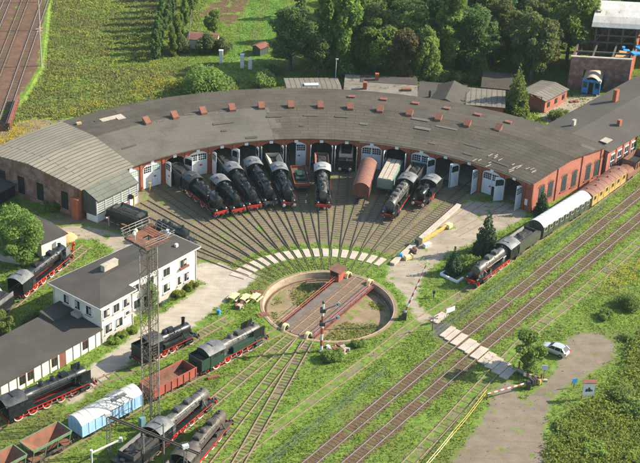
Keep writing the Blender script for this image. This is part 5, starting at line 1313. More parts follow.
def hopper(label, c, h, L=6.4):
    rt = empty('hopper_wagon', (c[0],c[1],0), h, label, 'hopper wagon', 'rusty hopper wagons')
    W = 2.8; z0, z1 = 1.7, 3.25; hw = W/2; H_ = L/2-.25
    B = MB(); t = .07
    top = [(-H_,-hw,z1),(H_,-hw,z1),(H_,hw,z1),(-H_,hw,z1)]; bot = [(-.6,-.5,z0-.3),(.6,-.5,z0-.3),(.6,.5,z0-.3),(-.6,.5,z0-.3)]
    B.add(top+bot, [(0,4,5,1),(1,5,6,2),(2,6,7,3),(3,7,4,0),(4,7,6,5)]); B.build('hopper_inside', m_hopin, rt, smooth=False)
    B = MB(); top2 = [(x*(1+t/H_), y*(1+t/hw), z) for x,y,z in top]; bot2 = [(x*1.15,y*1.2,z-.08) for x,y,z in bot]
    B.add(top2+bot2, [(1,5,4,0),(2,6,5,1),(3,7,6,2),(0,4,7,3),(5,6,7,4)]); B.build('hopper_shell', m_wagin, rt, smooth=False)
    B = MB()
    for a, b in zip(top2, top2[1:]+top2[:1]): B.beam((a[0],a[1],z1-.03), (b[0],b[1],z1-.03), .14, .16)
    for s in (-1,1):
        B.box(-H_,H_,s*(hw+.02)-.05,s*(hw+.02)+.05,z1-.4,z1-.1)
        for x in (-H_+.1,-1.0,1.0,H_-.1): B.beam((x,s*(hw-.02),z1-.3),(x,s*1.0,1.25),.12,.12)
    B.build('rim_frame', m_grgreen, rt); 
    MB().box(-H_-.1,-H_+1.2,-1.2,1.2,1.28,1.34).build('platform', m_rust, rt); MB().box(H_-1.2,H_+.1,-1.2,1.2,1.28,1.34).build('platform', m_rust, rt)
    gear(rt, L, (-L*.27, L*.27), m_mastrust, m_rust); return rt
c, h = on138(51.6, 6.6); hopper('empty hopper wagon with brown rust inside and green rim beside the blue van', c, h, 6.6)
c, h = on138(58.8, 6.6); hopper('hopper wagon cut by the lower left corner of the picture', c, h, 6.6)
A150 = Vector((math.sin(R(-150.0)), math.cos(R(-150.0)), 0))
def on_rad(az, r0, L): v = pol(1, az); p = v*(r0+L/2); return (p.x,p.y), math.atan2(-v.y,-v.x)
c, h = on_rad(-150.0, 32.6, 12.8)
loco('grey silver boilered engine with red wheels below the lattice tower', c, h, 12.8, 5, bmat=m_smoke, roof=m_cabroof, domes=((.3,'b'),(.6,'b')), group=None, hatch=True, chim=.25, rb=.86, rd=.7)
c, h = on_rad(-150.0, 45.6, 7.0); tender('black tender under the wires behind the grey silver engine', c, h, 7.0, coal=True)
c, h = on_rad(-157.6, 35.8, 12.6)
loco('dull dark rust stained engine in the bottom foreground', c, h, 12.6, 5, bmat=m_rboil, paint=m_rboil, roof=m_rboil, domes=((.2,'b'),(.5,'r'),(.7,'b')), group=None, chim=.3, beam=m_dkred)
c, h = on_rad(-157.6, 48.6, 6.8); tender('dull rust stained tender at the bottom edge of the picture', c, h, 6.8, paint=m_rboil, coal=False)

# train on the old siding to the right
def on_old(k0, off, L):
    "pose measured along the old siding from the engine front"
    pts = OLD; s_ = 0; start = min(range(len(pts)), key=lambda k: (pts[k]-Vector((22.3,6.3,0))).length)
    def pt(dist):
        k = start; rem = dist
        while rem > (pts[k+1]-pts[k]).length: rem -= (pts[k+1]-pts[k]).length; k += 1
        return pts[k].lerp(pts[k+1], rem/(pts[k+1]-pts[k]).length)
    a, b = pt(k0), pt(k0+L); m_ = (a+b)/2; d = a-b; return (m_.x,m_.y), math.atan2(d.y,d.x)
c, h = on_old(0, 0, 12.6); loco('black engine with grey cab roof and red wheels among the spruces on the right', c, h, 12.6, 4, roof=m_cabroof, bmat=m_smoke, domes=((.3,'b'),(.6,'b')), group=None, chim=.35, rd=.72, cablen=2.6)
c, h = on_old(12.9, 0, 7.4); tender('dark olive tender between the grey cab and the white roofed coach', c, h, 7.4, paint=m_olive, coal=True)
c, h = on_old(20.8, 0, 15.6); van('dark olive coach with bright white rounded roof', c, h, 15.6, 2.9, m_olive, m_whiterf, zw=3.3, rise=.8, doors=0, windows=9, ribs=9, roofribs=12, name='passenger_coach', cat='coach', seat=m_creamrf, wheels=(-5.6,-3.9,3.9,5.6))
c, h = on_old(36.9, 0, 13.6); van('cream yellow coach with red brown roof', c, h, 13.6, 2.9, m_yellow, m_brroof, zw=3.4, rise=.5, doors=0, windows=6, ribs=6, roofribs=8, vents=6, name='passenger_coach', cat='coach', wheels=(-5,-3.3,3.3,5))
c, h = on_old(51.0, 0, 13.0)
rt = empty('open_wagon', (c[0],c[1],0), h, 'rust brown open topped wagon with black hold behind the cream yellow coach', 'rusty wagon')
MB().box(-6.3,6.3,-1.4,1.4,1.3,2.3).build('body', m_wagin, rt)
MB().add([(-2.4,-1.4,2.3),(3.4,-1.4,2.3),(3.4,1.4,2.3),(-2.4,1.4,2.3),(-3.0,-1.45,3.6),(3.0,-1.45,3.6),(3.0,1.45,3.6),(-3.0,1.45,3.6)], [(0,1,5,4),(1,2,6,5),(2,3,7,6),(3,0,4,7)]).build('hold_wall', m_wagin, rt, smooth=False)
MB().box(-2.4,3.0,-1.3,1.3,2.31,2.5).build('hold_floor', m_coal, rt)
MB().xsweep([(-1.4,2.3),(-1.0,2.85),(0,3.05),(1.0,2.85),(1.4,2.3)], 3.6, 6.2).build('tank_end', m_rust, rt)
B = MB()
for s in (-1,1):
    for k in range(6): x = -2.6+5.2*k/5; y0, y1 = sorted((s*1.42,s*1.55)); B.box(x-.08,x+.08,y0,y1,2.3,3.6)
B.build('rib', m_rust, rt); gear(rt, 13.0, (-4.8,-3.2,3.2,4.8), m_mastrust, m_rust)
c, h = on_old(64.4, 0, 11.5); van('rust brown flat topped wagon cut by the right edge', c, h, 11.5, 2.8, m_wagin, m_rust, zw=2.6, rise=.3, doors=0, ribs=8, name='covered_wagon', cat='rusty wagon')
# blue railcar body under the brick opening
bc = rp(5.2, -.6); cdir = Vector((.27,.963,0))
rt = empty('blue_carriage', (bc.x+cdir.x*2.4,bc.y+cdir.y*2.4,0), math.atan2(-cdir.y,-cdir.x), 'bright blue arched body parked in the opening of the brick ruin', 'carriage')
B = MB()
for s in (-1,1): y0, y1 = sorted((s*1.55,s*1.45)); B.box(-4,4,y0,y1,.3,2.4)
B.box(-4,-3.9,-1.45,1.45,.3,3.0)
for y in (-1.5,-.55,.55,1.5): B.box(3.9,4.0,y-.12,y+.12,.2,2.9)
B.box(3.9,4.0,-1.5,1.5,2.4,2.9).box(3.88,3.98,-1.4,-.6,.3,1.3).box(3.88,3.98,.6,1.4,.3,1.3)
B.build('body', m_bluedk, rt)
roof_arc(3.3, 2.4, 1.1, -4.1, 4.15, .08).build('roof', m_tarp, rt)
for y in (-1.0, 1.0): MB().box(3.9,3.95,y-.36,y+.36,1.35,2.35).build('window', m_glassd, rt)
MB().box(3.85,3.9,-.43,.43,.3,2.4).build('doorway', m_dark, rt)
for x in (-2.5, 2.5):
    for s in (-1,1): add_wheel(rt, x, s*.8, .42, m_dwheel, 'wheel', 8)
rt.scale = (1.2,1.2,1.2)
# ------------------------------------------------------------------ lattice tower with platform
mast = empty('floodlight_tower', (-23.75,-32.5,0), R(48), 'tall rusty lattice tower carrying a square railed platform', 'lattice tower')
HT, HWM = 28.8, .80
for sx in (-1,1):
    for sy in (-1,1):
        MB().beam((sx*HWM,sy*HWM,-.2),(sx*HWM,sy*HWM,HT),.12,.12,(1,0,0)).build('leg', m_mastrust if sx*sy > 0 else m_alu, mast)
B = MB(); nb = 16
for k in range(nb):
    z0, z1 = HT*k/nb, HT*(k+1)/nb
    for (a, b) in (((-1,-1),(1,-1)),((1,-1),(1,1)),((1,1),(-1,1)),((-1,1),(-1,-1))):
        p0_, p1_ = ((a,b) if k%2 else (b,a))
        B.beam((p0_[0]*HWM,p0_[1]*HWM,z0),(p1_[0]*HWM,p1_[1]*HWM,z1),.055,.055).beam((a[0]*HWM,a[1]*HWM,z1),(b[0]*HWM,b[1]*HWM,z1),.055,.055)
B.build('bracing', m_mastrust, mast)
B = MB()
for k in range(70): B.rod((-.25,-HWM-.18,.3+.4*k),(.25,-HWM-.18,.3+.4*k),.03,4)
B.rod((-.25,-HWM-.18,0),(-.25,-HWM-.18,HT),.035,4).rod((.25,-HWM-.18,0),(.25,-HWM-.18,HT),.035,4); B.build('ladder', m_mastrust, mast)
PS = 2.1
B = MB()
vs = []
for z in (HT, HT+.08):
    for q_ in (PS, .55): vs += [(-q_,-q_,z),(q_,-q_,z),(q_,q_,z),(-q_,q_,z)]
fs = []
for k in range(4):
    n_ = (k+1)%4; fs += [(k,n_,4+n_,4+k),(8+k,8+n_,12+n_,12+k),(k,n_,8+n_,8+k),(4+k,4+n_,12+n_,12+k)]
B.add(vs, fs)
B.build('platform', m_rust, mast)
B = MB()
for y in (-PS,-HWM,HWM,PS): B.beam((-PS,y,HT-.14),(PS,y,HT-.14),.10,.16).beam((y,-PS,HT-.14),(y,PS,HT-.14),.10,.15)
B.build('platform_frame', m_mastrust, mast)
for k in range(4):
    B = MB()
    for j in range(5):
        x = -PS+2*PS*j/4; B.rod((x,-PS-.1,HT),(x,-PS-.35,HT+1.25),.032)
    for z, y in ((.5,-PS-.2),(.9,-PS-.28),(1.25,-PS-.35)): B.rod((-PS-.3,y,HT+z),(PS+.3,y,HT+z),.035)
    o = B.build('railing', m_alu, mast, rz=PI/2*k)
for (x, y, a, mt_) in ((-1.1,1.2,.6,m_yelwht),(-1.6,.6,1.2,m_pale),(1.6,-1.9,-1.2,m_pale),(1.9,-1.3,-.6,m_pale)):
    MB().rod((0,0,0),(0,0,.8),.05).rod((.0,0,.9),(.35,0,.75),.16,10,.3).build('floodlight', mt_, mast, loc=(x,y,HT+.05), rz=a)
MB().box(-.4,.4,-.3,.3,0,1.9).build('switch_box', m_teal, mast, loc=(-1.9,-.3,0))

# overhead gantry with lattice posts at the lower edge
def lattice_post(B, p, h, w_=.5):
    p = Vector((p[0],p[1],0))
    for sx in (-1,1):
        for sy in (-1,1): B.beam(p+Vector((sx*w_/2,sy*w_/2,0)), p+Vector((sx*w_/2*.75,sy*w_/2*.75,h)), .07, .07, (1,0,0))
    n = int(h/.6)
    for k in range(n):
        z0_, z1_ = h*k/n, h*(k+1)/n
        for q in range(4):
            a = [(-1,-1),(1,-1),(1,1),(-1,1)][q]; b = [(-1,-1),(1,-1),(1,1),(-1,1)][(q+1)%4]
            if k%2: a, b = b, a
            B.beam(p+Vector((a[0]*w_/2*.9,a[1]*w_/2*.9,z0_)), p+Vector((b[0]*w_/2*.9,b[1]*w_/2*.9,z1_)), .045, .045)
ga, gbp = Vector((-28.35,-40.3,0)), Vector((-17.6,-46.3,0))
gt = empty('wire_gantry', (ga+gbp)/2, 0, 'rusty wire gantry with white lattice posts over the lower left sidings', 'gantry')
for p in (ga, gbp):
    B = MB(); lattice_post(B, p, 6.4); B.build('post', m_alu, gt, world=True)
    MB().cbox((p.x,p.y,6.65), .8, .5, .5, .5).build('post_cap', m_pale, gt, world=True)
B = MB(); d_ = (gbp-ga).normalized(); nn = Vector((d_.y,-d_.x,0))
for s in (-.16,.16): B.beam(ga+nn*s+Vector((0,0,6.4))-d_*.4, gbp+nn*s+Vector((0,0,6.4))+d_*2.2, .1, .2)
B.build('cross_beam', m_mastrust, gt, world=True)
# pair of short grey posts joined by wires
for (px, py, ht, lab) in ((144,470,5.8,'grey wire post left of the yellow lamp, below the gantry'),(164,470,7.6,'tall grey wire post below the gantry, beside the silver boiler')):
    p = at(px, py); tag(MB().rod((0,0,0),(0,0,ht),.13,8,.10).rod((-.3,0,ht-.4),(.3,0,ht-.4),.05).build('wire_post', m_alu, loc=p), lab, 'post')
pa, pb = at(144,470), at(164,470)
B = MB()
for z in (5.6, 4.2, 2.9): B.rod((0,0,z),(pb.x-pa.x,pb.y-pa.y,z+1.6),.045)
tag(B.build('wire_rail', m_alu, loc=pa), 'grey pipes strung between the two wire posts under the gantry', 'pipes')
p0w = at(92,466); tag(MB().rod((0,0,0),(0,0,2.3),.13,8).rod((0,0,2.3),(0,0,2.6),.2,8).beam((0,0,2.1),(3.4,2.9,2.3),.16,.2).box(3.2,3.6,2.7,3.1,2.0,2.6).build('water_crane', m_pale, loc=p0w), 'white swing arm on a post beside the hopper wagon', 'swing arm')

# ------------------------------------------------------------------ semaphore signal
sg = empty('semaphore_signal', (-.9,-13.2,0), 0, 'red and white banded semaphore mast with two blue white arms by the pit edge', 'signal')
for k in range(8):
    MB().rod((0,0,1.05*k),(0,0,1.05*(k+1)),.21-.007*k,10,.205-.007*k).build('mast_band', m_railred if k in (1,3,5) else m_railwht, sg)
MB().lathe([(0,.4),(.25,.4),(.3,.2)], (0,0,0), 'z', 12).build('base', m_conc, sg)
MB().lathe([(8.4,.2),(8.7,.2),(8.9,.03)], (0,0,0), 'z', 10).build('finial', m_iron, sg)
m_arm = M('violet white arm', (.55,.56,.66), (.45,.46,.56), rough=.5, sc=2)
for z in (7.4, 5.1):
    o = MB().beam((.1,-.2,z),(2.1,-.2,z+1.1),.06,.34,(0,0,1)).rod((2.2,-.23,z+1.15),(2.2,-.17,z+1.15),.3,14).build('signal_arm', m_arm, sg)
    MB().beam((.35,-.24,z+.14),(1.8,-.24,z+.93),.04,.14).build('arm_stripe', m_railred, o)
    MB().box(-.45,.4,-.35,.05,z-.45,z+.1).build('lamp_bracket', m_iron, sg); MB().rod((-.3,-.1,z-.3),(-.3,-.1,z+.4),.14,10).build('signal_lamp', m_iron, sg)
B = MB()
for k in range(24): B.rod((-.2,.2,.3+.3*k),(.2,.2,.3+.3*k),.02,4)
B.rod((-.2,.2,0),(-.2,.2,7.6),.025,4).rod((.2,.2,0),(.2,.2,7.6),.025,4); B.build('ladder', m_iron, sg)
random.seed(11)
def heap(name, mats, c, r, n, smin, smax, label, cat):
    root = empty(name, c, 0, label, cat)
    for mt_ in mats:
        B = MB()
        for k in range(n):
            a = random.uniform(0,2*PI); q = r*math.sqrt(random.random()); s = random.uniform(smin,smax)
            B.cbox((q*math.cos(a),q*math.sin(a),s*.3+random.uniform(0,.15)), s, s*random.uniform(.4,1), s*random.uniform(.4,.8), random.uniform(0,3))
        B.build('piece', mt_, root, smooth=False)
    return root
heap('scrap_pile', [m_rust, m_conc, m_tarp], at(341,352), 1.3, 7, .3, .9, 'heap of rusty scrap and pale stones under the pit edge beside the signal', 'scrap')
heap('stone_heap', [m_conc, m_pale], at(331,349), .7, 5, .3, .7, 'small grey stones at the foot of the signal mast', 'stones')

# ------------------------------------------------------------------ level crossing, barriers, signs
CRD = (ml(0,30)-ml(0,20)).normalized()
slabs = []
def cross_slab(px0, py0, px1, py1, wd):
    a, b = at(px0,py0), at(px1,py1); d = (b-a)
    slabs.append((a,b,wd))
ca_ = ml(8.2,0)  # direction across the tracks
B = MB()
c0, c1 = at(444,331), at(505,372); cd = (c1-c0); cl = cd.length; cd.normalize(); cn = Vector((-cd.y,cd.x,0)); ta = math.atan2(E50.y,E50.x)
offs = [(-.85,2.9),(.85,2.9)]
for o_, w_ in ((18.7,.9),(19.8,.9),(21.2,1.25),(22.9,1.3),(24.0,.75),(25.4,1.3),(27.05,1.35),(28.5,1.35),(30.0,1.4),(31.45,1.3)):
    t0 = (c0.lerp(c1, max(0,min(1,(o_-18.7)/12.8)))).dot(E50)
    for s in (0,):
        c = ml(t0, o_); B.cbox((c.x,c.y,.09), 3.5, w_, .24+random.uniform(-.02,.02), ta+random.uniform(-.015,.015))
tag(B.build('crossing_slabs', m_slab, smooth=False), kind='structure')
tag(MB().cbox((0,0,.05), 3.4, 1.5, .2, ta).build('crossing_panel', m_slab, loc=tuple(at(439,318)), smooth=False), kind='structure')
def pole_bands(root, p, q, n, r0, r1):
    p, q = Vector(p), Vector(q)
    for k in range(n):
        MB().rod(p.lerp(q,k/n), p.lerp(q,(k+1)/n), r0+(r1-r0)*k/n, 8, r0+(r1-r0)*(k+1)/n).build('barrier_band', m_railred if k%2 else m_railwht, root)
b0 = at(404,319)
br = empty('level_crossing_barrier', b0, 0, 'raised red and white barrier pole beside the turntable pit', 'barrier')
pole_bands(br, (0,0,1.0), (3.0,1.5,9.6), 15, .17, .08)
MB().box(-.35,.35,-.35,.35,0,1.3).build('stand', m_iron, br); MB().beam((0,0,1.0),(-.55,-.27,-.0),.3,.3).cbox((-.5,-.3,.35),.7,.5,.6).build('counterweight', m_iron, br)
b1 = at(528,389); b2 = at(487.5,394,1.0)
br = empty('level_crossing_barrier', b1, 0, 'lowered red and white barrier across the dirt road', 'barrier')
v_ = Vector((b2.x-b1.x, b2.y-b1.y, 0)); vd = v_.normalized()
pole_bands(br, vd*.9+Vector((0,0,1.15)), v_+Vector((0,0,1.0)), 11, .12, .09)
MB().box(-.3,.3,-.3,.3,0,1.4).build('stand', m_iron, br); B = MB(); B.beam(vd*.9+Vector((0,0,1.15)), -vd*1.2+Vector((0,0,1.2)), .2, .2)
for k in range(3): B.cbox(-vd*(.5+.35*k)+Vector((0,0,1.2)), .25, .8, .7, math.atan2(vd.y,vd.x))
B.build('counterweight', m_iron, br)
p = Vector((b2.x,b2.y,0)); tag(MB().rod((0,0,0),(0,0,.95),.07,8).rod((-.25,0,1.0),(.25,0,1.0),.06).build('barrier_rest', m_iron, loc=p), 'dark forked post holding the free end of the lowered barrier', 'post')
# yellow pipe fence
fp = [at(*q) for q in [(486,396),(478,406),(465,423),(452,438),(440,453),(428,467),(416,482)]]
yf = empty('pipe_fence', fp[2], 0, 'yellow pipe fence fading to pale along the dirt road', 'fence')
B = MB(); B2 = MB()
for k, (a, b) in enumerate(zip(fp[:-1], fp[1:])):
    T = B if k < 3 else B2
    for z in (.45, 1.05): T.rod((a.x,a.y,z),(b.x,b.y,z),.045)
    n = max(2, int((b-a).length/1.5))
    for j in range(n):
        c = a.lerp(b, j/n); T.rod((c.x,c.y,0),(c.x,c.y,1.1),.05)
B.build('rails', m_yelpt, yf, world=True); B2.build('rails', m_yelwht, yf, world=True)
def sign(name, label, p, face, posts, board, mats, legh, tilt=0, cat='sign', roofm=None):
    root = empty(name, p, face, label, cat); w_, h_ = board
    B = MB()
    for x in posts: B.rod((x,0,0),(x,0,legh+h_*.8),.06,8)
    B.build('post', mats[1], root)
    bd = MB().box(-w_/2,w_/2,-.12,-.06,legh,legh+h_).build('board', mats[0], root)
    if roofm: MB().add([(-w_/2-.15,-.5,legh+h_),(w_/2+.15,-.5,legh+h_),(w_/2+.15,.3,legh+h_+.1),(-w_/2-.15,.3,legh+h_+.1),(-w_/2-.15,-.5,legh+h_+.1),(w_/2+.15,-.5,legh+h_+.1),(w_/2+.15,.3,legh+h_+.2),(-w_/2-.15,.3,legh+h_+.2)],[(0,3,2,1),(4,5,6,7),(0,1,5,4),(1,2,6,5),(2,3,7,6),(3,0,4,7)]).build('board_roof', roofm, root)
    return root, bd
r_, bd = sign('information_board', 'large white information board with a small dark engine picture under a brown roof strip', at(587,399), R(6), (-.8,.8), (1.7,2.3), (m_board, m_tile), .7, roofm=m_redtin)
B = MB().box(-.45,.3,-.15,-.122,1.55,1.85).box(-.1,.15,-.15,-.122,1.85,2.1).box(.3,.55,-.15,-.122,1.55,1.7).box(-.55,.6,-.15,-.122,1.4,1.5).rod((-.3,-.15,1.5),(-.3,-.12,1.5),.16,12).rod((.1,-.15,1.5),(.1,-.12,1.5),.16,12)
B.build('engine_picture', m_iron, bd)
r_, bd = sign('small_sign', 'small bright blue sign beside the large information board', at(573.5,388), R(20), (0,), (.8,.8), (m_bluedk, m_iron), .9)
r_, bd = sign('small_sign', 'pale square sign on a brown post beside the parked car', at(543,381), R(-5), (0,), (.95,.8), (m_arm, m_tile), 2.0)
MB().box(-.6,.6,-.2,.2,0,.3).build('base', m_conc, r_)
r_, bd = sign('warning_board', 'white board on a grey post beside the raised crossing path', at(449,322), R(38), (-.6,), (1.7,.8), (m_board, m_alu), 1.9)
xs_ = empty('crossing_cross', at(432,331), R(25), 'dark crossed sign on a post beside the asphalt apron', 'crossing sign')
MB().rod((0,0,0),(0,0,2.6),.07,8).build('post', m_iron, xs_); MB().beam((-.8,-.08,2.1),(.8,-.08,2.7),.05,.2).beam((-.8,-.12,2.7),(.8,-.12,2.1),.05,.2).build('cross', m_alu, xs_)
tag(MB().rod((0,0,0),(0,0,1.3),.1,8).box(-.2,.2,-.2,.2,.9,1.4).build('low_post', m_iron, loc=at(433.5,298)), 'short dark post standing alone in the gravel yard', 'post')
bx = empty('barrier_drive', at(531,381), R(-25), 'red and white striped boards with a yellow box behind the lowered barrier', 'barrier drive')
for k in range(6): MB().box(-1.2+.4*k,-.8+.4*k,-.05,.05,.5,1.1).build('striped_board', m_railred if k%2 else m_railwht, bx)
MB().box(.9,1.5,-.5,.0,.1,.9).build('yellow_box', m_yelpt, bx); MB().box(-1.1,-1.0,-.05,.05,0,.5).box(1.0,1.1,-.05,.05,0,.5).build('leg', m_iron, bx)
wl = empty('low_wall', at(530,374), 0, 'low weathered wall with two brown posts below the round tree', 'low wall')
pa, pb = at(518,371), at(541,384)
MB().beam((pa.x,pa.y,.25),(pb.x,pb.y,.25),.35,.5).build('wall', m_conc, wl, world=True)
for t in (.02,.98): 
    c = pa.lerp(pb,t); MB().rod((c.x,c.y,0),(c.x,c.y,1.7),.12,8).build('post', m_tile, wl, world=True)
# wire fence beside the main line
wf = empty('wire_fence', ml(0,17.9), 0, 'faint green wire mesh fence between the old siding and the main line', 'fence')
def fence_run(t0, t1, off0, off1):
    n = int((t1-t0)/2.6)
    for k in range(n+1):
        t = k/n; p = ml(t0+(t1-t0)*t, off0+(off1-off0)*t); MB().rod((0,0,0),(0,0,1.75),.045,6).build('fence_post', m_fencew, wf, loc=p-Vector(wf.location))
    B = MB(); a = ml(t0,off0); b = ml(t1,off1)
    for z in (.1,.9,1.7): B.beam((a.x,a.y,z),(b.x,b.y,z),.025,.025)
    m_ = int((t1-t0)/.55)
    for k in range(m_-2):
        p = a.lerp(b,k/m_); q = a.lerp(b,(k+2)/m_)
        B.beam((p.x,p.y,.05),(q.x,q.y,1.7),.016,.016).beam((q.x,q.y,.05),(p.x,p.y,1.7),.016,.016)
    B.build('wire_mesh', m_fencew, wf, world=True, smooth=False)
fence_run(-70, -10.5, 17.2, 17.6); fence_run(1.5, 60, 18.2, 19.0)

# ------------------------------------------------------------------ parked car
def car(label, p0, p1):
    "p0 = bonnet end, p1 = tail on the ground"
    d = (p0-p1); L = 4.25; c = (p0+p1)/2; root = empty('parked_car', (c.x,c.y,0), math.atan2(d.y,d.x), label, 'car')
    W = .87
    sec = [(2.12,.50,.62,.72),(2.02,.34,.74,.80),(1.5,.26,.86,.86),(1.05,.25,.95,.87),(.45,.25,.99,.87),(-.6,.25,1.0,.87),(-1.5,.26,1.0,.87),(-1.95,.30,.98,.84),(-2.12,.42,.85,.76)]
    B = MB(); vs = []
    for x, zb_, zt, hw in sec:
        vs += [(x,-hw*.9,zb_),(x,-hw,zb_+.14),(x,-hw,zt-.16),(x,-hw*.9,zt),(x,0,zt+.02),(x,hw*.9,zt),(x,hw,zt-.16),(x,hw,zb_+.14),(x,hw*.9,zb_)]
    n = 9; fs = [(i*n+k,i*n+(k+1)%n,(i+1)*n+(k+1)%n,(i+1)*n+k) for i in range(len(sec)-1) for k in range(n)]
    fs += [tuple(range(n)), tuple(range((len(sec)-1)*n,len(sec)*n))]
    bd = B.add(vs, fs).build('body', m_silver, root)
    # roof and pillars over a glass house
    pr = [(1.08,.93),(.25,1.46),(-1.35,1.52),(-1.98,1.0)]
    B = MB(); vs = []
    for s in (-1,1):
        for (x,z) in pr: vs.append((x, s*(.80 if z < 1.1 else .64), z))
    g = B.add(vs, [(0,1,2,3),(7,6,5,4),(0,4,5,1),(1,5,6,2),(2,6,7,3)]).build('windows', m_glassd, root, smooth=False)
    B = MB().add([(.33,-.66,1.44),(.33,.66,1.44),(-.5,.68,1.53),(-1.45,.66,1.5),(-1.45,-.66,1.5),(-.5,-.68,1.53),(.33,0,1.49),(-.5,0,1.57),(-1.45,0,1.54)],[(0,6,7,5),(6,1,2,7),(5,7,8,4),(7,2,3,8)])
    for s in (-1,1):
        B.beam((1.1,s*.80,.95),(.28,s*.655,1.46),.07,.07).beam((-.25,s*.80,.98),(-.28,s*.665,1.5),.05,.08).beam((-1.98,s*.79,1.0),(-1.4,s*.655,1.5),.1,.1).beam((-1.2,s*.80,.98),(-1.15,s*.665,1.5),.05,.08).beam((.3,s*.66,1.47),(-1.4,s*.66,1.53),.06,.05)
    B.build('roof', m_silver, root)
    for s in (-1,1):
        for x in (1.32,-1.3):
            t = MB().lathe([(-.1,.2),(-.1,.30),(-.07,.32),(.07,.32),(.1,.30),(.1,.2)], (0,0,0), 'y', 20).build('wheel', m_tyreblk, root, loc=(x,s*.8,.32))
            MB().lathe([(0,.2),(s*.03,.19),(s*.02,.05),(s*.02,.01)], (0,s*.09,0), 'y', 14).build('rim', m_steel, t)
        MB().box(1.95,2.1,min(s*.42,s*.74),max(s*.42,s*.74),.56,.72).build('headlight', m_brass, root)
        MB().box(-2.13,-1.98,min(s*.6,s*.78),max(s*.6,s*.78),.62,.98).build('tail_light', m_lampred, root)
        MB().box(.7,.85,min(s*.86,s*1.0),max(s*.86,s*1.0),.95,1.08).build('mirror', m_silver, root)
    MB().box(2.08,2.14,-.35,.35,.4,.5).box(-2.16,-2.1,-.28,.28,.62,.74).build('number_plate', m_board, root)
    return root
car('silver grey hatchback parked on the dirt turning place', at(543.5,348), at(566,357))

# ------------------------------------------------------------------ small things about the yard
def bench(label, c, rz, mat, cat='bench'):
    r_ = empty('garden_bench', c, rz, label, cat)
    B = MB()
    for y in (-.2,0,.2): B.box(-.9,.9,y-.08,y+.08,.43,.48)
    B.build('seat', mat, r_); MB().box(-.9,.9,.28,.33,.6,.72).box(-.9,.9,.3,.35,.78,.9).build('backrest', mat, r_)
    for s in (-.7,.7): MB().box(s-.05,s+.05,-.25,-.18,0,.43).box(s-.05,s+.05,.25,.32,0,.9).build('leg', m_iron, r_)
bench('dark green bench against the plinth of the white office', op(14.2,-.9), oang+PI, m_dgreen)
random.seed(5)
pc = at(244.5,301)
for k, (dx, dy, lab) in enumerate(((-1.6,.3,'pale slatted picnic table on the grass, the one farthest from the pit'),(.1,.1,'pale slatted picnic table on the grass, the middle of three'),(1.7,.5,'pale slatted picnic table on the grass, nearest the pit rim'))):
    r_ = empty('picnic_table', (pc.x+dx, pc.y+dy, 0), R(63), lab, 'picnic table')
    B = MB()
    for y in (-.32,0,.32): B.box(-.95,.95,y-.14,y+.14,.70,.76)
    B.build('table_top', m_yelwht, r_)
    for s in (-1,1):
        MB().box(-.95,.95,s*.78-.13,s*.78+.13,.42,.47).build('seat', m_yelwht, r_)
        MB().beam((s*.7,-.75,0),(s*.7,-.2,.7),.08,.08).beam((s*.7,.75,0),(s*.7,.2,.7),.08,.08).beam((s*.7,-.8,.38),(s*.7,.8,.38),.07,.07).build('leg', m_tarp, r_)
for (px, py, lab) in ((257,292,'brown rusty plate lying on the grass by the top of the pit rim'),(263,315,'square rusty lid in the grass left of the pit')):
    tag(MB().box(-.9,.9,-.6,.6,0,.08).box(-.4,.4,-.3,.3,.08,.14).build('manhole_lid', m_redtin, loc=at(px,py), rz=.4), lab, 'lid')
heap('cut_logs', [m_rust, m_tarp], at(241,307), .8, 5, .3, .8, 'small pile of brown cut logs beside the picnic tables', 'logs')
tag(MB().lathe([(0,.28),(.02,.3),(.75,.3),(.78,.27),(.78,.02)], (0,0,0), 'z', 16).build('barrel', m_bluedk, loc=at(218.5,314)), 'bright blue barrel on the grass below the gravel path', 'barrel')
tag(MB().lathe([(0,.3),(.02,.33),(.85,.33),(.88,.28),(.88,.02)], (0,0,0), 'z', 16).build('barrel', m_bluedk, loc=at(400.5,258)), 'bright blue barrel at the near end of the platform edge', 'barrel')
tag(MB().box(-.7,.7,-.4,.4,.1,.6).box(-.75,-.6,-.45,.45,0,.75).box(.6,.75,-.45,.45,0,.75).build('wooden_crate', m_yelwht, loc=at(408.5,259), rz=.5), 'cream wooden crate beside the blue barrel at the platform end', 'crate')
# platform edge along the last engine track
pe = [at(392,265), at(459,206)]; d = (pe[1]-pe[0]).normalized(); n_ = Vector((d.y,-d.x,0))
tag(MB().beam((pe[0].x,pe[0].y,.2),(pe[1].x,pe[1].y,.2),.9,.42).build('platform_edge', m_slab, smooth=False), 'long pale concrete loading edge beside the last engine track', 'platform edge')
ya = empty('yellow_crane_boom', at(434,237), 0, 'yellow machine boom with dark head lying in the gravel yard', 'machine boom')
a, b = at(421,244), at(446,229)
B = MB(); B.beam((a.x,a.y,.6),(b.x,b.y,.7),.22,.25); B.beam((a.x,a.y,.25),(b.x,b.y,.3),.14,.16)
for k in range(7): c = a.lerp(b,(k+.5)/7); B.beam((c.x,c.y,.25),(c.x+.3,c.y+.4,.8),.1,.1)
B.build('boom', m_yelpt, ya, world=True)
MB().cbox((a.x-.5,a.y-.4,.7), 1.0, .9, 1.0, .9).build('head', m_iron, ya, world=True)
MB().cbox((b.x+.5,b.y+.4,.5), 1.0, .9, .7, .9).build('counterweight', m_yelwht, ya, world=True)
MB().cbox((a.x+1.0,a.y-.9,.35), 1.4, .8, .7, .6).build('white_box', m_pale, ya, world=True)
heap('scrap_pile', [m_rust, m_iron], at(413,252), .9, 4, .3, .7, 'small dark iron scraps between the crate and the yellow boom', 'scrap')
kb = [at(440.5,275), at(457,283), at(463,279)]
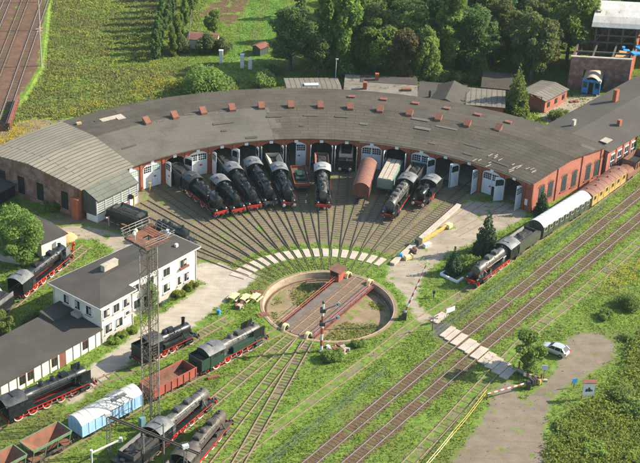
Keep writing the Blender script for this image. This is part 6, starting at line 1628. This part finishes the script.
B = MB(); B.beam((kb[0].x,kb[0].y,.2),(kb[1].x,kb[1].y,.2),.3,.4).beam((kb[1].x,kb[1].y,.2),(kb[2].x,kb[2].y,.2),.3,.38).beam((kb[0].x,kb[0].y,.2),(kb[0].x+1.2,kb[0].y+1.3,.2),.3,.38)
tag(B.build('white_kerb', m_board, smooth=False), 'white painted angled kerb on the grass in front of the black engine', 'kerb')
heap('scrap_pile', [m_redtin, m_iron, m_pale], at(468,263), 1.1, 5, .4, 1.0, 'reddish machine parts among the low shrubs beside the spruce', 'scrap')
tag(MB().cbox((0,0,.15), 1.7, .5, .3, .5).cbox((.5,.4,.12), .5,.4,.24,.2).build('orange_plank', m_redtin, loc=at(213,378)), 'orange red plank lying on the grass below the green engine', 'plank')
tag(MB().lathe([(0,1.9),(.35,1.6),(.7,1.0),(.95,.4),(1.0,.05)], (0,0,0), 'z', 18).build('sand_heap', m_sand, loc=at(66,238)), 'heap of ochre sand beside the little white shed', 'sand heap')
for k, (px, py, lab) in enumerate(((68.5,254,'red'),(73,251,'red'))):
    tag(MB().box(-.12,.12,-.12,.12,0,1.5).lathe([(0,.02),(0,.32),(.12,.32),(.14,.1)], (.12,0,1.25), 'x', 12).beam((0,0,.1),(-1.2,0,1.2),.14,.14).build('buffer_stop_post', m_red, loc=at(px,py), rz=R(60)),
        ['red buffer stop post nearest the big black engine nose','red buffer stop post standing out on the grass'][k], 'buffer stop')
tag(MB().beam((-53.9,9.4,.45),(-49.0,7.9,.45),.7,.9).build('concrete_wall', m_conc), 'low grey concrete wall at the left edge beside the engine tender', 'low wall')
for px, py, h_, lab in ((221,63,2.9,'white stone gate pillar nearest the allotment hut'),(242,68,3.1,'taller white gate pillar of the pair on the lawn'),(250,69,2.2,'shorter white gate pillar of the pair on the lawn')):
    tag(MB().box(-.4,.4,-.35,.35,0,h_).box(-.47,.47,-.42,.42,h_,h_+.12).build('gate_pillar', m_white, loc=at(px,py), smooth=False), lab, 'pillar')
for px, py, h_, lab in ((41.5,66,9,'brown line pole nearest the girder bridge'),(40,30,9,'brown line pole second up the yard edge'),(38,2,9,'brown line pole at the top edge')):
    q = at(px,py,EZ)
    tag(MB().rod((0,0,0),(0,0,h_),.16,8,.11).beam((-.9,0,h_-.5),(.9,0,h_-.5),.12,.12).beam((-.7,0,h_-1.1),(.7,0,h_-1.1),.12,.12).build('line_pole', m_tarp, loc=q, rz=.7), lab, 'pole')
pq = at(187,52); tag(MB().rod((0,0,0),(.9,1.2,9.5),.15,8,.1).build('leaning_pole', m_alu, loc=pq), 'thin grey leaning pole beside the allotment hut', 'pole')
pq = at(335,88); tag(MB().rod((0,0,0),(0,0,6.6),.08,8).box(-.15,.45,-.12,.12,6.4,6.65).build('street_lamp', m_arm, loc=pq), 'pale lamp post behind the patched flat roof', 'lamp post')
ps = at(134,207); 
r_ = empty('yard_signal', ps, 0, 'yellow post with a round dark disc beside the porch doors', 'signal')
MB().rod((0,0,0),(0,0,2.4),.16,8).build('post', m_yelpt, r_); MB().lathe([(-.06,.02),(-.06,.5),(.06,.5),(.06,.02)], (-.5,-.2,2.1), 'y', 16).build('disc', m_iron, r_)
tag(MB().rod((0,0,0),(0,0,1.6),.09,8).box(-.2,.2,-.15,.15,1.4,1.65).build('low_post', m_yelpt, loc=at(150,191)), 'short yellow post before the closed white doors', 'post')
tag(MB().rod((0,0,0),(0,0,1.9),.11,8).build('low_post', m_tarp, loc=at(109,226)), 'wooden stake in the shade beside the dark tender', 'post')
B = MB(); B.cbox((0,0,.12), 1.9, .9, .2, .3).cbox((.4,.2,.3), 1.2, .5, .2, .9)
tag(B.build('boat_hull', m_redtin, loc=at(574,102)), 'small rusty tub lying on the lane before the blue carriage', 'scrap')
# ------------------------------------------------------------------ trees and shrubs
def leaf_cloud(clumps, nleaf, size, rg, flat=.35, droop=0):
    "small leaf faces scattered in clumps; clumps = (centre, radii)"
    C_ = np.array([c for c, r in clumps], float); Rr = np.array([r for c, r in clumps], float)
    w_ = (Rr**2).sum(1); idx = rg.choice(len(clumps), nleaf, p=w_/w_.sum())
    d = rg.normal(size=(nleaf,3)); d /= np.linalg.norm(d,axis=1)[:,None]
    rad = rg.uniform(.45,1.08,nleaf)**.6
    P = C_[idx]+d*Rr[idx]*rad[:,None]; P[:,2] -= droop*rg.random(nleaf)
    nrm = d*.8+rg.normal(size=(nleaf,3))*.7+np.array([0,0,flat]); nrm /= np.linalg.norm(nrm,axis=1)[:,None]
    a = np.cross(nrm, rg.normal(size=(nleaf,3))); a /= np.linalg.norm(a,axis=1)[:,None]; b = np.cross(nrm,a)
    s = size*rg.uniform(.45,1.5,nleaf)[:,None]
    V = np.stack([P-a*s, P-b*s*.55, P+a*s, P+b*s*.55],1).reshape(-1,3)
    return V
def quads_mesh(name, V, mat):
    n = len(V)//4; me = bpy.data.meshes.new(name)
    me.vertices.add(n*4); me.vertices.foreach_set('co', V.astype(np.float32).ravel())
    me.loops.add(n*4); me.loops.foreach_set('vertex_index', np.arange(n*4, dtype=np.int32))
    me.polygons.add(n); me.polygons.foreach_set('loop_start', np.arange(0,n*4,4,dtype=np.int32)); me.polygons.foreach_set('loop_total', np.full(n,4,np.int32))
    me.materials.append(mat); me.update(); me.validate(); return me
def trunk_mesh(h, r, rg, limbs=7, spread=2.5, lo=.3):
    B = MB(); pts = [Vector((rg.normal()*.08*k, rg.normal()*.08*k, h*k/5-.1)) for k in range(6)]
    for k in range(5): B.rod(pts[k], pts[k+1], r*(1-k*.17), 8, r*(1-(k+1)*.17), cap=False)
    for k in range(limbs):
        t = lo+(.95-lo)*k/limbs; q = pts[int(t*5)].lerp(pts[min(5,int(t*5)+1)], t*5-int(t*5)); a = rg.uniform(0,2*PI); l = spread*(1.1-t*.6)
        e = q+Vector((l*math.cos(a), l*math.sin(a), l*rg.uniform(.3,.8))); m_ = q.lerp(e,.5)+Vector((0,0,.15*l))
        B.rod(q,m_,r*.35,6,r*.22,cap=False).rod(m_,e,r*.22,6,r*.08,cap=False)
    return B.mesh('trunk', m_bark)
def kind_round(h, cr, seed, nl, ls, mat, zlo=.28, n=44, pear=0, vlift=1.0):
    rg = np.random.default_rng(seed); cl = []
    for k in range(n):
        t = rg.uniform(0,1); z = h*(zlo+(1-zlo)*t); prof = math.sin(PI*min(1,max(.08,(t*.86+.10))))**.6*(1-pear*t)
        a = rg.uniform(0,2*PI); q = cr*prof*math.sqrt(rg.uniform(.08,1))*.85
        s = cr*(rg.uniform(.26,.44) if k%2 else rg.uniform(.10,.24)); q *= 1.0 if k%2 else 1.22
        cl.append(((q*math.cos(a), q*math.sin(a), z-s*.3), (s,s,s*rg.uniform(.65,.9)*vlift)))
    return quads_mesh('crown', leaf_cloud(cl, nl, ls, rg), mat), trunk_mesh(h*.8, .045*h*.55+.05, rg, 8, cr*.7, zlo)
def kind_conifer(h, cr, seed, nl, ls, mat):
    rg = np.random.default_rng(seed); cl = []
    lev = 15
    for k in range(lev):
        t = k/(lev-1); z = h*(.08+.9*t); q = cr*(1-t)**.85+.08
        nb_ = max(3, int(8*(1-t))+3)
        for j in range(nb_):
            a = 2*PI*j/nb_+rg.uniform(-.3,.3)+k; qq = q*rg.uniform(.45,.8); s = max(.16,q*.34)
            cl.append(((qq*math.cos(a),qq*math.sin(a),z-qq*.28),(s,s,s*.42)))
    return quads_mesh('crown', leaf_cloud(cl, nl, ls, rg, .2, .25), mat), trunk_mesh(h*.95, .03*h, rg, 0)
def kind_poplar(h, cr, seed, nl, ls, mat):
    rg = np.random.default_rng(seed); cl = []
    for k in range(48):
        t = rg.uniform(0,1); z = h*(.1+.9*t); prof = (math.sin(PI*min(.97,t*.8+.18)))**.7
        a = rg.uniform(0,2*PI); q = cr*prof*rg.uniform(.2,1.05); s = cr*rg.uniform(.14,.40)
        cl.append(((q*math.cos(a),q*math.sin(a),z-s*.4),(s,s,s*1.5)))
    return quads_mesh('crown', leaf_cloud(cl, nl, ls, rg), mat), trunk_mesh(h*.9, .025*h, rg, 8, cr*.5, .15)
def kind_bush(h, cr, seed, nl, ls, mat, n=16):
    rg = np.random.default_rng(seed); cl = []
    for k in range(n):
        a = rg.uniform(0,2*PI); q = cr*math.sqrt(rg.uniform(0,1))*.75; s = cr*rg.uniform(.28,.45)
        cl.append(((q*math.cos(a),q*math.sin(a),(h-s)*rg.uniform(.25,1)*(1-.45*(q/cr)**2)),(s,s,min(s,h*.4))))
    B = MB()
    for k in range(5):
        a = rg.uniform(0,2*PI); B.rod((0,0,-.05),(cr*.5*math.cos(a),cr*.5*math.sin(a),h*.6),.06,5,.03)
    return quads_mesh('foliage', leaf_cloud(cl, nl, ls, rg), mat), B.mesh('stem', m_bark)
KIND = {
 'maple': kind_round(15, 5.0, 1, 9000, .30, lf_mid), 'lime': kind_round(16, 4.6, 2, 9000, .30, lf_light), 'oak': kind_round(15, 5.6, 3, 10000, .30, lf_dark),
 'olive': kind_round(14, 4.6, 4, 8500, .30, lf_olive), 'chestnut': kind_round(12, 3.6, 5, 8000, .28, lf_brown), 'alder': kind_round(13, 4.0, 6, 8000, .28, lf_dark, n=34),
 'poplar': kind_poplar(17, 3.2, 7, 9000, .28, lf_mid), 'darkpoplar': kind_poplar(13, 2.2, 8, 7000, .26, lf_dark), 'birch': kind_poplar(12, 2.5, 9, 6500, .22, lf_light),
 'spruce': kind_conifer(9, 2.6, 10, 9000, .17, lf_conif), 'thinspruce': kind_conifer(9, 2.9, 11, 9000, .2, lf_mid), 'pine': kind_conifer(6, 2.0, 12, 6000, .16, lf_conif),
 'roundtree': kind_round(7, 2.7, 13, 7500, .17, lf_mid, .22, n=24), 'yardtree': kind_round(9.5, 4.4, 14, 11000, .19, lf_mid, .06, n=34), 'bush': kind_bush(2.4, 2.3, 15, 4500, .16, lf_mid), 'lightbush': kind_bush(2.6, 2.2, 16, 3500, .16, lf_light),
 'bigbush': kind_bush(4.6, 4.2, 17, 8000, .2, lf_mid, 26), 'darkbush': kind_bush(2.2, 2.4, 18, 4000, .17, lf_dark), 'weedbush': kind_bush(2.0, 2.0, 19, 3500, .17, lf_weed), 'willow': kind_bush(5.5, 3.2, 20, 7000, .2, lf_olive, 24)}
def plant(kind, name, label, p, s=1.0, cat='tree', group=None, sz=1.0):
    cr_, tr_ = KIND[kind]; rot = random.uniform(0,6.28)
    root = empty(name, (p[0],p[1],0), rot, label, cat, group); root.scale = (s,s,s*sz)
    put(cr_, cr_.name.split('.')[0], root); put(tr_, tr_.name.split('.')[0], root); return root
random.seed(21)
# near trees, each read off the photograph at its foot
plant('yardtree', 'leafy_tree', 'broad dark green tree beside the white shed and the big black engine', at(20,259), 1.0)
plant('bush', 'shrub', 'loose shrub in the shade against the white office gable', at(38,323), .9, 'shrub')
plant('roundtree', 'leafy_tree', 'small leafy tree cut by the left edge behind the annex roof', at(2,340), .7)
plant('roundtree', 'leafy_tree', 'round green tree beside the crossing and the parked car', at(524,371), 1.0, sz=.95)
plant('spruce', 'spruce', 'tall spruce behind the black engine at the gravel yard', at(485,254), .98)
plant('pine', 'spruce', 'short dark spruce beside the raised barrier and the white kerb', at(453,273), .85)
plant('lightbush', 'shrub', 'pale yellow green shrub between the two spruces', at(470,267), .95, 'shrub')
plant('spruce', 'spruce', 'slim young conifer at the sunlit brick corner of the shed', at(541,214), .62)
plant('bush', 'shrub', 'dark shrub under the boarded windows of the dark wall', at(51,209), .8, 'shrub')
plant('weedbush', 'shrub', 'light green shrub at the office corner by the gravel path', at(192,288), .65, 'shrub')
plant('weedbush', 'shrub', 'light green shrub under the office windows beside the bench', at(179,297), .6, 'shrub')
plant('birch', 'climbing_shrub', 'tall narrow green shrub against the office wall behind the tower', op(11.4,-1.0), .45, 'shrub')
for k, (u, lab) in enumerate(((1.6,'low shrub at the office foot near the annex corner'),(3.4,'low shrub under the lower office windows, second from the annex corner'),(5.4,'low shrub at the office foot beside the recess'))):
    plant('weedbush', 'shrub', lab, op(u,.9), .5, 'shrub')
plant('bush', 'shrub', 'small round shrub by the scrap heap below the turntable pit', at(332,358), .75, 'shrub')
plant('bush', 'shrub', 'low shrub beside the rusty scrap on the pit slope', at(358,345), .5, 'shrub')
plant('lightbush', 'shrub', 'bright shrub growing behind the curved roof beside the gate pillars', at(262,86), 1.35, 'shrub')
plant('bigbush', 'shrub', 'broad olive green shrub mass right behind the curved roof', at(207,92), 1.25, 'shrub', sz=1.1)
plant('oak', 'big_tree', 'big dark tree on the lawn beside the rust red hut', at(290,70), .95)
plant('darkbush', 'shrub', 'dark shrub at the foot of the big tree on the lawn', at(272,72), .9, 'shrub')
plant('willow', 'leafy_tree', 'bushy tree in front of the allotment hut', at(204,52), .9)
plant('roundtree', 'leafy_tree', 'round dark tree behind the allotment hut roof', at(214,34), .8)
plant('willow', 'leafy_tree', 'broad bushy tree between the hut and the first gate pillar', at(223,52), .75)
plant('willow', 'leafy_tree', 'bushy tree left of the leaning pole', at(180,52), .8)
plant('thinspruce', 'spruce', 'young spruce in front of the mottled sheet roofed shed', at(482,82), .75)
plant('thinspruce', 'spruce', 'tall light spruce between the small sheds behind the curved roof', at(515,114), 1.15, sz=1.1)
plant('lightbush', 'shrub', 'round shrub on the lane behind the workshop roof', at(559,120), 1.0, 'shrub')
plant('bigbush', 'shrub', 'yellow green shrub in the rough grass at the right edge', at(628,306), .55, 'shrub')
plant('bush', 'shrub', 'small shrub on the slope beyond the weedy track', at(606,318), .6, 'shrub')
# row of dark poplars casting shade over the meadow
for k, (px, py) in enumerate(((156,60),(157,54),(158,48),(160,42),(162,36),(164,30),(166,24),(168,18),(170,12),(172,6),(174,0),(177,-6),(180,-13))):
    plant('darkpoplar', 'poplar', 'narrow dark poplar in the row between the meadow and the allotments', at(px,py), random.uniform(.5,.68), group='dark poplar row along the meadow')
for k, (px, py) in enumerate(((172,56),(177,48),(181,38),(185,28),(189,18),(193,8))):
    plant('poplar', 'poplar', 'paler narrow tree in the second row beside the dark poplars', at(px,py), random.uniform(.32,.44), group='paler tree row beside the poplars')
# the front trees of the wood
for kd, nm, lab, px, py, s, sz in (
  ('poplar','poplar','tall bright poplar left of the browning tree at the wood edge', 343, 76, 1.15, 1.1),
  ('poplar','poplar','tall poplar with pale leaves above the patched flat roof', 326, 66, 1.0, 1.1),
  ('alder','dark_tree','dark low tree behind the lamp post', 318, 80, .8, 1),
  ('chestnut','browning_tree','browning orange tinted tree in the middle of the wood edge', 402, 86, 1.0, 1.05),
  ('poplar','poplar','broad light green poplar right of the browning tree', 444, 70, 1.25, 1.15),
  ('birch','birch','pale hanging birch beside the browning tree', 424, 86, 1.05, 1.05),
  ('maple','leafy_tree','green tree between the tall poplar and the browning tree', 374, 76, .9, 1),
  ('olive','olive_tree','olive green tree behind the tall light spruce', 530, 82, 1.0, 1.1),
  ('olive','olive_tree','yellow topped olive tree behind the mottled roofed shed', 494, 66, .95, 1.15),
  ('maple','big_tree','big round green tree beside the ruin with the tin roof', 566, 66, 1.15, 1.15),
  ('olive','olive_tree','grey olive tree with bare twigs over the brick shed', 543, 78, .8, 1.15),
  ('oak','dark_tree','dark tree behind the yellow topped olive tree', 470, 56, .9, 1.1),
  ('weedbush','shrub','low bush at the wood edge behind the small dormer', 452, 82, 1.4, 1),
  ('bush','shrub','low bush at the wood edge under the light green poplar', 438, 82, 1.1, 1),
  ('weedbush','shrub','low bush beside the young spruce at the wood edge', 469, 82, 1.2, 1),
  ('bush','shrub','dark low bush under the birch', 412, 88, 1.2, 1)):
    plant(kd, nm, lab, at(px,py), s, 'shrub' if nm == 'shrub' else 'tree', sz=sz)
# the wood behind, tree by tree
random.seed(33); cnt = 0; done = []
def wood(x, y, kd, s):
    lab = {'oak':'dark oak like tree in the wood behind the sheds','maple':'mid green broad tree in the wood behind the sheds','lime':'light green tall tree in the wood behind the sheds',
           'olive':'olive tinted tree deep in the wood behind the sheds','poplar':'tall narrow crowned tree in the wood behind the sheds','alder':'dark slender tree in the wood behind the sheds'}[kd]
    plant(kd, 'forest_tree', lab, (x,y), s, group='trees of the wood: '+kd+' kind')
for row, (yy, xa, xb) in enumerate(((99,6,34),(104.5,2,44),(111,4,50),(118,8,52),(126,10,56),(135,12,62),(145,14,72),(156,16,82),(167,16,90))):
    x = xa+random.uniform(0,3)
    while x < xb:
        kd = random.choices(['oak','maple','lime','olive','poplar','alder'], [2.4,3.4,2.4,2 if x > 25 else .6,3 if x < 25 else 1,1.6])[0]
        if not (47 < x < 76 and yy < 121): wood(x+random.uniform(-1,1), yy+random.uniform(-1.6,1.6), kd, random.uniform(.72,1.25))
        x += random.uniform(5.6,8.2)
for (x, y) in ((64,128),(70,131),(76,128),(80,122),(84,116),(80,136),(72,140)): wood(x, y, random.choice(['oak','maple','alder']), 1.0)
# garden edge trees top centre
for k, (px, py, kd, s, lab) in enumerate(((300,18,'darkpoplar',.7,'narrow dark tree at the far end of the lawn'),(330,14,'roundtree',.8,'small round tree in the far allotment'),(300,-6,'alder',.6,'dark tree at the top edge of the lawn'),(318,40,'bush',1.2,'low dark bush on the lawn right of the big tree'),(308,62,'alder',.75,'dark tree right behind the big lawn tree'))):
    plant(kd, 'garden_tree', lab, at(px,py), s)
# dense shrubs filling the lower right corner
random.seed(8)
for k, (px, py, s) in enumerate(((566,428,.9),(585,418,.9),(604,408,1.0),(620,396,1.1),(636,384,1.1),(560,448,.9),(580,440,1.0),(600,430,1.1),(618,420,1.2),(636,410,1.2),(556,468,1.0),(576,462,1.1),(596,454,1.2),(616,446,1.2),(636,436,1.3),(570,484,1.1),(592,478,1.1),(614,470,1.2),(638,464,1.3),(622,366,.8),(638,352,.9),(628,340,.7))):
    if k%3 == 0: plant('lightbush' if k%2 else 'weedbush', 'shrub', 'light green shrub in the rough growth at the lower right corner', at(px,py), s*.85, 'shrub', group='thicket below the dirt road', sz=.7)

# ------------------------------------------------------------------ grass, weeds and flowers (nobody could count them)
def blades(name, P, h, wdt, mat, label, cat, rg, lean=.5):
    n = len(P); a = rg.uniform(0,2*PI,n); w_ = wdt*rg.uniform(.6,1.3,n); hh = h*rg.uniform(.5,1.3,n)
    dx, dy = np.cos(a)*w_/2, np.sin(a)*w_/2; lx, ly = rg.normal(size=n)*lean*hh, rg.normal(size=n)*lean*hh
    V = np.empty((n,3,3), np.float32)
    V[:,0] = np.c_[P[:,0]-dx,P[:,1]-dy,P[:,2]-.03]; V[:,1] = np.c_[P[:,0]+dx,P[:,1]+dy,P[:,2]-.03]; V[:,2] = np.c_[P[:,0]+lx,P[:,1]+ly,P[:,2]+hh]
    me = bpy.data.meshes.new(name); me.vertices.add(n*3); me.vertices.foreach_set('co', V.ravel())
    me.loops.add(n*3); me.loops.foreach_set('vertex_index', np.arange(n*3,dtype=np.int32)); me.polygons.add(n)
    me.polygons.foreach_set('loop_start', np.arange(0,n*3,3,dtype=np.int32)); me.polygons.foreach_set('loop_total', np.full(n,3,np.int32))
    me.materials.append(mat); me.update(); o = bpy.data.objects.new(name, me); COL.objects.link(o)
    return tag(o, label, cat, kind='stuff')
rg = np.random.default_rng(5)
CORN = [at(-30,500), at(670,500), at(680,-40), at(-40,-40)]
def vnoise(P, sc, seed):
    r_ = np.random.default_rng(seed); G = r_.random((64,64)); q = P/sc; i = np.floor(q).astype(int); f = q-i; f = f*f*(3-2*f)
    g = lambda a, b: G[(i[:,0]+a)%64, (i[:,1]+b)%64]
    return (g(0,0)*(1-f[:,0])+g(1,0)*f[:,0])*(1-f[:,1])+(g(0,1)*(1-f[:,0])+g(1,1)*f[:,0])*f[:,1]
N_ = 900000
P = np.c_[rg.uniform(-95,95,N_), rg.uniform(-60,170,N_)]
P = P[sd_poly(P, [tuple(c) for c in CORN]) > 0]
rad = np.hypot(P[:,0],P[:,1]); az = np.degrees(np.arctan2(P[:,0],P[:,1]))
dens = .35+.9*vnoise(P, 1.7, 1)*vnoise(P, 6.0, 2)*2
dens[rad < 11.2] = 0
dens[(rad > 15.1) & (rad < 18.2) & (az > -64) & (az < 36)] *= .06
dens[(rad > 48.6) & (rad < 71.5) & (az > -61.5) & (az < 46.5)] = 0
for name_, sdf, k_ in (('yard', sd_fan, .04), ('gy', lambda P: sd_poly(P, YARD), .012), ('path', lambda P: sd_poly(P, PATH), .0), ('road', lambda P: sd_poly(P, ROAD), .012), ('lane', lambda P: sd_poly(P, LANE), .1), ('apr', lambda P: sd_poly(P, APR), 0),
                       ('low', lambda P: sd_poly(P, LOWROAD), .02), ('dirt', lambda P: sd_poly(P, DIRT2), .12), ('beh', lambda P: sd_poly(P, BEHIND), .1), ('emb', lambda P: sd_poly(P, etop), 0), ('all', lambda P: sd_poly(P, ALLOT), .25)):
    d = sdf(P)+(vnoise(P, .8, 3)-.5)*1.6; dens *= np.where(d > 0, k_+.22*(vnoise(P,2.2,4) > .74)*(k_ > .05), 1)
for fp_ in ([op(u,n) for u, n in FOOT], [op(0,0),op(-34,0),op(-34,-8),op(0,-8)], [wp(0,0),wp(LW,0),wp(LW,WW),wp(0,WW)]): dens[sd_poly(P, [tuple(q) for q in fp_]) > -.1] = 0
fan_t = set(range(17))
dtr = np.full(len(P), 99.0)
for k, pts in enumerate(TRACKS):
    step = pts[::4]+[pts[-1]]; dtr = np.minimum(dtr, line_dist(P, step)) if k > 18 else dtr
dens *= np.clip(.10+.9*(dtr-.7)/1.1, .10, 1)
ontrack = dtr < 1.1
keep = rg.random(len(P)) < np.clip(dens, 0, 1); P = P[keep]; rad = rad[keep]; ontrack = ontrack[keep]
dry = (vnoise(P, 11.0, 8)*.55+vnoise(P, 2.5, 9)*.45+rg.normal(size=len(P))*.07) > np.where((P[:,0] < -30) & (P[:,1] > 55), .48, .60)
P3 = np.c_[P, np.zeros(len(P))]
short = (P[:,1] < 60) | ((P[:,0] > -32) & (P[:,1] > 90))
_lw = sd_poly(P, [tuple(p) for p in LAWN]) > 0
blades('lawn_grass', P3[_lw], .20, .26, gr_lawn, None, None, rg); short &= ~_lw
blades('dry_grass', P3[dry & short], .24, .18, gr_dry, None, None, rg)
blades('grass', P3[~dry & short], .24, .20, gr_blade, None, None, rg)
_md = ~short & ~_lw
blades('meadow_grass', P3[~dry & _md], .32, .34, gr_mead, None, None, rg); blades('dry_meadow_grass', P3[dry & _md], .42, .30, gr_dry, None, None, rg)
# pit floor weeds
q = np.c_[rg.uniform(-9,9,9000), rg.uniform(-9,9,9000)]
q = q[(np.hypot(q[:,0],q[:,1]) < 8.9) & (vnoise(q+50,2.4,12) > .54) & (np.abs(q@np.array([.866,-.5])) > 3.2)]
q_pit = q[rg.random(len(q)) < .5]
# taller leafy weeds: quads
def weeds(name, P, hgt, nper, ls, mat, spread=.4):
    n = len(P)*nper; base = np.repeat(P, nper, 0); hs = np.repeat(hgt*rg.uniform(.5,1.3,len(P)), nper)
    cl = base+np.c_[rg.normal(size=(n,2))*spread, np.abs(rg.random(n))*hs]
    nrm = rg.normal(size=(n,3))+np.array([0,0,1.0]); nrm /= np.linalg.norm(nrm,axis=1)[:,None]
    a = np.cross(nrm, rg.normal(size=(n,3))); a /= np.linalg.norm(a,axis=1)[:,None]; b = np.cross(nrm,a); s = ls*rg.uniform(.6,1.4,n)[:,None]
    V = np.stack([cl-a*s, cl-b*s*.6, cl+a*s, cl+b*s*.6],1).reshape(-1,3)
    o = bpy.data.objects.new(name, quads_mesh(name, V, mat)); COL.objects.link(o); return tag(o, kind='stuff')
weeds('pit_weeds', np.c_[q_pit, np.full(len(q_pit),-1.32)], .16, 5, .12, lf_weed, .25)
THK = [at(*p) for p in [(545,470),(552,440),(572,412),(600,398),(618,380),(630,345),(650,330),(660,480)]]
q = np.c_[rg.uniform(25,60,15000), rg.uniform(-50,5,15000)]; q = q[sd_poly(q, [tuple(p) for p in THK]) > 0]
weeds('thicket_weeds', np.c_[q, np.zeros(len(q))], .95, 7, .18, lf_weed, .4)
MEAD = [at(*p) for p in [(26,100),(44,66),(54,0),(60,-40),(150,-40),(158,60),(196,84),(180,96),(120,108),(60,122),(30,118)]]
q = np.c_[rg.uniform(-85,-18,30000), rg.uniform(40,180,30000)]
q = q[(sd_poly(q, [tuple(p) for p in MEAD]) > .3) & (np.hypot(q[:,0],q[:,1]) > 71.5)]
tall = vnoise(q, 4.5, 21); w1 = q[(tall > .62) & (rg.random(len(q)) < .30)]
weeds('tall_weeds', np.c_[w1, np.zeros(len(w1))], .9, 7, .20, lf_meadow)
w1 = q[(tall <= .5) & (rg.random(len(q)) < .12)]; weeds('leafy_weeds', np.c_[w1, np.zeros(len(w1))], .7, 6, .17, lf_olive)
near = np.clip((103-np.hypot(q[:,0],q[:,1]))/22, 0, 1)
fl = q[(vnoise(q, 6.5, 31)*.7+vnoise(q, 2.0, 32)*.3 > .63-.15*near) & (rg.random(len(q)) < .42*near+.02)]
weeds('goldenrod', np.c_[fl, np.full(len(fl), .75)], .55, 8, .13, lf_yellow, .35)
q3 = np.repeat(np.array([[*at(*p)][:2] for p in [(622,276),(630,284),(612,288),(634,270)]]), 22, 0); q3 = q3+rg.normal(size=q3.shape)*1.5
weeds('goldenrod', np.c_[q3, np.full(len(q3), .4)], .5, 7, .13, lf_yellow, .35)
q2 = np.array([[*at(*p)][:2] for p in [(0,150),(10,140),(20,134),(34,128),(6,146)]]); q2 = np.repeat(q2, 60, 0)+rg.normal(size=(300,2))*1.8
q2 = q2[(np.hypot(q2[:,0],q2[:,1]) > 71.6)]; weeds('goldenrod', np.c_[q2, np.full(len(q2), .5)], .6, 8, .13, lf_yellow, .35)
# lush weeds along the tracks, the pit and the fence
q = np.c_[rg.uniform(-60,70,70000), rg.uniform(-60,60,70000)]
q = q[(sd_poly(q, [tuple(c) for c in CORN]) > 0) & (np.hypot(q[:,0],q[:,1]) > 11.6)]
dt2 = np.full(len(q), 99.0)
for k, pts in enumerate(TRACKS[19:]): dt2 = np.minimum(dt2, line_dist(q, pts[::4]+[pts[-1]]))
ok = (dt2 > 1.5) & (sd_fan(q) < -.5) & (sd_poly(q, YARD) < -.4) & (sd_poly(q, PATH) < -.5) & (sd_poly(q, ROAD) < -.4) & (sd_poly(q, LANE) < -.5) & (sd_poly(q, APR) < -.4)
for fp_ in ([op(u,n) for u, n in FOOT], [op(0,0),op(-34,0),op(-34,-8),op(0,-8)], [wp(0,0),wp(LW,0),wp(LW,WW),wp(0,WW)]): ok &= sd_poly(q, [tuple(p) for p in fp_]) < -.4
rr_ = np.hypot(q[:,0],q[:,1]); az_ = np.degrees(np.arctan2(q[:,0],q[:,1]))
ok &= ~((rr_ > 15) & (rr_ < 72) & (az_ > -61.5) & (az_ < 46.5))
off_ = q@np.array([N50.x,N50.y]); lush = (off_ > 15) | (off_ < -99)
ok &= (vnoise(q, 2.6, 41)*.6+vnoise(q, .9, 42)*.4 > np.where(lush, .52, .66))
w2 = q[ok & (rg.random(len(q)) < .5)]
weeds('lush_weeds', np.c_[w2, np.zeros(len(w2))], .38, 5, .13, lf_weed, .28)
# ivy on the workshop wall
n = 900; uu = rg.uniform(10.6,13.8,n); zz = rg.uniform(.2,5.6,n)
V = []
pts_ = np.array([[*wp(u,-.16-.12*random.random(),z)] for u, z in zip(uu,zz)])
o = bpy.data.objects.new('ivy', quads_mesh('ivy', leaf_cloud([(tuple(p),(.12,.12,.12)) for p in pts_], 3200, .16, rg), lf_light)); COL.objects.link(o)
tag(o, 'curtain of bright green ivy hanging on the workshop wall', 'ivy')

# ------------------------------------------------------------------ the summer air between the camera and the far trees
hz = MB().box(-420, 420, -240, 640, -1.5, 125).build('haze', nodes('haze air')[0], smooth=False); hz['kind'] = 'stuff'
t = hz.data.materials[0].node_tree; t.nodes.clear()
out = t.nodes.new('ShaderNodeOutputMaterial'); vol = t.nodes.new('ShaderNodeVolumePrincipled')
vol.inputs['Color'].default_value = (.70,.94,.98,1); vol.inputs['Density'].default_value = .00006; vol.inputs['Anisotropy'].default_value = .2
t.links.new(vol.outputs[0], out.inputs['Volume'])
